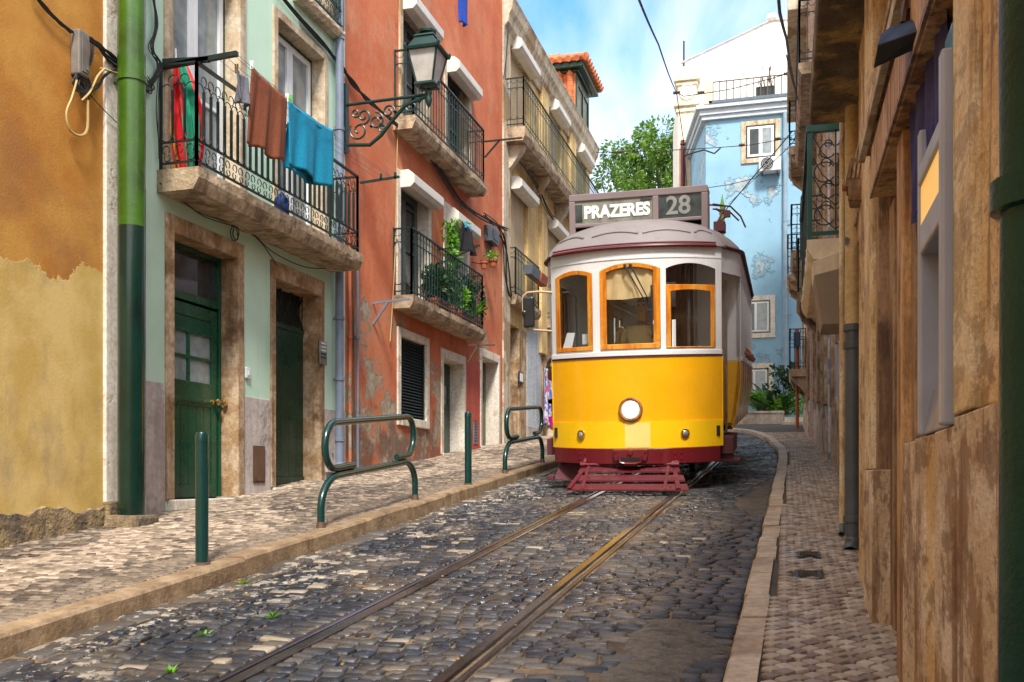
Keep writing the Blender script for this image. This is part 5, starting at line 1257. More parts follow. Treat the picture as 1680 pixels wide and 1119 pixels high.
# floodlight
FL = thing('floodlight', (.36, 3.2, 2.5), 'black floodlight on a bracket above the shopfront', 'floodlight')
def obox(mb, c, R_, hx, hy, hz, tz=1.):
    mb.add([tuple(c+R_@Vector((sx*hx*(tz if sz > 0 else 1), sy*hy*(tz if sz > 0 else 1), sz*hz))) for sz in (-1,1) for sx, sy in ((-1,-1),(1,-1),(1,1),(-1,1))], [(0,3,2,1),(4,5,6,7),(0,1,5,4),(1,2,6,5),(2,3,7,6),(3,0,4,7)])
mb = MB(); A, B, C_, D = [Vector(onY(*q)) for q in ((3.34,1433,113),(3.12,1521,73),(3.06,1527,44),(3.28,1440,74))]
up = Vector((.012,.05,.055)); cc = (A+B+C_+D)/4; tops = [p+up for p in (A,B,C_,D)]; tc_ = [p.lerp(cc+up*2, .35)+up*.35 for p in tops]
mb.add([A,B,C_,D]+tops+tc_, [(0,1,2,3),(0,4,5,1),(1,5,6,2),(2,6,7,3),(3,7,4,0),(4,8,9,5),(5,9,10,6),(6,10,11,7),(7,11,8,4),(8,11,10,9)]); mb.build('housing', paint('matt black metal', (.008,.009,.012), .5, .2, spec=.2), FL, bevel=.004)
mb = MB(); nn_ = (B-A).cross(D-A).normalized(); nn_ = nn_ if nn_.y < 0 else -nn_; mb.add([p.lerp(cc, .16)+nn_*.003 for p in (A,B,C_,D)], [(0,1,2,3)]); mb.build('lens', paint('smoked glass', (.008,.010,.016), .5, .3, spec=.15), FL)
c0 = cc+up*2; mb = MB(); mb.tube([c0, c0+Vector((.0,.0,.06)), c0+Vector((.04,0,.10)), (.46,3.15,2.74)], .016, 6); mb.tube([c0+Vector((.03,.02,.0)), c0+Vector((.05,.05,.10)), (.40,3.3,2.74)], .008, 5); mb.tube([c0+Vector((-.01,-.02,.0)), c0+Vector((0,-.02,.07)), c0+Vector((.04,.03,.12)), (.42,3.1,2.75)], .01, 5); mb.lathe([(.001,-.03),(.03,-.02),(.035,.02),(.001,.04)], c0+Vector((.02,0,.06)), 10); mb.build('bracket', M['cable_brown'], FL, smooth=50)
# near dark green pipe
pipe('green_downpipe', .378, 1.60, .070, [(.2, 2.9, paint('deep green enamel', (.002,.060,.042), .3, .3, .8, coat=.1, scale=5, spec=.3))], 'thick dark green downpipe right beside the camera at the picture edge', clips=(1.585,))
# tan and grey pipe in the middle distance
px_, py_ = .445, 7.02; zz1 = Zat(px_, py_, 533); zb_ = Zat(px_, py_, 885)
M['tan_pipe'] = weather('chipped tan pipe paint', (.56,.40,.17), (.62,.46,.22), (.06,.05,.05), .68, 4, 4.5, .3, (.25,.13,.05), .5, 60, .3, edge=.02)
M['slate_pipe'] = paint('slate grey pipe', (.10,.12,.145), .4, .2, .15)
pipe('tan_downpipe', px_, py_, .052, [(zb_, zz1, M['slate_pipe']), (zz1, 8.5, M['tan_pipe'])], 'downpipe with chipped tan paint above and slate grey below beside the shopfront', clips=(zz1-.02, zz1-.14, zb_+.14), shoe=[(px_,py_,zb_+.02),(px_,py_,zb_-.03),(px_-.015,py_-.03,zb_-.07),(px_-.02,py_-.08,zb_-.09)], capmat=M['slate_pipe'])
pipe('slim_downpipe', .40, 7.45, .022, [(ground(7.45)+.1, 5.2, M['panel_cream'])], 'slim cream pipe just left of the chipped tan downpipe', capmat=M['slate_pipe'], shoe=[(.40,7.45,ground(7.45)+.16),(.40,7.42,ground(7.45)+.1),(.39,7.38,ground(7.45)+.09)])
V_ = thing('vent_box', (.40, 6.0, 2.75), 'brown slotted metal box on the wall beside the tan pipe', 'vent box')
mb = MB(); c0 = Vector((.402, 6.0, 2.93)); Rm = Euler((0, math.radians(8), math.radians(-6))).to_matrix(); obox(mb, c0, Rm, .052, .10, .085, .85); obox(mb, c0-Vector((0,0,.12)), Rm, .040, .09, .04, 1.2)
mb.build('box', M['panel_dark'], V_, bevel=.006)
for i in range(4):
    mb = MB(); obox(mb, c0+Rm@Vector((-.034+.022*i, -.10, .01)), Rm, .006, .004, .045); mb.build('slot', M['panel_pale'], V_)
mb = MB(); obox(mb, c0-Rm@Vector((0,.088,.12)), Rm, .028, .004, .012); mb.build('slot', M['dark'], V_)
mb = MB(); mb.lathe([(.001,-.02),(.022,-.018),(.024,.03)], (.338,5.98,2.87), 10, 'x'); mb.build('cap', M['terracotta'], V_)
# --- right hand row beyond
def rrow(name, X, y0, y1, ztop, label, wallm, bays, levels, stone, plz, out=-1):
    b = thing(name, (X, (y0+y1)/2, ground(y0)), label, 'building'); holes = []
    for (a, c) in bays:
        for (z0, z1) in levels: holes.append((a, c, z0, z1))
    facade(X, y0, y1, .2, ztop, holes, out).build('wall', wallm, b)
    for h in holes:
        s_, o_ = surround(b, X, out, *h, .12, stone, name='window_surround', rev=.2, proud=.03)
        french(b, X, out, *o_, M['white_pvc'], .14, 2, .06)
    for i in range(int((y1-y0)/1.2)):   # sloping plinth follows the hill
        a = y0+i*1.2+.002; c = min(y1, a+1.196)-.002; zt = ground(a)+plz+.11*(.5+i % 2)
        mb = MB(); mb.box(X-.035, X+.03, a, c, ground(a)-.2, zt); mb.build('plinth_stone', M['panel_pale'], b, bevel=.008)
    return b
M['lilac_wall'] = weather('chalky lilac plaster', (.56,.54,.62), (.64,.62,.68), (.34,.24,.17), .64, 2, 1.4, .5, (.25,.18,.13))
M['faded_blue'] = weather('faded blue and white plaster', (.62,.64,.70), (.70,.70,.72), (.16,.25,.50), .56, 2, 1.6, .5, (.3,.22,.18), edge=.04)
M['pink_beige'] = weather('pinkish beige plaster', (.58,.46,.42), (.66,.55,.50), (.35,.28,.25), .62, 2, 1.4, .6, (.25,.18,.13))
r1 = rrow('lilac_building', .66, 7.4, 14.8, 9.2, 'chalky lilac building with brown stone pilasters just beyond the tan downpipe', M['lilac_wall'], ((9.0,10.2),(12.3,13.4)), ((2.95,5.3),(6.2,8.4)), M['stone_brown'], .85)
r2 = rrow('faded_blue_building', .60, 14.82, 21.4, 12.5, 'faded blue and white building with stacked stone balconies in the right hand row', M['faded_blue'], ((16.0,17.3),(19.3,20.4)), ((1.9,4.0),(4.7,7.0),(7.8,10.0)), M['stone_brown'], .7)
r3 = rrow('pinkish_building', .50, 21.42, 28.4, 13.5, 'pinkish beige building with small dark balconies, farthest in the right hand row', M['pink_beige'], ((22.6,23.8),(25.6,26.8)), ((2.6,4.6),(6.3,8.5),(8.6,11.)), M['stone_brown'], .6)
for (b, y, X) in ((r1, 7.45, .66), (r1, 11.3, .66), (r1, 14.2, .66), (r2, 15.0, .60), (r2, 18.1, .60), (r2, 21.0, .6), (r3, 21.5, .5), (r3, 28, .5)):
    mb = MB(); mb.box(X-.05, X+.02, y, y+.35, ground(y)+.9, 9.1 if b is r1 else 11.5); mb.build('pilaster', M['stone_brown'], b, bevel=.01)
def balc(par, X, xo, y0, y1, z, mat, rm, style='bars', h=1.0, t_=.18, brk=True, **k):
    s_ = slab_mesh(X, xo, y0, y1, z-t_, z, mat, par, **k)
    railing(s_, [(X-.01, y0+.04), (xo+.02, y0+.04), (xo+.02, y1-.04), (X-.01, y1-.04)], z+.01, z+h, rm, .12, style)
    if brk:
        for y in (y0+.1, y1-.3): mb = MB(); mb.prism([(X,z-t_),(xo+.06,z-t_),(xo+.1,z-t_-.12),(X-.1,z-t_-.3),(X,z-t_-.42)], 'y', y, y+.2); mb.build('corbel', mat, s_, bevel=.008)
    return s_
zg_ = 3.07
s_ = slab_mesh(.66, .17, 8.05, 10.9, zg_-.16, zg_, M['cream_wall'], r1, label='cream balcony with green iron corner posts')
# ornate near end panel of this balcony
mb = MB(); xa, xb = .19, .64; y_ = 8.10; z0, z1 = zg_+.02, zg_+.89
mb.box(xa-.02, xa+.02, y_-.02, y_+.02, z0-.02, z1); mb.box(xa-.03, xb, y_-.03, y_+.03, z1-.03, z1+.03); mb.box(xa, xb, y_-.012, y_+.012, z0+.02, z0+.05); mb.box(xa-.02, xa+.02, 10.8, 10.84, z0-.02, z1); mb.box(xa-.03, xa+.03, y_+.03, 10.84, z1-.03, z1+.03)
mb.build('green_frame', paint('bottle green iron', (.006,.10,.075), .4, .2), s_)
mb = MB(); U = Vector((1,0,0)); Z = Vector((0,0,1)); cx = (xa+xb)/2-.03
mb.bar((cx,y_,z0+.05),(cx,y_,z1-.03),.012,.012)
for zc_, r_ in ((z0+.18,.08),(z0+.37,.06),(z0+.52,.08),(z0+.69,.06)):
    for s in (-1, 1):
        mb.tube(arcpts((cx+s*r_*1.02,y_,zc_), U*s, Z, r_, -2.6, 2.6, 12), .006, 5); mb.tube(arcpts((cx+s*r_*.9,y_,zc_+r_*.9), -U*s, Z, r_*.45, -1, 4.4, 10), .005, 5)
        mb.tube([(cx, y_, zc_-.12),(cx+s*.10,y_,zc_-.02),(cx+s*.17,y_,zc_+.12)], .005, 5)
mb.bar((xb-.05,y_,z0),(xb-.05,y_,z1),.02,.012)
mb.build('scroll_panel', M['iron_black'], s_)
railing(s_, [(.19, 8.2), (.19, 10.8)], zg_+.01, zg_+.86, M['iron_black'], .12, 'scroll')
# tan hood below that balcony
H_ = thing('metal_hood', (.3, 8.0, 2.2), 'tan sheet metal hood hanging below the cream balcony left of the tan pipe', 'hood')
mb = MB(); a = onY(7.95, 1336, 452); b = onY(7.95, 1386, 439); c = onY(7.95, 1387, 532); d = onY(7.95, 1349, 533)
P = [(a[0],a[2]),(b[0],b[2]),(c[0],c[2]),(d[0],d[2])]; mb.prism(P, 'y', 7.93, 8.5); mb.build('front_sheet', paint('taupe sheet metal', (.27,.20,.135), .55, .08), H_, bevel=.004)
mb = MB(); e1 = onY(7.95, 1336, 451); f1 = onY(7.95, 1386, 438); g1 = onY(7.95, 1385, 408); h1 = onY(7.95, 1334, 428)
mb.prism([(e1[0],e1[2]),(f1[0],f1[2]),(g1[0],g1[2]),(h1[0],h1[2])], 'y', 7.97, 8.5); mb.build('translucent_panel', M['cream_wall'], H_, bevel=.004)
balc(r2, .60, .24, 16.0, 17.6, 4.65, M['slab'], M['iron_black']); balc(r2, .60, .22, 19.0, 20.7, 4.70, M['slab'], M['iron_black'])
balc(r2, .60, .20, 16.0, 20.7, 7.75, M['slab'], M['iron_black'], brk=False)
balc(r3, .50, .12, 22.3, 24.1, 6.25, M['slab'], M['iron_black'], 'scroll'); balc(r3, .50, .05, 25.4, 27.0, 6.35, M['slab'], M['iron_black'], 'scroll'); balc(r3, .50, .08, 22.2, 24.2, 8.5, M['slab'], M['iron_black'], 'scroll'); balc(r3,.50,.10,25.2,27.2,3.95,M['slab'],M['iron_black'],'scroll')
mb = MB(); mb.box(.05, .52, 21.6, 28.4, 11.2, 11.5); mb.build('cornice', M['tan_pale'], r3, bevel=.02)
Pp = thing('sign_pole', (.18, 26.5, ground(26.5)+.1), 'tan pole carrying a dark blue plate at the end of the right pavement', 'sign pole')
q = onY(26.5, 1308, 690); mb = MB(); mb.tube([(q[0],26.5,ground(26.5)),(q[0],26.5,Zat(q[0],26.5,540))], .045, 10); mb.build('pole', M['terracotta'], Pp, smooth=40)
mb = MB(); a = onY(26.4, 1302, 570); b = onY(26.4, 1313, 545); mb.box(a[0], b[0], 26.38, 26.42, a[2], b[2]); mb.build('plate', paint('navy plate', (.02,.05,.12), .4), Pp, bevel=.01)
# ------------------------------------------------------------------ blue house and the pale gable behind
YB = 32.5
BB = thing('blue_house', (-1, YB, ground(31)), 'sky blue house with blistered plaster closing the view behind the tram', 'building')
def blue_mat():
    t = NT('blistered blue plaster'); col = t.mix(t.ramp(t.noise(.8, 7, .6), .35, .65), (.21,.40,.56), (.27,.48,.64))
    m = t.ramp(t.noise(.55, 8, .62, off=1.1), .590, .600); e = t.ramp(t.noise(.55, 8, .62, off=1.1), .572, .590); col = t.mix(e, col, (.30,.56,.74)); col = t.mix(m, col, t.mix(t.ramp(t.noise(5, 5), .4, .6), (.30,.36,.40), (.42,.52,.58)))
    col = t.mix(t.ramp(t.noise(1, 6, .6, (3,3,.25), off=3), .55, .8, 0, .3), col, (.16,.34,.46))
    n = t.bump(e, .9, .05); n = t.bump(t.math('SUBTRACT', 1, m), .8, .04, n); return t.fin(col, .8, n)
M['blue_wall'] = blue_mat()
xl = Xat(YB, 1158); xr = .75; zt = Zat(-1, YB, 176)
dl = (-.223, .975)
foot = [(xl, YB), (xr, YB), (xr, YB+8), (xl+dl[0]*4/dl[1], YB+4)]
mb = MB(); mb.prism(foot, 'z', ground(31)-1, zt); mb.build('wall', M['blue_wall'], BB)
mb = MB(); off = [(xl-.25, YB-.25), (xr, YB-.25), (xr, YB+.1), (xl-.02, YB+.1)]
for (e, a, b) in ((.0, zt+.02, zt+.14), (-.10, zt-.16, zt+.019), (-.16, zt-.30, zt-.161)):
    q = [(xl-.28-e, YB-.28-e), (xr+.01, YB-.28-e), (xr+.01, YB-.003), (xl-.003, YB-.003), (xl+dl[0]*4.1-.003, YB+4), (xl+dl[0]*4.1-.28-e, YB+4)]; mb.prism(q, 'z', a, b)
mb.build('cornice', paint('pale blue grey moulding', (.52,.60,.68), .7), BB)
mb = MB(); mb.box(xl+.12, xr, YB-.30, YB-.05, zt+.141, zt+.24); mb.build('parapet_slab', paint('slate coping', (.12,.16,.20), .7), BB)
# terrace railing and pillar
mb = MB(); a = Xat(YB-.1, 1170); zb_ = zt+.24; zt_ = Zat(-1, YB, 131)
for i in range(15):
    x = a+(xr-a)*i/14; mb.bar((x, YB-.15, zb_), (x, YB-.15, zt_), .03, .03)
mb.bar((a, YB-.15, zt_), (xr, YB-.15, zt_), .03, .03); mb.bar((a, YB-.15, zb_+.04), (xr, YB-.15, zb_+.04), .02, .02); mb.build('terrace_railing', M['cable_brown'], BB)
mb = MB(); x0, x1 = Xat(YB, 1156), Xat(YB, 1170); zp_ = Zat(-2, YB, 132); mb.prism([(x0, zt+.14), (x1, zt+.14), (x1, zp_-.1), (x1-.07, zp_), (x0+.07, zp_), (x0, zp_-.1)], 'y', YB-.3, YB-.02); mb.build('terrace_pillar', M['cream_wall'], BB, bevel=.02)
t = thing('rooftop_planter', (Xat(YB+.2,1256), YB+.2, zb_), 'dark planter with a spindly plant on the blue house terrace', 'planter')
q = onY(YB+.2, 1256, 165); mb = MB(); mb.box(q[0]-.3, q[0]+.3, YB+.05, YB+.35, zb_, zb_+.42); mb.build('box', M['iron_black'], t)
mb = MB()
for i in range(14):
    x = q[0]+random.uniform(-.25,.25); mb.tube([(x,YB+.2,zb_+.4),(x+random.uniform(-.15,.15),YB+.2,zb_+.4+random.uniform(.2,.75))], .012, 4)
mb.build('stems', M['cable_brown'], t)
# windows
def bwin(pa, pb, ya_, yb_, sill=True, dark=True):
    global YB
    x0, x1 = Xat(YB, pa), Xat(YB, pb); z1, z0 = Zat(-1, YB, ya_), Zat(-1, YB, yb_); f = .15 if dark else .15
    mb = MB()
    for (p,q,r,s) in ((x0,x0+f,z0,z1),(x1-f,x1,z0,z1),(x0+f,x1-f,z1-f,z1),(x0+f,x1-f,z0,z0+f)): mb.box(p,q,YB-.05,YB+.02,r,s)
    w = mb.build('window', M['stone'] if dark else M['stone_pale'], BB, bevel=.01)
    mb = MB(); a, b, c, d = x0+f, x1-f, z0+f, z1-f; k = .07 if dark else .05
    mb.box(a,b,YB-.03,YB-.01,c,d); mb.build('green_lining', M['teal_paint'], w)
    mb = MB(); a+=.05; b-=.05; c+=.05; d-=.05; m = (a+b)/2
    for (p,q,r,s) in ((a,a+k,c,d),(b-k,b,c,d),(a+k,b-k,c,c+k),(a+k,b-k,d-k,d),(m-k*.8,m+k*.8,c+k,d-k)): mb.box(p,q,YB-.055,YB-.028,r,s)
    mb.build('casement', M['white_pvc'], w)
    for (p, q, mm) in ((a+k, m-k*.8, 'pane'), (m+k*.8, b-k, 'pane_light')):
        mb = MB(); mb.box(p, q, YB-.045, YB-.031, c+k, d-k); mb.build('pane', M[mm], w)
bwin(1216, 1280, 199, 268); bwin(1208, 1272, 486, 555, dark=False); bwin(1206, 1269, 597, 660, dark=False)
t = thing('air_conditioner', onY(YB-.2, 1264, 286), 'white air conditioner unit with round fan grille below the blue house top window', 'air conditioner')
a = onY(YB-.3, 1245, 283); b = onY(YB-.3, 1281, 257); mb = MB(); mb.box(a[0], b[0], YB-.42, YB-.05, a[2], b[2]); mb.build('casing', M['white_pvc'], t, bevel=.02)
cx = a[0]+(b[0]-a[0])*.38; cz = (a[2]+b[2])/2; mb = MB(); mb.lathe([(.0001,-.445),(.19,-.445),(.20,-.43)], (cx, YB, cz), 20, 'y'); fa_ = mb.build('fan', M['blackplastic'], t)
mb = MB()
for k in range(4): r = .05+.05*k; mb.tube([(cx+r*math.cos(u), YB-.455, cz+r*math.sin(u)) for u in [i*math.pi/8 for i in range(16)]], .006, 4, closed=True)
mb.build('grille', M['white_pvc'], fa_)
mb = MB(); mb.bar((a[0]+.1,YB-.05,a[2]-.04),(a[0]+.1,YB-.42,a[2]-.04),.04,.04); mb.bar((b[0]-.1,YB-.05,a[2]-.04),(b[0]-.1,YB-.42,a[2]-.04),.04,.04); mb.build('brackets', M['blackplastic'], t)
q = onY(YB-.1, 1288, 400); pipe('blue_downpipe', q[0], YB-.1, .07, [(ground(31)+.3, zt-.3, paint('dull blue pipe', (.25,.36,.46), .5))], 'dull blue downpipe down the right side of the blue house', clips=(6.5, 9.5, 11.8))
# cream and white gabled building behind
GB = thing('gabled_building', (-1, 37, ground(31)), 'tall white gabled building with a cream corner pilaster behind the blue house', 'building')
YG = 36.4; xg0 = Xat(YG, 1119); zg1 = Zat(-2, YG, 97); xg1 = Xat(YG, 1266); zg2 = Zat(-1, YG, 38); xg2 = 1.6; zg3 = Zat(-1, YG, 46)
prof = [(xg0, 2), (xg2, 2), (xg2, zg3), (xg1, zg2), (xg0, zg1)]
mb = MB(); mb.add([(x, YG, z) for x, z in prof]+[(x-1.1 if i in (0,4) else x, YG+7, z) for i, (x, z) in enumerate(prof)], [(0,1,2,3,4),(9,8,7,6,5)]+[(i,(i+1)%5,5+(i+1)%5,5+i) for i in range(5)])
mb.build('wall', M['white_wall'], GB)
mb = MB()
for (A, B) in (((xg0-.05, zg1), (xg1, zg2)), ((xg1, zg2), (xg2, zg3))):
    n = 16
    for i in range(n):
        u = i/n; v = (i+.9)/n; mb.tube([(A[0]+(B[0]-A[0])*u, YG-.02, A[1]+(B[1]-A[1])*u+.03), (A[0]+(B[0]-A[0])*v, YG-.02, A[1]+(B[1]-A[1])*v+.04)], .035, 6)
mb.build('verge_tiles', weather('faded verge tile', (.62,.45,.34), (.70,.58,.48), streak=0), GB)
mb = MB(); mb.lathe([(.0001,.3),(.16,.26),(.2,.1),(.12,0)][::-1], (xg1, YG+.05, zg2), 10); mb.build('ridge_cap', M['white_wall'], GB)
xc0, xc1 = Xat(YG, 1113), Xat(YG, 1143); zc1 = Zat(-3, YG, 128)
mb = MB(); mb.box(xc0, xc1, YG-.25, YG+.5, 2, zc1); cp = mb.build('corner_pilaster', M['cream_wall'], GB, bevel=.02)
for (py, h, e) in ((128, .16, .14), (137, .10, .06), (170, .14, .14), (180, .12, .06)):
    z = Zat(-3, YG, py); mb = MB(); mb.box(xc0-e, xc1+e, YG-.25-e, YG+.52, z-h, z); mb.build('moulding', M['cream_wall'], cp, bevel=.01)
mb = MB(); z = Zat(-3, YG, 153); mb.lathe([(.24,-.02),(.24,-.05),(.29,-.05),(.29,0)], ((xc0+xc1)/2+.02, YG-.25, z), 24, 'y'); mb.build('medallion_ring', M['white_wall'], cp)
mb = MB(); q = onY(YG, 1122, 95); mb.tube([(q[0],YG,q[2]-.3),(q[0],YG,q[2]+.62)], .035, 6); mb.build('aerial_mast', M['iron_black'], GB)
mb = MB(); q = onY(YG-.3, 1121, 300); mb.tube([(q[0], YG-.45, 2.5),(q[0], YG-.45, Zat(-3,YG,235))], .09, 8); mb.build('red_pipe', M['crimson'], GB, smooth=40)
q = onY(31, 1185, 362); t = thing('finial_post', (q[0], 31, q[2]-1.2), 'green pointed finial seen just right of the tram sign', 'finial'); mb = MB(); mb.lathe([(.07,-6.5),(.07,.15),(.10,.2),(.10,.28),(.05,.34),(.08,.42),(.001,.85)], (q[0],31,q[2]), 10); mb.build('shaft', paint('leaf green iron', (.10,.25,.03), .5), t, smooth=40)

# street behind the camera, added out of view to darken reflections in the tram glass
bb = thing('building', (-3, -24, ground(-24)), 'unseen ochre building behind the camera, added for the tram window reflections', 'building')
mb = MB(); mb.box(-12, 8, -30, -24, -3, 8.5); mb.build('wall', M['tan_wall'], bb)
bb = thing('building', (.5, -6, ground(-6)), 'unseen brown building continuing the shopfront row, added for the tram window reflections', 'building')
mb = MB(); mb.box(.56, 6, -12, .55, -3, 5.2); mb.build('wall', M['panel'], bb)
# ------------------------------------------------------------------ vegetation
def leafmat(name, c1, c2, c3):
    t = NT(name); a = t.n('ShaderNodeAttribute'); a.attribute_name = 'rnd'; r = t.n('ShaderNodeValToRGB'); e = r.color_ramp.elements; e.new(.5)
    for i, c in enumerate((c1, c2, c3)): e[i].position = (0, .5, 1)[i]; e[i].color = rgb(c)
    t.l(a.outputs['Fac'], r.inputs[0]); m = t.fin(r.outputs[0], .45)
    tr = t.n('ShaderNodeBsdfTranslucent'); t.l(t.mix(1., r.outputs[0], (1.2,1.3,.5), 'MULTIPLY'), tr.inputs[0]); mx = t.n('ShaderNodeMixShader'); mx.inputs[0].default_value = .3
    t.l(t.b.outputs[0], mx.inputs[1]); t.l(tr.outputs[0], mx.inputs[2]); t.l(mx.outputs[0], t.out.inputs[0]); return m
M['leaf_tree'] = leafmat('tree foliage', (.035,.09,.012), (.10,.21,.025), (.22,.36,.05))
M['leaf_dark'] = leafmat('dark foliage', (.008,.03,.012), (.02,.06,.02), (.05,.12,.03))
M['leaf_bright'] = leafmat('fresh foliage', (.06,.20,.015), (.14,.36,.03), (.28,.52,.06))
M['bark'] = weather('bark', (.10,.07,.045), (.15,.11,.07), streak=0)
def leaves(name, pts, size, mat, par=None, **tags):
    """pts: (x,y,z,dir or None); one folded leaf (2 quads) each"""
    V = []; Fc = []; Rn = []
    for p in pts:
        c = Vector(p[:3]); d = Vector(p[3]) if len(p) > 3 and p[3] is not None else Vector((random.gauss(0,1), random.gauss(0,1), random.gauss(0,.7)))
        d.normalize(); s = size*random.uniform(.6, 1.3); w = d.cross(Vector((random.gauss(0,1), random.gauss(0,1), random.gauss(0,1)))).normalized(); u = d.cross(w)
        n = len(V); V += [c, c+d*s*.5+w*s*.28+u*s*.06, c+d*s, c+d*s*.5-w*s*.28+u*s*.06]; Fc += [(n, n+1, n+2), (n, n+2, n+3)]; r = min(1, max(0, .55*random.random()+.45*(.5+.5*math.sin(c.x*3.1+c.z*2.3)*math.sin(c.y*2.7-c.z*3.3+1)))) if 'crown' in name else random.random(); Rn += [r]*4  # crown tone dips by clump: shade of dark gaps put into leaf colour
    me = bpy.data.meshes.new(name); o0 = worg(par) if par else (0,0,0)
    me.from_pydata([tuple(v-Vector(o0)) for v in V], [], Fc); a = me.attributes.new('rnd', 'FLOAT', 'POINT'); a.data.foreach_set('value', Rn); me.materials.append(mat)
    o = bpy.data.objects.new(name, me); COL.objects.link(o)
    if par: o.parent = par
    for k, v in tags.items(): o['category' if k == 'cat' else k] = v
    return o
# tree beyond the tram
c = onY(50, 1090, 296); gz = ground(31)
T = thing('tree', (c[0], 50, gz), 'leafy green tree rising behind the tram sign', 'tree')
mb = MB(); mb.tube([(c[0],50,gz),(c[0]+.1,50,c[2]-5),(c[0]-.1,50,c[2]-2),(c[0],50,c[2])], [.4,.32,.22,.1], 10)
clumps = []
for i in range(110):
    a = random.uniform(0, 2*math.pi); h = random.uniform(-4.8, 2.0); rr = 3.5*math.sqrt(max(.05, 1-((h+1)/4.2)**2))*random.uniform(.35, 1)
    p = Vector((c[0]+rr*math.cos(a), 50+rr*math.sin(a), c[2]+h)); clumps.append(p)
    if i % 4 == 0: mb.tube([(c[0],50,c[2]-3.5+h*.3), tuple(p.lerp(Vector((c[0],50,p.z-1)), .5)), tuple(p)], [.12,.07,.02], 5)
mb.build('trunk', M['bark'], T)
pts = []
for p in clumps:
    k = random.uniform(.5, 1.0)
    for _ in range(330):
        v = Vector((random.gauss(0,1), random.gauss(0,1), random.gauss(0,.75))); v = v.normalized()*k*random.uniform(.6, 1.05); pts.append((*(p+v), v+Vector((0,0,-.3))))
leaves('crown', pts, .20, M['leaf_tree'], T)
def bush(name, label, cx, cy, cz, rx, ry, rz, n, size, mat, cat='bush', group=None, cl=10):
    t = thing(name, (cx, cy, cz), label, cat, group); mb = MB(); pts = []
    for i in range(cl):
        v = Vector((random.uniform(-1,1)*rx, random.uniform(-1,1)*ry, rz*random.uniform(.3,1))); p = Vector((cx,cy,cz))+v
        mb.tube([(cx,cy,cz), tuple(p)], .012, 4)
        for _ in range(n//cl): w = Vector((random.gauss(0,1), random.gauss(0,1), random.gauss(0,1))).normalized()*random.uniform(.3,1)*min(rx,rz)*.5; pts.append((*(p+w), w))
    mb.build('stems', M['bark'], t); leaves('foliage', pts, size, mat, t); return t
zt2_ = ground(30)+.40
q = onY(30.6, 1293, 660); bush('bush', 'clipped bright green bush behind the low planter wall', q[0], 30.6, zt2_, .45, .3, .5, 1500, .09, M['leaf_bright'])
q = onY(30.9, 1288, 640); bush('bush', 'looser taller bush with a pink flower beside the clipped one', q[0], 30.9, zt2_, .4, .3, 1.5, 900, .12, M['leaf_dark'])
q = onY(30.6, 1250, 660); bush('bush', 'yellow green low plant at the left of the planter wall', q[0]-.1, 30.55, zt2_, .25, .2, .6, 500, .10, M['leaf_bright'])
def blades(name, label, cx, cy, cz, n, L, w, mat, cat='plant', spread=.8, group=None, par=None):
    t = par or thing(name, (cx, cy, cz), label, cat, group); V = []; Fc = []; Rn = []; o0 = Vector(worg(t))
    for i in range(n):
        a = random.uniform(0, 2*math.pi); el = random.uniform(.5, 1.35); l = L*random.uniform(.6, 1.1); d = Vector((math.cos(a)*math.cos(el)*spread, math.sin(a)*math.cos(el)*spread, math.sin(el))); s = Vector((-math.sin(a), math.cos(a), 0)); r = random.random()
        base = len(V)
        for j in range(5):
            u = j/4; p = Vector((cx,cy,cz))+d*l*u+Vector((math.cos(a)*.35*l*u*u, math.sin(a)*.35*l*u*u, -.22*l*u*u)); ww = w*math.sin(math.pi*min(1, .15+.85*u))*(1 if u < 1 else .05)
            V += [p-s*ww/2, p+s*ww/2]; Rn += [r, r]
        Fc += [(base+2*j, base+2*j+1, base+2*j+3, base+2*j+2) for j in range(4)]
    me = bpy.data.meshes.new('blades'); me.from_pydata([tuple(v-o0) for v in V], [], Fc); at = me.attributes.new('rnd', 'FLOAT', 'POINT'); at.data.foreach_set('value', Rn); me.materials.append(mat); me.shade_smooth()
    o = bpy.data.objects.new('blades', me); COL.objects.link(o); o.parent = t; return t
q = onY(30.7, 1264, 660); blades('strelitzia', 'big bladed dark green plant behind the planter wall beside the tram', q[0], 30.7, zt2_, 26, 1.7, .22, M['leaf_dark'])
q = onY(30.5, 1303, 617); mb = MB(); mb.lathe([(.001,-.09),(.09,-.05),(.1,.03),(.001,.08)], (q[0],30.5,q[2]), 10); mb.build('pink_blossom', paint('pink petals', (.75,.12,.38), .6), label='single pink blossom above the bushes at the end of the street', cat='flower')
# weeds in the gutter
for i, (px, py, n, lb) in enumerate(((398, 958, 14, 'weed tuft at the kerb foot below the first bollard'), (335, 1045, 16, 'weed tuft among dark setts, lowest in the picture'), (447, 1013, 16, 'weed tuft among dark setts below the loop barrier'), (868, 787, 18, 'weed tuft at the kerb just left of the tram'), (888, 776, 16, 'small flowering weed at the kerb nearest the tram'), (280, 1105, 14, 'weed tuft between setts at the bottom left edge'))):
    dx, dy, dz = (-F*SN+(px-840)*CS, F*CS+(px-840)*SN, 790-py); tt = EYE/(SL*dy-dz); x, y = dx*tt, dy*tt
    blades('weed', lb, x, y, SL*y-.01, n, .07, .012, M['leaf_bright'], 'weed', 1., 'weeds in the gutter')
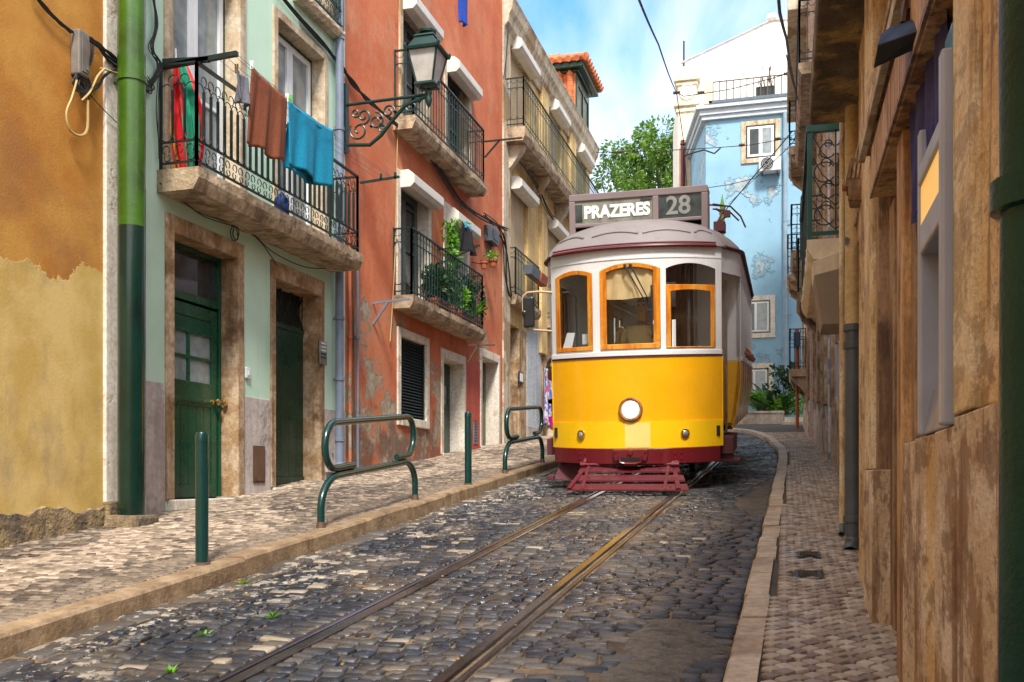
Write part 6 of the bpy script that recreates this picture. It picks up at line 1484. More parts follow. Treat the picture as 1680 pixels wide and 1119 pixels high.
# dry leaves and litter flecks
pts = []
for i in range(260):
    if random.random() < .55: x = -3.42+abs(random.gauss(0,.16)); y = random.uniform(2.5, 12)
    else: x = random.uniform(-3.3, -.3); y = random.uniform(3, 10)
    pts.append((x, y, SL*y+random.uniform(.005,.015), (random.gauss(0,1), random.gauss(0,1), .15)))
M['dry'] = leafmat('dry leaves', (.30,.13,.04), (.45,.22,.07), (.55,.36,.12))
leaves('dry_leaves', pts, .022, M['dry'], None, kind='stuff', label='tiny dry leaves and litter scattered over the setts', cat='leaf litter')
# ------------------------------------------------------------------ bollards and loop barriers
for (x, y, lb) in ((-3.61, 5.5, 'green metal bollard nearest the camera in front of the first green door'), (-3.57, 10.85, 'green metal bollard between the two loop barriers')):
    z = SL*y+PH; t = thing('bollard', (x, y, z), lb, 'bollard', 'green bollards on the left kerb'); r = .041
    mb = MB(); mb.lathe([(r,-.02),(r,.78),(r*.97,.80)], (x,y,z), 20); mb.build('post', M['green_post'], t, smooth=40)
    mb = MB(); mb.lathe([(r*1.04,.78),(r*1.04,.825),(r*.85,.845),(.001,.852)], (x,y,z), 20); mb.build('cap', M['green_post'], t, smooth=40)
    mb = MB(); mb.lathe([(r*1.5,-.02),(r*1.3,.008),(r*1.02,.012)], (x,y,z), 16); mb.build('rust_collar', M['cable_brown'], t, smooth=40)
def barrier(x, y0, y1, label):
    """hoop of bent tube: arch legs below, open loop above"""
    zf = lambda y: SL*y+PH; t = thing('loop_barrier', (x, (y0+y1)/2, zf((y0+y1)/2)), label, 'barrier', 'green loop barriers on the left kerb'); r = .031
    sl = SL; P = lambda y, h: (x, y, zf(y)+h); L = y1-y0; w = .30
    pts = [P(y0, -.03), P(y0, .15)]
    for i in range(1, 10): a = i/9*math.pi/2; pts.append(P(y0+w*(1-math.cos(a)), .15+(.40-.15)*math.sin(a)))
    for i in range(0, 9): a = math.pi/2*(1-i/9); pts.append(P(y1-w*(1-math.cos(a)), .15+.25*math.sin(a)))
    pts += [P(y1, .15), P(y1, -.03)]
    mb = MB(); mb.tube(pts, r, 14); mb.build('leg_arch', M['green_post'], t, smooth=50)
    zl, zh = .40+.062, .845; R_ = (zh-zl)/2; zm = (zl+zh)/2; ya, yb = y0+.08+R_*.9, y1-.08-R_*.75; pts = [P(ya+.36, zl), P(ya+.15, zl)]
    for i in range(0, 13): a = -math.pi/2-i/12*math.pi; pts.append(P(ya+R_*.95*math.cos(a), zm+R_*math.sin(a)))
    for i in range(0, 13): a = math.pi/2-i/12*math.pi; pts.append(P(yb+R_*.95*math.cos(a), zm+R_*math.sin(a)))
    pts += [P(yb-.10, zl), P(yb-.26, zl)]
    mb = MB(); mb.tube(pts, r, 14); mb.build('loop_tube', M['green_post'], t, smooth=50)
    for y in (y0, y1): mb = MB(); mb.lathe([(r*1.5,-.02),(r*1.25,.012),(r*1.01,.05)], P(y, 0), 14); mb.build('rust_collar', M['cable_brown'], t, smooth=40)
barrier(-3.61, 7.17, 9.25, 'green tubular loop barrier in front of the boarded green door, nearer the camera')
barrier(-3.54, 12.3, 14.35, 'green tubular loop barrier farther up the kerb beside the tram')
# ------------------------------------------------------------------ street lamp on its scrolled bracket
yl = 12.1; zlamp = Zat(-4.55, yl, 160); xlm = Xat(yl, 701)
LM = thing('wall_lantern', (XL, yl, zlamp), 'old iron and glass street lantern on a scrolled bracket fixed to the orange house', 'street lamp')
mb = MB(); x0 = XL+.06
mb.tube([(x0-.06,yl,zlamp+.02),(xlm,yl,zlamp+.04)], .022, 8); mb.box(XL, XL+.05, yl-.05, yl+.05, zlamp-.62, zlamp+.30)
X_ = Vector((1,0,0)); Z = Vector((0,0,1)); Lb = xlm-x0
mb.tube([(x0,yl,zlamp-.52),(x0+.28*Lb,yl,zlamp-.55),(x0+.42*Lb,yl,zlamp-.44),(x0+.56*Lb,yl,zlamp-.26),(x0+.72*Lb,yl,zlamp-.08),(x0+.88*Lb,yl,zlamp-.02),(xlm,yl,zlamp+.02)], .026, 8)
def spiral(c, r, a0, turns, s=1):
    return [Vector(c)+X_*s*r*(1-.75*i/18)*math.cos(a0+turns*2*math.pi*i/18)+Z*r*(1-.75*i/18)*math.sin(a0+turns*2*math.pi*i/18) for i in range(19)]
for (u, h, r, a0, s) in ((.14,-.34,.14,2.6,1),(.20,-.16,.11,-2,1),(.36,-.24,.12,1.5,-1),(.52,-.13,.09,0,1),(.80,-.09,.08,3,1),(.10,-.10,.07,3,-1),(.45,-.34,.07,2,1)): mb.tube(spiral((x0+u*Lb,yl,zlamp+h), r, a0, 1.3, s), .013, 6)
for (u, h) in ((.30,-.30),(.42,-.2),(.6,-.14),(.9,-.04)): mb.lathe([(.001,-.03),(.03,0),(.001,.03)], (x0+u*Lb,yl,zlamp+h), 8)
mb.lathe([(.001,-.14),(.03,-.10),(.05,-.03),(.035,.02),(.05,.06),(.02,.12)], (xlm+.02,yl,zlamp), 12)
mb.tube([(xlm+.02,yl,zlamp+.1),(xlm+.12,yl,zlamp+.12),(xlm+.16,yl,zlamp+.2)], .012, 6); mb.tube([(xlm+.02,yl,zlamp+.1),(xlm-.08,yl,zlamp+.12),(xlm-.12,yl,zlamp+.2)], .012, 6)
mb.build('bracket', M['iron'], LM, smooth=50)
zb0 = zlamp+.17; zb1 = zb0+.34+.02; rb, rt_ = .115, .20
mb = MB(); sq = lambda r, z: [(xlm+r*sx, yl+r*sy, z) for sx, sy in ((-1,-1),(1,-1),(1,1),(-1,1))]
def frus(mb, r0, z0, r1, z1): v = sq(r0,z0)+sq(r1,z1); mb.add(v, [(0,3,2,1),(4,5,6,7),(0,1,5,4),(1,2,6,5),(2,3,7,6),(3,0,4,7)])
frus(mb, rb+.02, zb0-.03, rb+.02, zb0); 
zb1 = zb0+.40
for sx, sy in ((-1,-1),(1,-1),(1,1),(-1,1)): mb.bar((xlm+rb*sx,yl+rb*sy,zb0),(xlm+rt_*sx,yl+rt_*sy,zb1),.022,.022)
frus(mb, rt_+.035, zb1, rt_+.045, zb1+.03); frus(mb, rt_+.01, zb1+.03, .12, zb1+.20); frus(mb, .14, zb1+.20, .13, zb1+.225)
mb.lathe([(.09,.225),(.06,.25),(.12,.27),(.125,.30),(.06,.34),(.001,.345)], (xlm,yl,zb1), 16)
for sx, sy in ((-1,-1),(1,-1),(1,1),(-1,1)): mb.lathe([(.02,0),(.022,.03),(.001,.06)], (xlm+(rt_+.03)*sx,yl+(rt_+.03)*sy,zb1+.03), 6)
mb.build('lantern_frame', M['iron'], LM, smooth=30)
t_ = NT('milky lantern glass'); t_.b.inputs['Transmission Weight'].default_value = .25; M['milk'] = t_.fin(t_.mix(t_.ramp(t_.noise(6, 5), .35, .7), (.72,.66,.62), (.52,.47,.45)), .25)
mb = MB(); frus(mb, rb-.006, zb0+.005, rt_-.008, zb1-.002); mb.build('lantern_glass', M['milk'], LM)
mb = MB(); frus(mb, rb*.8, zb0-.028, rb*.8, zb0+.06); mb.build('lamp_holder', M['tan_wall'], LM)
# ------------------------------------------------------------------ laundry on the mint balcony
def cloth(name, label, cat, P, mat, nu=24, nv=20, amp=.03, kx=14, group=None, X=None, thick=.006):
    """P: four corners (tl,tr,br,bl) in 3-D; rippled sheet with real thickness"""
    tl, tr, br, bl = [Vector(p) for p in P]; ph = random.uniform(0, 6); nrm = (tr-tl).cross(bl-tl).normalized(); mb = MB()
    def fn(u, v):
        p = tl.lerp(tr, u).lerp(bl.lerp(br, u), v); a = amp*(.25+.9*v)
        return p+nrm*(a*math.sin(u*kx+ph+v*1.2)+a*.4*math.sin(u*kx*2.3+v*3))+Vector((0,0,-.012*math.sin(u*math.pi)*1.2+.02*v*math.sin(u*kx*.7+ph)))
    mb.grid(fn, nu, nv); o = mb.build(name, mat, None, smooth=60, fix=False, label=label, cat=cat); m = o.modifiers.new('s', 'SOLIDIFY'); m.thickness = thick
    if group: o['group'] = group
    return o
def terry(name, c): 
    t = NT(name); col = t.mix(t.ramp(t.noise(40, 5, .7), .3, .7), c, tuple(x*.6 for x in c)); return t.fin(col, .95, t.bump(t.noise(160, 3, .7), .8, .006))
M['brown_towel'] = terry('brown terry', (.26,.072,.028)); M['blue_towel'] = terry('turquoise terry', (.0,.30,.52)); M['grey_cloth'] = terry('grey cloth', (.17,.17,.21)); M['black_cloth'] = terry('black cloth', (.012,.012,.018))
XC = -5.0
cloth('towel', 'rust brown towel hanging from the line on the mint balcony', 'towel', [onX(XC,412,108), onX(XC,471,162), onX(XC,470,268), onX(XC,402,232)], M['brown_towel'], amp=.02, kx=16)
cloth('towel', 'turquoise blue towel hanging beside the brown one', 'towel', [onX(XC,472,164), onX(XC,545,214), onX(XC,548,312), onX(XC,475,268)], M['blue_towel'], amp=.025, kx=13)
cloth('towel_fold', 'lower flap of the turquoise towel hanging on its inner side', 'towel', [onX(XC-.05,472,200), onX(XC-.05,543,240), onX(XC-.05,544,312), onX(XC-.05,466,277)], M['blue_towel'], amp=.02, kx=10)
cloth('cloth_bag', 'crumpled grey cloth pegged at the near end of the clothesline', 'cloth', [onX(XC,386,112), onX(XC,408,130), onX(XC,407,180), onX(XC,388,160)], M['grey_cloth'], amp=.04, kx=9)
def rod(name, label, cat, segs, mat, r=.01, group=None, n=6, bar=False):
    mb = MB()
    for s in segs:
        if bar: 
            for i in range(len(s)-1): mb.bar(s[i], s[i+1], r*2, r*2)
        else: mb.tube(s, r, n)
    o = mb.build(name, mat, None, smooth=50, label=label, cat=cat)
    if group: o['group'] = group
    return o
yq = 8.12; zA = Zat(-5.6, yq, 107); zB = Zat(-4.95, yq, 88)
rod('clothes_bar', 'dark iron clothesline bar across the near end of the mint balcony', 'clothes bar', [[(XL,yq,zA+.0),(-4.95,yq,zB)],[(XL,yq,zA+.05),(-5.25,yq,zB-.02)]], M['iron_black'], .022, bar=True)
yq2 = 11.85; q1 = onY(yq2, 655, 290)
rod('clothes_bar', 'dark iron clothesline bar with hooks at the far end of the mint balcony', 'clothes bar', [[(-5.4,yq2,Zat(-5.4,yq2,300)),q1],[(-5.1,yq2,q1[2]-.02),(-5.1,yq2,q1[2]+.06)],[(-4.9,yq2,q1[2]-.02),(-4.9,yq2,q1[2]+.06)]], M['iron'], .014, bar=True)
segs = []
for k, x in enumerate((XC, XC-.09, XC-.18, XC+.04)):
    A = Vector((x, yq, zB-.0)); B = Vector((x, yq2, q1[2]+.02)); segs.append([tuple(A.lerp(B, i/12)-Vector((0,0,.05*math.sin(math.pi*i/12)))) for i in range(13)])
rod('clothesline', 'thin clotheslines strung along the front of the mint balcony', 'clothesline', segs, M['grey_pipe'], .003, n=4)
for (px, py, m, lb) in ((388, 112, 'brass', 'yellow peg holding the grey cloth'), (413, 106, 'paper', 'white peg at the near corner of the brown towel'), (471, 160, 'paper', 'white peg between the brown and blue towels'), (477, 162, 'leaf_bright', 'green peg on the blue towel')):
    c = Vector(onX(XC, px, py)); t = thing('clothes_peg', c, lb, 'peg', 'pegs on the mint balcony line')
    for s in (-1, 1): mb = MB(); mb.bar(c+Vector((s*.008,0,-.045)), c+Vector((s*.012,0,.04)), .01, .014); mb.build('jaw', M[m] if m != 'leaf_bright' else paint('green peg', (.12,.55,.05), .4), t)
# furled beach umbrella of coloured panels
uc = onY(8.35, 296, 262); U0 = thing('furled_parasol', (uc[0], 8.35, zs), 'furled parasol with red, orange, blue and green panels leaning in the balcony corner', 'parasol')
for k, (cl, a0) in enumerate((((.02,.08,.42), 3.6), ((.85,.36,.02), 4.25), ((.72,.012,.02), 4.9), ((.012,.30,.17), 5.65), ((.72,.02,.03), .3), ((.02,.10,.4), 1.6), ((.8,.4,.05), 2.6))):
    mb = MB(); 
    def fn(u, v, a0=a0):
        a = a0+(u-.5)*.95; r = (.055+.15*math.sin(math.pi*min(1,.12+v*.80)))*(1+.18*math.sin(u*15+v*3)); cx_ = uc[0]-.06+.10*(1-v)+.02; return (cx_+r*math.cos(a), 8.35+r*.7*math.sin(a), zs+.03+1.10*v+.04*math.sin(u*9)*v)
    mb.grid(fn, 14, 14); o = mb.build('panel', paint('parasol cloth', cl, .75, .1, .2), U0, smooth=60, fix=False); o.modifiers.new('s','SOLIDIFY').thickness = .004
mb = MB(); mb.tube([(uc[0]+.02,8.35,zs),(uc[0]-.06,8.35,zs+1.3)], .014, 8); mb.build('pole', M['white_pvc'], U0)
c = onX(-5.45, 462, 345); t = thing('blue_container', (c[0],c[1],zs), 'small blue plastic container standing on the mint balcony behind the bars', 'container')
mb = MB(); mb.lathe([(.07,0),(.085,.02),(.085,.20),(.06,.24),(.03,.27)], (-5.45,c[1],zs), 14); mb.build('body', paint('blue plastic', (.02,.09,.42), .4), t, smooth=40); mb = MB(); mb.lathe([(.035,.27),(.035,.30),(.001,.302)], (-5.45,c[1],zs), 12); mb.build('lid', M['white_pvc'], t)
# plants and washing on the orange house
def pot(name, label, x, y, z, r, h, matl='terracotta', group=None):
    t = thing(name, (x,y,z), label, 'plant pot', group); mb = MB(); mb.lathe([(r*.65,0),(r*.9,h*.8),(r,h*.8),(r,h),(r*.88,h),(r*.85,h*.85),(.001,h*.84)], (x,y,z), 16); mb.build('pot', M[matl], t, smooth=35); return t
def potplant(name, label, x, y, z, r, h, n, rad, hh, size, mat, matl='terracotta', group=None):
    t = pot(name, label, x, y, z, r, h, matl, group); pts = []
    for _ in range(n):
        v = Vector((random.gauss(0,1), random.gauss(0,1), random.gauss(0,1))).normalized()*random.uniform(.4,1); pts.append((x+v.x*rad, y+v.y*rad, z+h+hh/2+v.z*hh/2, v))
    leaves('foliage', pts, size, mat, t); return t
gp = 'potted plants crowding the lower orange balcony'
xb = xlo-.16
for (px, n, rad, hh, sz, mt, lb) in ((712, 420, .17, .55, .09, 'leaf_dark', 'tall dark leafy pot plant nearest the first window'), (724, 380, .16, .60, .09, 'leaf_dark', 'bushy dark pot plant next to the tall vine'), (752, 380, .16, .45, .09, 'leaf_bright', 'mid green pot plant right of the tall vine'), (762, 420, .18, .75, .08, 'leaf_dark', 'high dark plant pressed against the railing near the far end'), (784, 380, .16, .70, .08, 'leaf_dark', 'dark trailing plant in the far corner of the balcony')):
    y = Yat(xb, px); potplant('potted_plant', lb+' of the lower orange balcony', xb, y, zl, .11, .2, n, rad, hh, sz, M[mt], 'terracotta', gp)
y = Yat(xb, 777); t = pot('potted_plant', 'spiky bright green plant in a pot on the lower orange balcony', xb, y, zl, .12, .2, 'terracotta', gp); blades('', '', xb, y, zl+.2, 40, .50, .035, M['leaf_bright'], par=t)
y = Yat(xb, 741); t = pot('potted_plant', 'pot with a tall yellow green vine climbing past the railing of the lower orange balcony', xb, y, zl, .11, .22, 'terracotta', gp)
ztv = Zat(xb, y, 362); mb = MB(); mb.tube([(xb,y,zl+.2),(xb+.03,y-.03,zl+.9),(xb,y,ztv)], .01, 5); mb.tube([(xb,y,zl+1.1),(xb+.05,y+.3,zl+1.5),(xb+.02,y+.55,zl+1.95)], .007, 5); mb.build('stem', M['leaf_dark'], t)
pts = [(xb+random.gauss(0,.06), y+random.gauss(0,.06), random.uniform(ztv-.55, ztv+.05), (random.gauss(0,1), random.gauss(0,1), -.9)) for _ in range(150)]+[(xb+random.gauss(0,.05), y+random.gauss(0,.07), random.uniform(zl+.7, zl+1.25), None) for _ in range(90)]+[(xb+.05+random.gauss(0,.03), y+.3+.25*u, zl+1.4+.5*u, None) for u in [random.uniform(-1,1) for _ in range(40)]]
leaves('foliage', pts, .11, M['leaf_bright'], t)
XW = -5.05
yq3 = Yat(XW, 783); q3 = Zat(XW, yq3, 405)
rod('clothes_bar', 'iron clothesline bar at the far end of the lower orange balcony', 'clothes bar', [[(XL,yq3,q3+.0),(XW+.05,yq3,q3+.02)],[(XW,yq3,q3),(XL,yq3,q3-.25)]], M['iron_black'], .012, bar=True)
cloth('shorts', 'black shorts pegged out above the lower orange balcony', 'clothing', [onX(XW,757,362), onX(XW,776,380), onX(XW,782,418), onX(XW,755,408)], M['black_cloth'], amp=.05, kx=9)
for px in (764, 771): 
    c = Vector(onX(XW, px, 362+(px-757)*.95)); t = thing('clothes_peg', c, 'light blue peg on the black shorts, %s one' % ('left' if px < 768 else 'right'), 'peg', 'blue pegs on the black shorts')
    for s in (-1, 1): mb = MB(); mb.bar(c+Vector((s*.008,0,-.05)), c+Vector((s*.012,0,.05)), .014, .02); mb.build('jaw', paint('blue peg', (.03,.35,.62), .4), t)
for (px, py, r, lf, lb) in ((794, 441, .075, 0, 'small empty terracotta pot hanging on the orange wall'), (809, 438, .085, 1, 'terracotta pot with green succulent hanging beside the empty one')):
    x, y, z = onX(-5.5, px, py)
    t = potplant('hanging_pot', lb, x, y, z, r, .14, 160, .12, .16, .05, M['leaf_bright'], 'terracotta', 'hanging pots on the orange wall') if lf else pot('hanging_pot', lb, x, y, z, r, .13, 'terracotta', 'hanging pots on the orange wall')
    mb = MB(); mb.tube([(x+r*math.cos(a), y+r*math.sin(a), z+.10) for a in [i*math.pi/6 for i in range(12)]], .006, 4, closed=True); mb.tube([(x-r,y,z+.1),(XL,y,z+.14)], .008, 4); mb.build('wall_ring', M['iron_black'], t)
x, y, z = onX(XL, 801, 402); t = thing('meter_box', (x,y,z), 'dark grey electricity box high on the orange wall by the cable tangle', 'junction box')
mb = MB(); y0, y1 = Y_(794), Y_(807); mb.box(XL, XL+.16, y0, y1, Z_(800,400), Z_(800,374)); mb.build('case', M['slate_pipe'], t, bevel=.01); mb = MB(); mb.box(XL+.16, XL+.17, y0+.08, y1-.08, Z_(800,395), Z_(800,380)); mb.build('lid', M['blackplastic'], t)
for (pa, ya_, pb, pyb, lb, m) in ((610, 497, 672, 490, 'pale bracket bar below the near end of the lower orange balcony', 'grey_pipe'), (795, 234, 857, 226, 'iron bar reaching from the upper orange balcony to the ochre house', 'iron_black'), (768, 567, 812, 566, 'rusty bar under the far end of the lower orange balcony', 'cable_brown')):
    yv = Y_(pa)+.05 if pa < 700 else Yat(-5.4, pa)
    A = (XL if pa < 700 else -5.4, yv, Zat(-5.6, yv, ya_)); xb_ = Xat(yv, pb); B = (xb_, yv, Zat(xb_, yv, pyb)); rod('bracket_bar', lb, 'bracket', [[A, B], [(A[0], yv, A[2]-.3), ((A[0]*.6+B[0]*.4), yv, A[2])]], M[m], .014, bar=True)
q = onX(-5.0, 759, 20); cloth('blue_cloth', 'bright blue cloth hanging at the top edge of the orange house', 'cloth', [onX(-5.0,752,-40), onX(-5.0,768,-22), onX(-5.0,766,42), onX(-5.0,756,38)], paint('royal blue cloth', (.01,.06,.42), .8), amp=.03, kx=8)
for (pa, pb, py, m, lb) in ((866, 884, 441, 'slate_pipe', 'dark grey flower box hooked on the low green balcony of the ochre house'), (879, 896, 452, 'terracotta', 'orange red flower box hooked beyond the dark one on the low green balcony')):
    x = xlo2+.12; y0 = Yat(x, pa); y1 = y0+.75; z = Zat(x, y0, py); t = thing('flower_box', (x,y0,z-.1), lb, 'flower box', 'flower boxes on the ochre house balcony')
    if m == 'terracotta': y0 += .15
    mb = MB(); mb.prism([(x-.08,z-.12),(x+.08,z-.12),(x+.12,z+.10),(x-.12,z+.10)], 'y', y0, y1); mb.build('trough', M[m], t, bevel=.01); mb = MB(); mb.box(x-.1,x+.1,y0+.02,y1-.02,z+.101,z+.105); mb.build('soil', M['earth'], t)
# souvenir clothing outside the arched shop door
cx = XT+.18
for i, (px0, px1, ya_, yb_, c, lb) in enumerate((((893, 899, 602, 695, (.55,.53,.58), 'white and blue printed dress hanging outside the arched doorway')), ((898, 906, 622, 655, (.45,.10,.28), 'pink patterned top hanging beside the arched doorway')), ((898, 905, 660, 698, (.05,.12,.55), 'blue patterned cloth hanging under the pink top')))):
    t = NT('printed cloth'); n = t.noise(6, 2, .5, off=i*3); t2 = t.noise(5, 2, .5, off=i*3+7); col = t.mix(t.ramp(n, .48, .50), c, (.50,.50,.56)); col = t.mix(t.ramp(t2, .55, .57), col, (.42,.08,.25)); col = t.mix(t.ramp(t.noise(7,2,.5,off=i+20), .56, .58), col, (.03,.15,.5)); mt = t.fin(col, .85)
    cloth('printed_garment', lb, 'clothing', [onX(cx,px0,ya_), onX(cx,px1,ya_+3), onX(cx,px1,yb_), onX(cx,px0,yb_)], mt, amp=.03, kx=8, group='printed garments at the shop door')
x, y, z = onX(cx+.1, 909, 700); t = thing('bucket', (x,y,z), 'small magenta bucket on the step of the arched shop door', 'bucket'); mb = MB(); mb.lathe([(.12,0),(.17,.26),(.16,.26),(.11,.02)], (x,y,z-.02), 14); mb.build('body', paint('magenta plastic', (.62,.01,.22), .4), t, smooth=40); mb = MB(); mb.tube([(x+.165*math.cos(a), y, z+.24+.12*math.sin(a)) for a in [math.pi*i/10 for i in range(11)]], .006, 4); mb.build('handle', M['white_pvc'], t)
mb = MB(); mb.box(XT, XT+.35, Yt(890), Yt(916), ground(Yt(890))-.1, Zt(892, 698)+.0); mb.build('shop_step', M['stone'], None, bevel=.01, label='stone step below the arched shop door', cat='step')
t = thing('intercom', onX(XT+.0, 853, 620), 'small white intercom on the ochre door jamb beyond the second barrier', 'intercom'); a = onX(XT+.03, 850, 627); b = onX(XT+.03, 857, 612)
mb = MB(); mb.box(XT+.03, XT+.06, a[1], b[1], a[2], b[2]); mb.build('frame', M['blackplastic'], t); mb = MB(); mb.box(XT+.06, XT+.066, a[1]+.06, b[1]-.06, a[2]+.03, b[2]-.03); mb.build('plate', M['paper'], t)
# ------------------------------------------------------------------ cables
def cable(pts, r, mat, X=None, name='cable', label='', n=5, sag=0, k=6, parts=None, group='cables along the left facades'):
    P = [Vector(onX(X, *p)) if len(p) == 2 else Vector(p) for p in pts]; Q = []
    for i in range(len(P)-1):
        p0, p1, p2, p3 = P[max(0,i-1)], P[i], P[i+1], P[min(len(P)-1,i+2)]
        for j in range(k):
            u = j/k; q = .5*((2*p1)+(p2-p0)*u+(2*p0-5*p1+4*p2-p3)*u*u+(3*p1-p0-3*p2+p3)*u**3); q.z -= sag*math.sin(math.pi*u); Q.append(q)
    Q.append(P[-1]); mb = MB(); mb.tube(Q, r, n); 
    if parts is not None: return parts.append((mb, mat))
    return mb.build(name, mat, None, smooth=60, label=label, cat='cable', group=group)
def bundle(name, label, lines, X, cat='cable bundle'):
    P0 = onX(X, *lines[0][0][0]); t = thing(name, P0, label, cat)
    for (pts, r, m) in lines: parts = []; cable(pts, r, M[m], X, parts=parts); parts[0][0].build('strand', parts[0][1], t, smooth=60)
    return t
XYc = XY+.04
def jl(pts, n, r, m, j=3): return [([(p[0]+random.uniform(-j,j), p[1]+random.uniform(-j,j)) for p in pts], r*random.uniform(.7,1.2), m) for _ in range(n)]
JB = thing('junction_box', onX(XYc, 127, 125), 'grey metal junction box on the yellow wall with cables running through it', 'junction box')
y0, y1 = Yat(XY, 112), Yat(XY, 141); z0, z1 = ZX(XY, 115, 122), ZX(XY, 115, 48)
mb = MB(); mb.box(XY, XY+.09, y0+.02, y1-.06, z0, z1); mb.build('case', paint('weathered zinc', (.26,.235,.21), .6, .25, .3, metal=.2), JB, bevel=.012)
mb = MB(); mb.box(XY+.091, XY+.10, y0+.05, y1-.09, z0+.03, z1-.05); mb.lathe([(.012,0),(.012,.01)], (XY+.105, y0+.10, z0+.06), 8, 'x'); mb.build('lid', paint('zinc lid', (.20,.18,.16), .6, .3, .3), JB)
bundle('cable_bundle', 'black cable bundle running down across the yellow wall into the junction box', jl([(48,-20),(75,12),(100,38),(118,52)], 5, .009, 'cable', 2.5), XYc)
bundle('cable_bundle', 'thick black cable bundle from the junction box over to the fat green pipe', jl([(136,58),(160,72),(180,92),(200,108)], 8, .010, 'cable', 5)+jl([(136,118),(150,100),(152,70),(146,62)], 3, .008, 'cable', 3)+jl([(130,122),(140,150),(160,140),(175,118),(200,108)], 3, .007, 'cable', 4)+[([(150,158),(170,180),(196,205)], .004, 'cable')]+[([(165,112),(185,118),(200,124)], .010, 'cable_yellow')], XYc+.01)
bundle('cable_tangle', 'knot of black wires hanging just under the junction box', jl([(128,124),(124,140),(134,152),(146,150),(142,135),(130,128)], 9, .007, 'cable', 5)+jl([(133,125),(140,145),(150,160)], 4, .006, 'cable', 4), XYc+.02)
cable([(126,132),(118,160),(109,185),(114,212),(130,222),(143,212),(144,165)], .010, M['cable_yellow'], XYc+.03, label='yellow brown cable loop hanging below the junction box')
cable([(134,165),(148,150),(160,125),(172,112)], .010, M['cable_yellow'], XYc+.03, label='short yellow brown cable curving up to the fat green pipe')
XMc = XL+.05
bundle('cable_bundle', 'dark cables dropping between the green pipe and the mint balcony', jl([(252,-20),(255,40),(248,80),(262,105),(252,130),(240,142)], 8, .006, 'cable', 5)+jl([(262,110),(258,180),(262,262)], 3, .004, 'cable', 2)+jl([(240,128),(250,140),(246,152),(238,146)], 4, .006, 'cable', 4), XMc)
bundle('cable_bundle', 'long dark cable bundle slanting down the mint facade onto the orange one', jl([(452,-20),(490,28),(530,72),(560,108),(580,138),(605,165),(640,195)], 5, .013, 'cable', 3), XMc)
bundle('cable_bundle', 'dark cables curving under the upper orange balcony to the ochre house', jl([(640,197),(690,235),(730,290),(760,335),(800,360),(832,378)], 4, .014, 'cable', 4)+jl([(795,352),(815,372),(828,400),(832,450),(838,487),(850,492)], 4, .014, 'cable', 4)+jl([(800,375),(806,400),(800,420)], 5, .01, 'cable', 6), XMc+.02)
bundle('cable_bundle', 'thin black cables sagging below the mint balcony slab', [([(262,300),(300,330),(335,355),(380,370),(402,372),(420,388),(450,415),(500,438),(545,440)], .006, 'cable'), ([(275,305),(320,345),(385,368),(430,378),(480,400),(548,420)], .005, 'cable'), ([(400,372),(430,400),(455,436)], .006, 'cable'), ([(384,366),(378,380),(382,394),(390,392),(388,376),(384,366)], .006, 'cable'), ([(386,366),(382,384),(388,394),(392,380),(386,368)], .006, 'cable')], XMc)
cable([(655,-20),(658,120),(652,230),(648,420),(640,560)], .009, M['cable_yellow'], XL+.03, label='thin yellow cord hanging down the orange wall beside the windows')
bundle('cable_bundle', 'dark cable running down the edge of the ochre house under the long balcony', jl([(838,-10),(832,60),(828,130)], 2, .012, 'cable', 2)+jl([(846,255),(880,300),(900,345),(925,380)], 3, .014, 'cable', 3), XT+.15)
# overhead wires
def wire(pts, r, label, name='overhead_wire', ins=(), k=8, mat='cable'):
    P = [Vector(p) for p in pts]; t = thing(name, P[0], label, 'overhead wire', 'overhead wires'); Q = []
    for i in range(len(P)-1):
        for j in range(k): u = j/k; q = P[i].lerp(P[i+1], u); q.z -= .06*math.sin(math.pi*u)*(P[i]-P[i+1]).length*.08; Q.append(q)
    Q.append(P[-1]); mb = MB(); mb.tube(Q, r, 5); mb.build('line', M[mat], t, smooth=60)
    for p in ins: mb = MB(); mb.lathe([(.001,-.09),(.05,-.07),(.03,-.03),(.055,0),(.03,.04),(.05,.07),(.001,.09)], p, 8, 'x'); mb.build('insulator', M['cable_brown'], t, smooth=50)
    return t
h1 = onY(24, 1110, 152)
wire([onY(5, 985, -170), onY(14, 1080, 72), h1], .012, 'trolley wire running from the picture top down to a hanger above the blue house', ins=[h1])
wire([h1, onY(27, 1122, 235), onY(27, 1128, 325)], .012, 'wire dropping from the hanger to behind the tram sign', ins=[onY(27,1121,236)])
wire([h1, onY(24,1122,158), onY(25, 1200, 146), onY(26, 1296, 120)], .012, 'span wire rising right from the hanger to the right hand houses', ins=[onY(25,1150,152), onY(26,1291,121)])
wire([onY(28, 978, 250), onY(28, 1020, 249), onY(28, 1130, 245), onY(28, 1230, 238), onY(28, 1300, 225)], .012, 'span wire crossing the street in front of the blue house window', ins=[onY(28,1018,249), onY(28,1217,238), onY(28,1276,228)])
wire([onY(27, 1122, 256), onY(27,1140, 250), onY(27,1155,246), onY(27,1172,252), onY(27,1182,243)], .022, 'curved black support arm in front of the blue wall')
wire([onY(29, 1130, 312), onY(29, 1196, 303), onY(29, 1240, 292), onY(26, 1300, 235), onY(20, 1318, 190)], .011, 'wire climbing across the blue wall to the right hand row')
wire([onY(29, 1190, 345), onY(28, 1240, 285), onY(25, 1300, 215)], .016, 'thicker wire climbing from the tram collector past the air conditioner')
wire([onY(31, 1195, 335), onY(31, 1270, 262)], .008, 'thin wire between the tram collector and the blue wall')
wire([onY(6, 1268, -120), onY(8, 1279, 20), onY(10, 1290, 62), onY(14, 1297, 110), onY(18, 1310, 170), onY(18, 1322, 182)], .014, 'thick black cable looping down from the top right beside the near balcony slab')
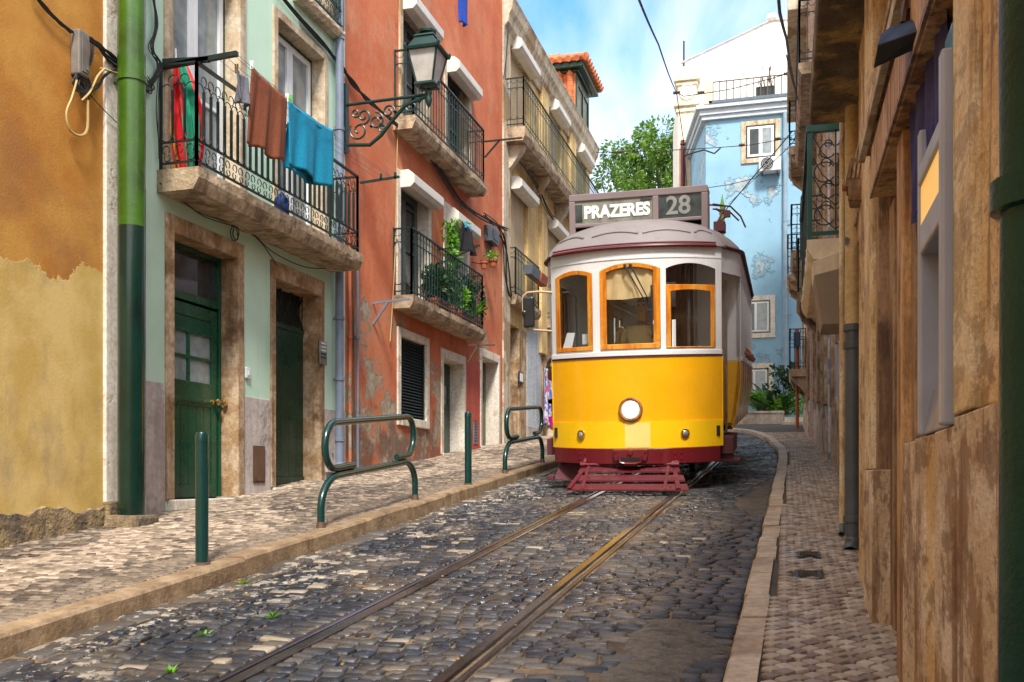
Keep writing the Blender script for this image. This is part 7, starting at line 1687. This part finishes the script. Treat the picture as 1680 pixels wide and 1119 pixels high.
wire([onY(18,1290,90), onY(18,1302,140), onY(18,1318,178)], .012, 'second slack cable beside the thick one at the right hand row')
CLOUD = (.49, .66); SKYK = .15; EXPO = 1.5; SUNAZ = 160; SUNK = 2.1; CLOUDC = (4.15, 4.0, 3.8, 1)
# ------------------------------------------------------------------ light, sky, camera
EL, AZ = math.radians(50), math.radians(SUNAZ)   # azimuth clockwise from +Y (street direction); sun behind the camera to the right
sd = Vector((math.sin(AZ)*math.cos(EL), math.cos(AZ)*math.cos(EL), math.sin(EL)))
L = bpy.data.lights.new('sun', 'SUN'); L.energy = SUNK; L.angle = math.radians(10); L.color = (1, .94, .84)
lo = bpy.data.objects.new('sun', L); COL.objects.link(lo); lo.rotation_euler = sd.to_track_quat('Z', 'Y').to_euler(); lo.location = (3, -6, 20)
w = bpy.data.worlds.new('World'); S.world = w; w.use_nodes = True; nt = w.node_tree; nt.nodes.clear()
def wn(t): return nt.nodes.new(t)
out = wn('ShaderNodeOutputWorld'); bg = wn('ShaderNodeBackground'); sky = wn('ShaderNodeTexSky'); sky.sky_type = 'NISHITA'; sky.sun_disc = False
sky.sun_elevation = EL; sky.sun_rotation = AZ; sky.air_density = 1.2; sky.dust_density = .6; sky.ozone_density = 2.5
tc = wn('ShaderNodeTexCoord'); mp = wn('ShaderNodeMapping'); mp.inputs['Scale'].default_value = (1, 1, 1.5); mp.inputs['Location'].default_value = (.35, .2, .55)
ns = wn('ShaderNodeTexNoise'); ns.inputs['Scale'].default_value = 2.1; ns.inputs['Detail'].default_value = 7; ns.inputs['Roughness'].default_value = .5; ns.inputs['Distortion'].default_value = .3
nt.links.new(tc.outputs['Generated'], mp.inputs[0]); nt.links.new(mp.outputs[0], ns.inputs['Vector'])
r = wn('ShaderNodeMapRange'); r.inputs[1].default_value = CLOUD[0]; r.inputs[2].default_value = CLOUD[1]; nt.links.new(ns.outputs['Fac'], r.inputs[0])
# more cloud towards the horizon
sp = wn('ShaderNodeSeparateXYZ'); nt.links.new(tc.outputs['Generated'], sp.inputs[0])
r2 = wn('ShaderNodeMapRange'); r2.inputs[1].default_value = .24; r2.inputs[2].default_value = .40; r2.inputs[3].default_value = .9; r2.inputs[4].default_value = 0; nt.links.new(sp.outputs[2], r2.inputs[0])
ad = wn('ShaderNodeMath'); ad.operation = 'ADD'; ad.use_clamp = True; nt.links.new(r.outputs[0], ad.inputs[0]); nt.links.new(r2.outputs[0], ad.inputs[1])
mx = wn('ShaderNodeMix'); mx.data_type = 'RGBA'; dt = wn('ShaderNodeVectorMath'); dt.operation = 'DOT_PRODUCT'; dt.inputs[1].default_value = (-.114, .915, .382); nt.links.new(tc.outputs['Generated'], dt.inputs[0])
r3 = wn('ShaderNodeMapRange'); r3.inputs[1].default_value = .86; r3.inputs[2].default_value = .6; r3.inputs[3].default_value = 0; r3.inputs[4].default_value = .8; nt.links.new(dt.outputs['Value'], r3.inputs[0])
a2 = wn('ShaderNodeMath'); a2.operation = 'ADD'; a2.use_clamp = True; nt.links.new(ad.outputs[0], a2.inputs[0]); nt.links.new(r3.outputs[0], a2.inputs[1]); nt.links.new(a2.outputs[0], mx.inputs[0]); tint = wn('ShaderNodeMix'); tint.data_type = 'RGBA'; tint.blend_type = 'MULTIPLY'; tint.inputs[0].default_value = 1; tint.inputs[7].default_value = (.28, .62, 1.05, 1); nt.links.new(sky.outputs[0], tint.inputs[6]); nt.links.new(tint.outputs[2], mx.inputs[6]); mx.inputs[7].default_value = CLOUDC
nt.links.new(mx.outputs[2], bg.inputs[0]); bg.inputs[1].default_value = SKYK; nt.links.new(bg.outputs[0], out.inputs[0])
cd = bpy.data.cameras.new('camera'); cd.sensor_width = 36; cd.lens = F/1680*36; cd.shift_y = (790-559.5)/1680; cd.clip_start = .05; cd.clip_end = 3000
co = bpy.data.objects.new('camera', cd); COL.objects.link(co); co.location = (0, 0, EYE); co.rotation_euler = (math.radians(90), 0, TH); S.camera = co
S.view_settings.view_transform = 'Standard'; S.view_settings.look = 'None'; S.view_settings.gamma = 1; S.view_settings.exposure = EXPO
S.cycles.max_bounces = 8; S.cycles.diffuse_bounces = 4; S.cycles.transparent_max_bounces = 12
bpy.context.view_layer.update()
